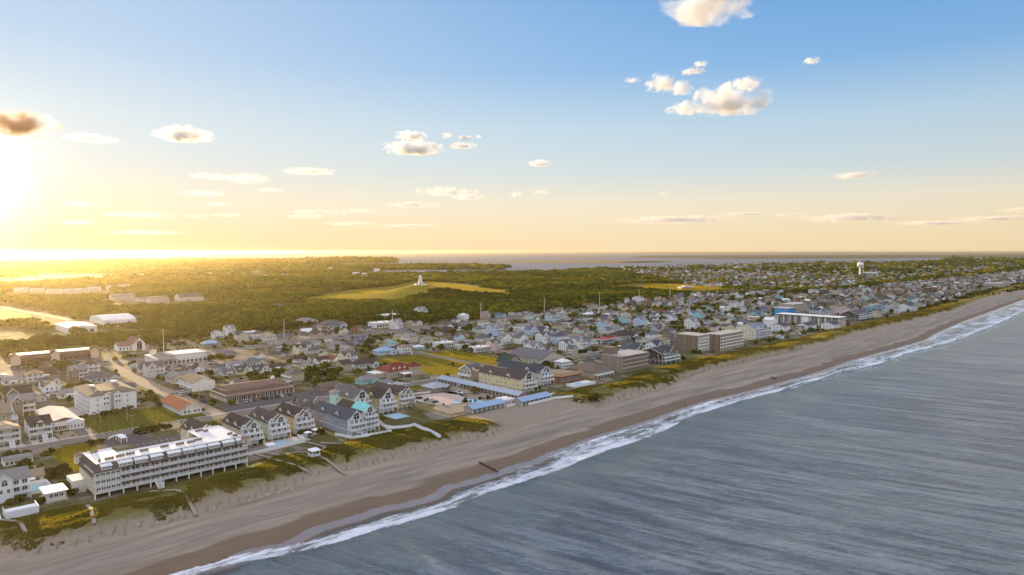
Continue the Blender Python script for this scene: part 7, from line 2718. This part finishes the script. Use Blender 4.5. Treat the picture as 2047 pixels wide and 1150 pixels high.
# sand fences: short slatted lengths set across the dune face
random.seed(4)
fm_ = pmat('grey_slats', (0.34, 0.29, 0.23), 0.9, 0.2, 1)
fmesh = []
for k in range(3):
    mb = MB()
    L = 3.4
    for i in range(15):
        y = L * i / 14
        mb.box(-0.035, 0.035, y - 0.05, y + 0.05, -0.3, 0.75 + random.uniform(-0.12, 0.1))
    mb.bar((0, 0, 0.3), (0, L, 0.3), 0.02).bar((0, 0, 0.8), (0, L, 0.62), 0.02)
    fmesh.append(mb.mesh('sand_fence', fm_))
s = -80.0
while s < 560:
    if not 128 < s < 208:
        n = float(n_vg(s)) - 6.5 + random.uniform(-1.2, 1.2)
        o = link(bpy.data.objects.new('sand_fence', random.choice(fmesh)))
        p = W(s, n)
        z0, z1 = dune_h(s, n), dune_h(s + 1.5, n + 3)
        o.location = (p[0], p[1], z0)
        o.rotation_euler = (math.atan2(z1 - z0, 3.4), 0, ROT - 0.45 + random.uniform(-0.2, 0.2))
        o.scale = (1, random.uniform(0.8, 1.25), 1)
        thing(o, 'short weathered slat sand fence across the seaward dune face', 'sand fence', 'sand fences along the dune face')
    s += random.uniform(2.4, 5.2) if s < 330 else random.uniform(2.2, 4.0)


# people on the sand and gulls
def person(s, n, ang, shirt, trousers, label, step=0.25):
    z = dune_h(s, n)
    r = link(bpy.data.objects.new('person', None))
    p = W(s, n)
    r.location = (p[0], p[1], z)
    r.rotation_euler = (0, 0, ROT + ang)
    me = bpy.data.meshes.new('body')
    J = [(0, 0, 0.95), (0, 0, 1.2), (0, 0, 1.42), (0, 0, 1.54), (0.02, 0, 1.66), (0.02, 0, 1.74),
         (0, 0.2, 1.40), (-0.05, 0.27, 1.12), (0.05, 0.27, 0.86), (0, -0.2, 1.40), (0.06, -0.27, 1.12), (0.14, -0.27, 0.88),
         (0, 0.1, 0.9), (step * 0.45, 0.11, 0.5), (step * 0.5, 0.11, 0.06), (step * 0.5 + 0.16, 0.11, 0.03), (0, -0.1, 0.9), (-step * 0.2, -0.11, 0.5), (-step * 0.7, -0.11, 0.08), (-step * 0.7 + 0.15, -0.11, 0.03)]
    E = [(0, 1), (1, 2), (2, 3), (3, 4), (4, 5), (2, 6), (6, 7), (7, 8), (2, 9), (9, 10), (10, 11), (0, 12), (12, 13), (13, 14), (14, 15), (0, 16), (16, 17), (17, 18), (18, 19)]
    Rd = [0.15, 0.15, 0.17, 0.06, 0.10, 0.09, 0.065, 0.05, 0.04, 0.065, 0.05, 0.04, 0.09, 0.065, 0.045, 0.04, 0.09, 0.065, 0.045, 0.04]
    me.from_pydata(J, E, [])
    o = link(bpy.data.objects.new('body', me), r)
    sk = o.modifiers.new('skin', 'SKIN')
    sv = me.skin_vertices[0].data
    for i, q in enumerate(Rd):
        sv[i].radius = (q, q)
    sv[0].use_root = True
    o.modifiers.new('sub', 'SUBSURF').render_levels = 1
    me.materials.append(pmat('skin', (0.42, 0.26, 0.18), 0.6, 0.05, 3))
    MB().lathe([(0.20, 0.92), (0.19, 1.15), (0.215, 1.38), (0.13, 1.47)], 10).obj('shirt', M_PAINT, r, shirt)
    MB().lathe([(0.12, 0.0), (0.115, 0.12)], 10).obj('hair', pmat('dark_hair', (0.03, 0.02, 0.015), 0.8, 0.1, 3), r).location = (0.0, 0, 1.68)
    tr = MB()
    tr.bar((0, 0.1, 0.93), (step * 0.45, 0.11, 0.5), 0.12, 0, 8).bar((0, -0.1, 0.93), (-step * 0.2, -0.11, 0.5), 0.12, 0, 8)
    tr.obj('trousers', M_PAINT, r, trousers)
    thing(r, label, 'person')


for px, py, a, sh, trs, lb in ((1370, 806, 0.3, (0.03, 0.03, 0.04), (0.02, 0.02, 0.03), 'person in black walking at the wash line, left of a pair'),
                               (1373, 808, 2.8, (0.25, 0.25, 0.28), (0.03, 0.03, 0.05), 'person in grey top at the wash line, right of a pair'),
                               (1523, 752, 0.5, (0.05, 0.05, 0.08), (0.03, 0.03, 0.04), 'lone person in dark clothes on the dry sand left of the farther groyne'),
                               (1651, 727, 0.2, (0.04, 0.03, 0.03), (0.03, 0.03, 0.04), 'person in dark clothes, left one of a far pair on the sand'),
                               (1659, 730, 3.0, (0.12, 0.05, 0.05), (0.03, 0.03, 0.04), 'person in dark red top, right one of a far pair on the sand'),
                               (1791, 692, 0.4, (0.03, 0.04, 0.06), (0.03, 0.03, 0.03), 'person in dark blue near the water at right'),
                               (1769, 658, 0.4, (0.2, 0.2, 0.2), (0.03, 0.03, 0.03), 'far person in grey on the upper beach at right'),
                               (1850, 667, 0.9, (0.04, 0.04, 0.04), (0.05, 0.05, 0.06), 'farthest lone person in black on the beach at right')):
    s, n = PSN(px, py, 2)
    person(s, n, a, sh, trs, lb)
for px, py, lb in ((278, 1056, 'white gull on the sand nearest the bottom left'), (314, 1049, 'white gull on the sand, second from the left'), (427, 1019, 'white gull standing where the plank walk meets the sand'), (497, 1002, 'white gull on the sand below the zigzag walk, fourth from left'),
                   (534, 990, 'white gull on the sand, fifth from left'), (558, 985, 'white gull on the sand, sixth from left'), (585, 978, 'white gull on the sand, rightmost of the line')):
    s, n = PSN(px, py, 3)
    r = empty('gull', s, n, dune_h(s, n), random.uniform(-1, 1))
    k = 1.5
    mb = MB().add([(x * k, y * k, z * k) for x, y, z in ((-0.28, 0, 0.2), (-0.1, -0.09, 0.22), (-0.1, 0.09, 0.22), (0.1, -0.1, 0.24), (0.1, 0.1, 0.24), (-0.05, 0, 0.32), (0.12, 0, 0.34), (0.0, 0, 0.1), (0.2, -0.04, 0.36), (0.2, 0.04, 0.36), (0.22, 0, 0.44), (0.32, 0, 0.38))],
                  [(0, 1, 5), (0, 5, 2), (1, 3, 6, 5), (2, 5, 6, 4), (0, 7, 1), (0, 2, 7), (1, 7, 3), (2, 4, 7), (3, 7, 4), (3, 8, 6), (4, 6, 9), (3, 4, 9, 8), (6, 8, 10), (6, 10, 9), (8, 11, 10), (9, 10, 11), (8, 9, 11)])
    mb.obj('body', M_TRIM, r)
    MB().bar((0.02, -0.05, 0), (0.0, -0.05, 0.2), 0.012).bar((0.02, 0.05, 0), (0.0, 0.05, 0.2), 0.012).obj('legs', M_DARK, r)
    thing(r, lb, 'gull')

# beach grass on the dunes: an uncountable mass of tufts
k = 170000
S_ = np.where(rng.uniform(size=k) < 0.72, rng.uniform(-110, 420, k), rng.uniform(420, 1300, k))
nv = n_vg(S_)
E_ = rng.uniform(-5, DUNE_W - 2, k)
N_ = nv + E_
P2 = A0 + S_[:, None] * U + N_[:, None] * V
ok = (vnoise(P2, 7, 6) * 0.6 + vnoise(P2, 2.5, 8) * 0.5 > np.interp(E_, [-5, 0, 6], [0.90, 0.55, 0.30]))
ok &= vnoise(P2, 19, 61) * 0.7 + vnoise(P2, 6, 62) * 0.3 < 0.72
ok &= ~((S_ > 132) & (S_ < 206))
# open paths and yards stay clear
ii = ((S_ - GS) / CELL).astype(int)
jj = ((N_ - GN_) / CELL).astype(int)
ok &= ~occ[ii, jj]
S_, N_, P2 = S_[ok], N_[ok], P2[ok]
zz = np.array([dune_h(a, b_) for a, b_ in zip(S_, N_)])
k = len(S_)
nf = 3
C = np.repeat(np.c_[P2, zz], nf, 0) + rng.normal(scale=0.22, size=(k * nf, 3)) * np.array([1, 1, 0])
az = rng.uniform(0, 6.28, k * nf)
hh = np.repeat(np.interp(S_, [400, 1000], [1, 2.2]) * rng.uniform(0.25, 0.7, k) * (0.5 + 0.9 * vnoise(P2, 9, 12)), nf) * rng.uniform(0.7, 1.2, k * nf)
dv = np.stack([np.cos(az), np.sin(az), np.zeros_like(az)], 1)
tl = rng.normal(scale=0.3, size=(k * nf, 3)) * hh[:, None]
tl[:, 2] = hh
wv = 0.22 * hh[:, None] + 0.05
vv = np.stack([C - dv * wv, C + dv * wv, C + dv * wv * 0.5 + tl, C - dv * wv * 0.5 + tl], 1).reshape(-1, 3)
pg = np.array([(0.105, 0.105, 0.022), (0.15, 0.135, 0.030), (0.20, 0.165, 0.040), (0.25, 0.20, 0.06)])
ti = np.clip(vnoise(P2, 16, 20) * 2.6 + np.interp(S_, [250, 650], [0, 1.2]) + rng.normal(scale=0.5, size=k), 0, 2.99)
c0 = pg[ti.astype(int)] * (1 - ti % 1)[:, None] + pg[ti.astype(int) + 1] * (ti % 1)[:, None]
o = quads_obj('beach_grass', vv, M_GRASS, np.repeat(c0, nf, 0))
o['kind'] = 'stuff'
print('GRASS', k)


def tuft_field(name, P2, zz, h, cols, nf=3, wd=0.4):
    k = len(P2)
    C = np.repeat(np.c_[P2, zz], nf, 0) + rng.normal(scale=0.25 * h / 0.4, size=(k * nf, 3)) * np.array([1, 1, 0])
    az = rng.uniform(0, 6.28, k * nf)
    hh = h * rng.uniform(0.5, 1.3, k * nf)
    dv = np.stack([np.cos(az), np.sin(az), np.zeros_like(az)], 1) * (wd * hh)[:, None]
    tl = rng.normal(scale=0.3, size=(k * nf, 3)) * hh[:, None]
    tl[:, 2] = hh
    vv = np.stack([C - dv, C + dv, C + dv * 0.6 + tl, C - dv * 0.6 + tl], 1).reshape(-1, 3)
    o = quads_obj(name, vv, M_GRASS, np.repeat(cols, nf, 0))
    o['kind'] = 'stuff'


# standing grass in the open fields catches the low sun
PP, CC_ = [], []
for s0, s1, n0, n1, den, ca, cb in ((205, 300, 182, 286, 2.2, (0.20, 0.19, 0.03), (0.30, 0.23, 0.04)), (-54, -35, 118, 166, 4, (0.22, 0.19, 0.02), (0.32, 0.25, 0.03)), (-34, 40, 181, 229, 2.2, (0.10, 0.12, 0.02), (0.17, 0.16, 0.03)),
                                    (140, 172, 159, 169, 4, (0.2, 0.18, 0.02), (0.28, 0.22, 0.03)), (178, 200, 148, 165, 4, (0.2, 0.18, 0.02), (0.28, 0.22, 0.03)), (5, 26, 110, 165, 3, (0.10, 0.11, 0.02), (0.16, 0.15, 0.03)), (137, 157, 190, 232, 3, (0.11, 0.12, 0.02), (0.18, 0.16, 0.03))):
    k = int((s1 - s0) * (n1 - n0) * den)
    S_, N_ = rng.uniform(s0, s1, k), rng.uniform(n0, n1, k)
    q = A0 + S_[:, None] * U + N_[:, None] * V
    f = vnoise(q, 14, 40)[:, None] * 0.6 + vnoise(q, 3.5, 41)[:, None] * 0.4
    okk = np.ones(k, bool)
    for a, b_, c, d in FOOT:
        if (a, b_, c, d) not in BLOCKED:
            okk &= ~((S_ > a) & (S_ < b_) & (N_ > c) & (N_ < d))
    okk &= np.abs(S_ - 33) > 6
    okk &= np.abs(S_ + 33) > 5
    okk &= np.abs(S_ - 262) > 5
    PP.append(q[okk])
    CC_.append((np.array(ca) * (1 - f) + np.array(cb) * f)[okk] * rng.uniform(0.7, 1.2, (int(okk.sum()), 1)))
PP, CC_ = np.concatenate(PP), np.concatenate(CC_)
tuft_field('meadow_grass', PP, np.full(len(PP), Z0), 0.30, CC_)
PP, ZZ = [], []
for poly in (memorial, east_field):
    q = np.array(poly)
    p = np.stack([rng.uniform(q[:, 0].min(), q[:, 0].max(), 60000), rng.uniform(q[:, 1].min(), q[:, 1].max(), 60000)], 1)
    p = p[poly_mask(p, q)][:16000]
    PP.append(p)
    ZZ.append(np.array([max(Z0, hill_z(a, b_)) - 0.1 if math.hypot(a - HB[0], b_ - HB[1]) < 230 else Z0 for a, b_ in p]))
PP, ZZ = np.concatenate(PP), np.concatenate(ZZ)
f = vnoise(PP, 60, 44)[:, None]
tuft_field('hill_grass', PP, ZZ, 0.8, np.array((0.20, 0.18, 0.03)) * (1 - f) + np.array((0.34, 0.26, 0.04)) * f, 3, 0.6)
# ---------------------------------------------------------------- clouds: small cumulus, far outside the haze
CLOUDS = [(1415, 8, 150, 75, 1.2), (1462, 203, 132, 52, 1.3), (1492, 170, 52, 26, .8), (1324, 168, 62, 32, 1.0), (1362, 177, 42, 26, .8), (1385, 143, 46, 10, .6), (1400, 128, 26, 10, .6), (1372, 218, 66, 24, .7),
          (1524, 190, 30, 22, .5), (1622, 122, 28, 12, .6), (1265, 161, 30, 9, .3), (828, 297, 108, 26, 1.3), (823, 272, 58, 17, .9), (895, 272, 22, 12, .6), (930, 276, 32, 9, .5), (923, 292, 54, 11, .7), (957, 275, 12, 8, .4),
          (366, 270, 90, 25, 1.2), (620, 343, 94, 12, .7), (1080, 328, 48, 12, .7), (495, 358, 74, 17, .8), (420, 353, 64, 10, .5), (893, 384, 124, 18, .9), (935, 395, 66, 10, 1.0), (1030, 390, 36, 14, .8), (1082, 385, 42, 13, .6),
          (825, 410, 108, 11, 1.0), (1708, 351, 70, 11, .8), (640, 425, 110, 10, .9), (722, 422, 66, 9, .8), (610, 433, 70, 8, .7), (705, 448, 100, 8, .7), (405, 387, 70, 9, .7), (440, 408, 50, 7, .6), (455, 430, 56, 6, .6), (290, 430, 90, 11, .8),
          (155, 445, 70, 8, .7), (160, 408, 66, 11, .6), (820, 452, 120, 7, .6), (390, 432, 44, 6, .6), (1350, 440, 230, 15, .9), (1490, 428, 100, 7, .7), (1700, 436, 180, 15, .9), (1870, 446, 130, 7, .7), (1985, 437, 130, 8, .7), (2040, 420, 70, 8, .7),
          (1580, 430, 70, 6, .6), (32, 250, 104, 36, 1.4), (90, 246, 40, 26, .5), (180, 277, 72, 12, .4), (285, 465, 130, 8, .5), (230, 428, 50, 7, .5), (1325, 388, 30, 7, .3), (540, 380, 50, 7, .4)]
_pos = ['left', 'centre', 'right']


def cloud_mesh(seed):
    bm_ = bmesh.new()
    g = random.Random(seed)
    for i in range(7):
        a = -0.62 + 1.24 * i / 6
        rr = 0.36 * (1 - 0.55 * abs(a)) * g.uniform(0.8, 1.2)
        mat_ = Matrix.Translation((a, g.uniform(-0.25, 0.25), g.uniform(-0.15, 0.25))) @ Matrix.Diagonal((rr * 1.15, rr * 1.1, rr * 1.7, 1))
        bmesh.ops.create_icosphere(bm_, subdivisions=2, radius=1.0, matrix=mat_)
    bmesh.ops.convex_hull(bm_, input=bm_.verts)
    loose = [v_ for v_ in bm_.verts if not v_.link_faces]
    bmesh.ops.delete(bm_, geom=loose, context='VERTS')
    # keep only the hull skin
    for f in list(bm_.faces):
        pass
    me = bpy.data.meshes.new('cloud')
    bm_.to_mesh(me)
    bm_.free()
    return me


def hull_mesh(seed):
    """one lumpy closed skin"""
    bm_ = bmesh.new()
    bmesh.ops.create_icosphere(bm_, subdivisions=3, radius=1.0)
    for v_ in bm_.verts:
        k = 1 + 0.22 * mnoise.noise(v_.co * 1.7 + Vector((seed * 3.1, seed, 0))) + 0.12 * mnoise.noise(v_.co * 3.6 + Vector((seed, 0, seed * 2)))
        v_.co *= k
        if v_.co.z < -0.5:
            v_.co.z = -0.5 + (v_.co.z + 0.5) * 0.3
    me = bpy.data.meshes.new('cloud')
    bm_.to_mesh(me)
    bm_.free()
    for p in me.polygons:
        p.use_smooth = True
    return me


def build_clouds():
    for i, (px, py, wp, hp_, dn) in enumerate(CLOUDS):
        x = (px - 1023.5) / F
        y = (575 - py) / F
        d = Vector((x, CP + y * SP, -SP + y * CP))
        elv = max(0.028, d.z / math.hypot(d.x, d.y))
        alt = 1150.0 if py < 400 else 800.0
        dist = alt / elv
        k = dist / math.hypot(d.x, d.y)
        p = Vector((0, 0, CAM_H)) + d * k
        rng_ = d.length * k
        wm, hm = wp / F * rng_ * 0.62, hp_ / F * rng_ * 0.72
        me = hull_mesh(i + 1)
        m = bpy.data.materials.new('cloud_vapour')
        m.use_nodes = True
        m.node_tree.nodes.clear()
        t = NT(m.node_tree)
        out = t.n('ShaderNodeOutputMaterial')
        oc = t.n('ShaderNodeTexCoord').outputs['Object']
        ln = t.vmath('LENGTH', oc)
        asp = max(1.0, wm / hm)
        n1 = t.noise(1.0, 6, 0.62, t.mapping(oc, (1.5 * asp ** 0.7, 1.5 * asp ** 0.7, 1.5 if py < 380 else 1.1), (0, 0, 0), (i * 3.7, i * 1.3, 0)), 0.3)
        f = t.math('SUBTRACT', t.math('MULTIPLY_ADD', n1, 3.4, -1.02 if py < 380 else -1.14), ln)
        dens = t.math('MULTIPLY', t.smooth(f, -0.08, 0.85), (5.0 if px < 60 and py < 300 else 4.4 if py < 330 else 1.4 if py < 400 else 1.1) * dn / hm)
        cc = (0.90, 0.72, 0.48) if px < 60 and py < 300 else (0.975, 0.945, 0.90) if py < 330 else (0.95, 0.90, 0.84) if py < 400 else (0.88, 0.81, 0.75)
        v1 = t.n('ShaderNodeVolumeScatter', {'Color': cc, 'Density': t.math('MULTIPLY', dens, 0.02 if px < 60 else 0.14), 'Anisotropy': 0.7})
        v2 = t.n('ShaderNodeVolumePrincipled', {'Color': cc, 'Density': t.math('MULTIPLY', dens, 0.98 if px < 60 else 0.86), 'Anisotropy': 0.0})
        av = t.n('ShaderNodeAddShader')
        t.t.links.new(v1.outputs[0], av.inputs[0])
        t.t.links.new(v2.outputs[0], av.inputs[1])
        t.t.links.new(av.outputs[0], out.inputs['Volume'])
        me.materials.append(m)
        o = link(bpy.data.objects.new('cloud', me))
        o.location = p
        az = math.atan2(d.x, d.y)
        o.rotation_euler = (0, 0, -az)
        o.scale = (wm, wm * 0.6, hm)
        szn = 'large puffy' if wp > 100 and hp_ > 30 else 'long flat' if wp > 8 * hp_ else 'small ragged' if wp < 40 else 'oblong'
        ht = 'high' if py < 240 else 'middle' if py < 380 else 'low'
        colr = 'orange' if px < 120 and py < 300 else 'cream' if py < 330 else 'tan'
        o['label'] = f"{szn} {colr} cloud"
        o['category'] = 'cloud'
        o['group'] = 'evening clouds'
        CLOUD_REG.append((o, px, py))


CLOUD_REG = []
build_clouds()
# ---------------------------------------------------------------- labels that single each thing out
ORD = ['leftmost', 'second', 'third', 'fourth', 'fifth', 'sixth', 'seventh', 'eighth', 'ninth', 'tenth', 'eleventh', 'twelfth', 'thirteenth', 'fourteenth', 'fifteenth', 'sixteenth', 'seventeenth', 'eighteenth', 'nineteenth', 'twentieth']
MARKS = [('long white-roofed hotel', 320, 920), ('mint green house', 550, 850), ('blue-grey house', 690, 845), ('white apartment block', 210, 800), ('shopping strip', 500, 785), ('red-roofed shop', 360, 815),
         ('church', 262, 690), ('cupola supermarket', 360, 712), ('sports field', 920, 728), ('dark red lodge', 800, 742), ('motel pool', 940, 800), ('large yellow building', 1030, 755), ('brown block hotel', 1255, 725),
         ('tan tower hotel', 1420, 680), ('grey gabled hall', 1125, 718), ('petrol station', 1220, 680), ('green-edged hotel', 1620, 645), ('turquoise block', 1765, 620), ('inland tan hotel', 1612, 605), ('big water tower', 1719, 540),
         ('vaulted sports hall', 190, 638), ('red shopping centre', 110, 705), ('piling house', 70, 860), ('walled pool', 65, 970), ('aqua two-storey house', 780, 690), ('monument hill', 840, 580), ('dark shingled house', 1345, 715), ('tree belt', 600, 758)]


def settle(reg):
    first = {}
    for o, d in reg:
        p = o.matrix_world.translation if False else o.location
        px, py = PX((p.x, p.y, p.z))
        best = min(MARKS, key=lambda m: math.hypot(m[1] - px, 2.2 * (m[2] - py)))
        dx, dy = px - best[1], 2.2 * (py - best[2])
        rel = ('right of' if dx > 0 else 'left of') if abs(dx) > abs(dy) else ('before' if dy > 0 else 'behind')
        first.setdefault(f"{d} {rel} the {best[0]}", []).append((px, py, o))
    for lab, lst in first.items():
        lst.sort(key=lambda q: (q[0], q[1]))
        n_ = len(lst)
        for i, (px, py, o) in enumerate(lst):
            if n_ == 1:
                o['label'] = lab
            elif i == 0:
                o['label'] = lab + ', leftmost'
            elif i == n_ - 1:
                o['label'] = lab + ', rightmost'
            elif n_ <= 2 * len(ORD):
                o['label'] = lab + (f", {ORD[i]} from left" if i < n_ / 2 else f", {ORD[n_ - 1 - i]} from right")
            if len(o['label'].split()) > 16:
                o['label'] = o['label'].replace(' with ', ', ').replace(' the ', ' ')


settle(REG)
cl = {}
for o, px, py in CLOUD_REG:
    side = 'far left' if px < 300 else 'left' if px < 700 else 'centre' if px < 1200 else 'right' if px < 1650 else 'far right'
    ht = 'high' if py < 240 else 'midway up' if py < 380 else 'low'
    cl.setdefault(f"{o['label']} {ht} in the sky at {side}", []).append((px, py, o))
for lab, lst in cl.items():
    lst.sort(key=lambda q: q[0])
    for i, (px, py, o) in enumerate(lst):
        o['label'] = lab if len(lst) == 1 else lab + (', leftmost' if i == 0 else ', rightmost' if i == len(lst) - 1 else f', {ORD[i]} from left')
HAZE_D = 1.8e-5
# ---------------------------------------------------------------- haze
build_dunes()
hz = bpy.data.materials.new('evening_haze')
hz.use_nodes = True
hz.node_tree.nodes.clear()
t = NT(hz.node_tree)
out = t.n('ShaderNodeOutputMaterial')
pv = t.n('ShaderNodeVolumePrincipled', {'Color': (1.0, 0.80, 0.48), 'Density': HAZE_D, 'Anisotropy': 0.79, 'Blackbody Intensity': 0.0})
t.t.links.new(pv.outputs[0], out.inputs['Volume'])
hb = 45000.0
vs = [(x, y, z) for z in (-1.6, 106.0) for y in (-600.0, hb) for x in (-hb, hb)]
hzo = mesh_obj('haze', vs, [(0, 2, 3, 1), (4, 5, 7, 6), (0, 1, 5, 4), (2, 6, 7, 3), (0, 4, 6, 2), (1, 3, 7, 5)], hz)
hzo['kind'] = 'stuff'
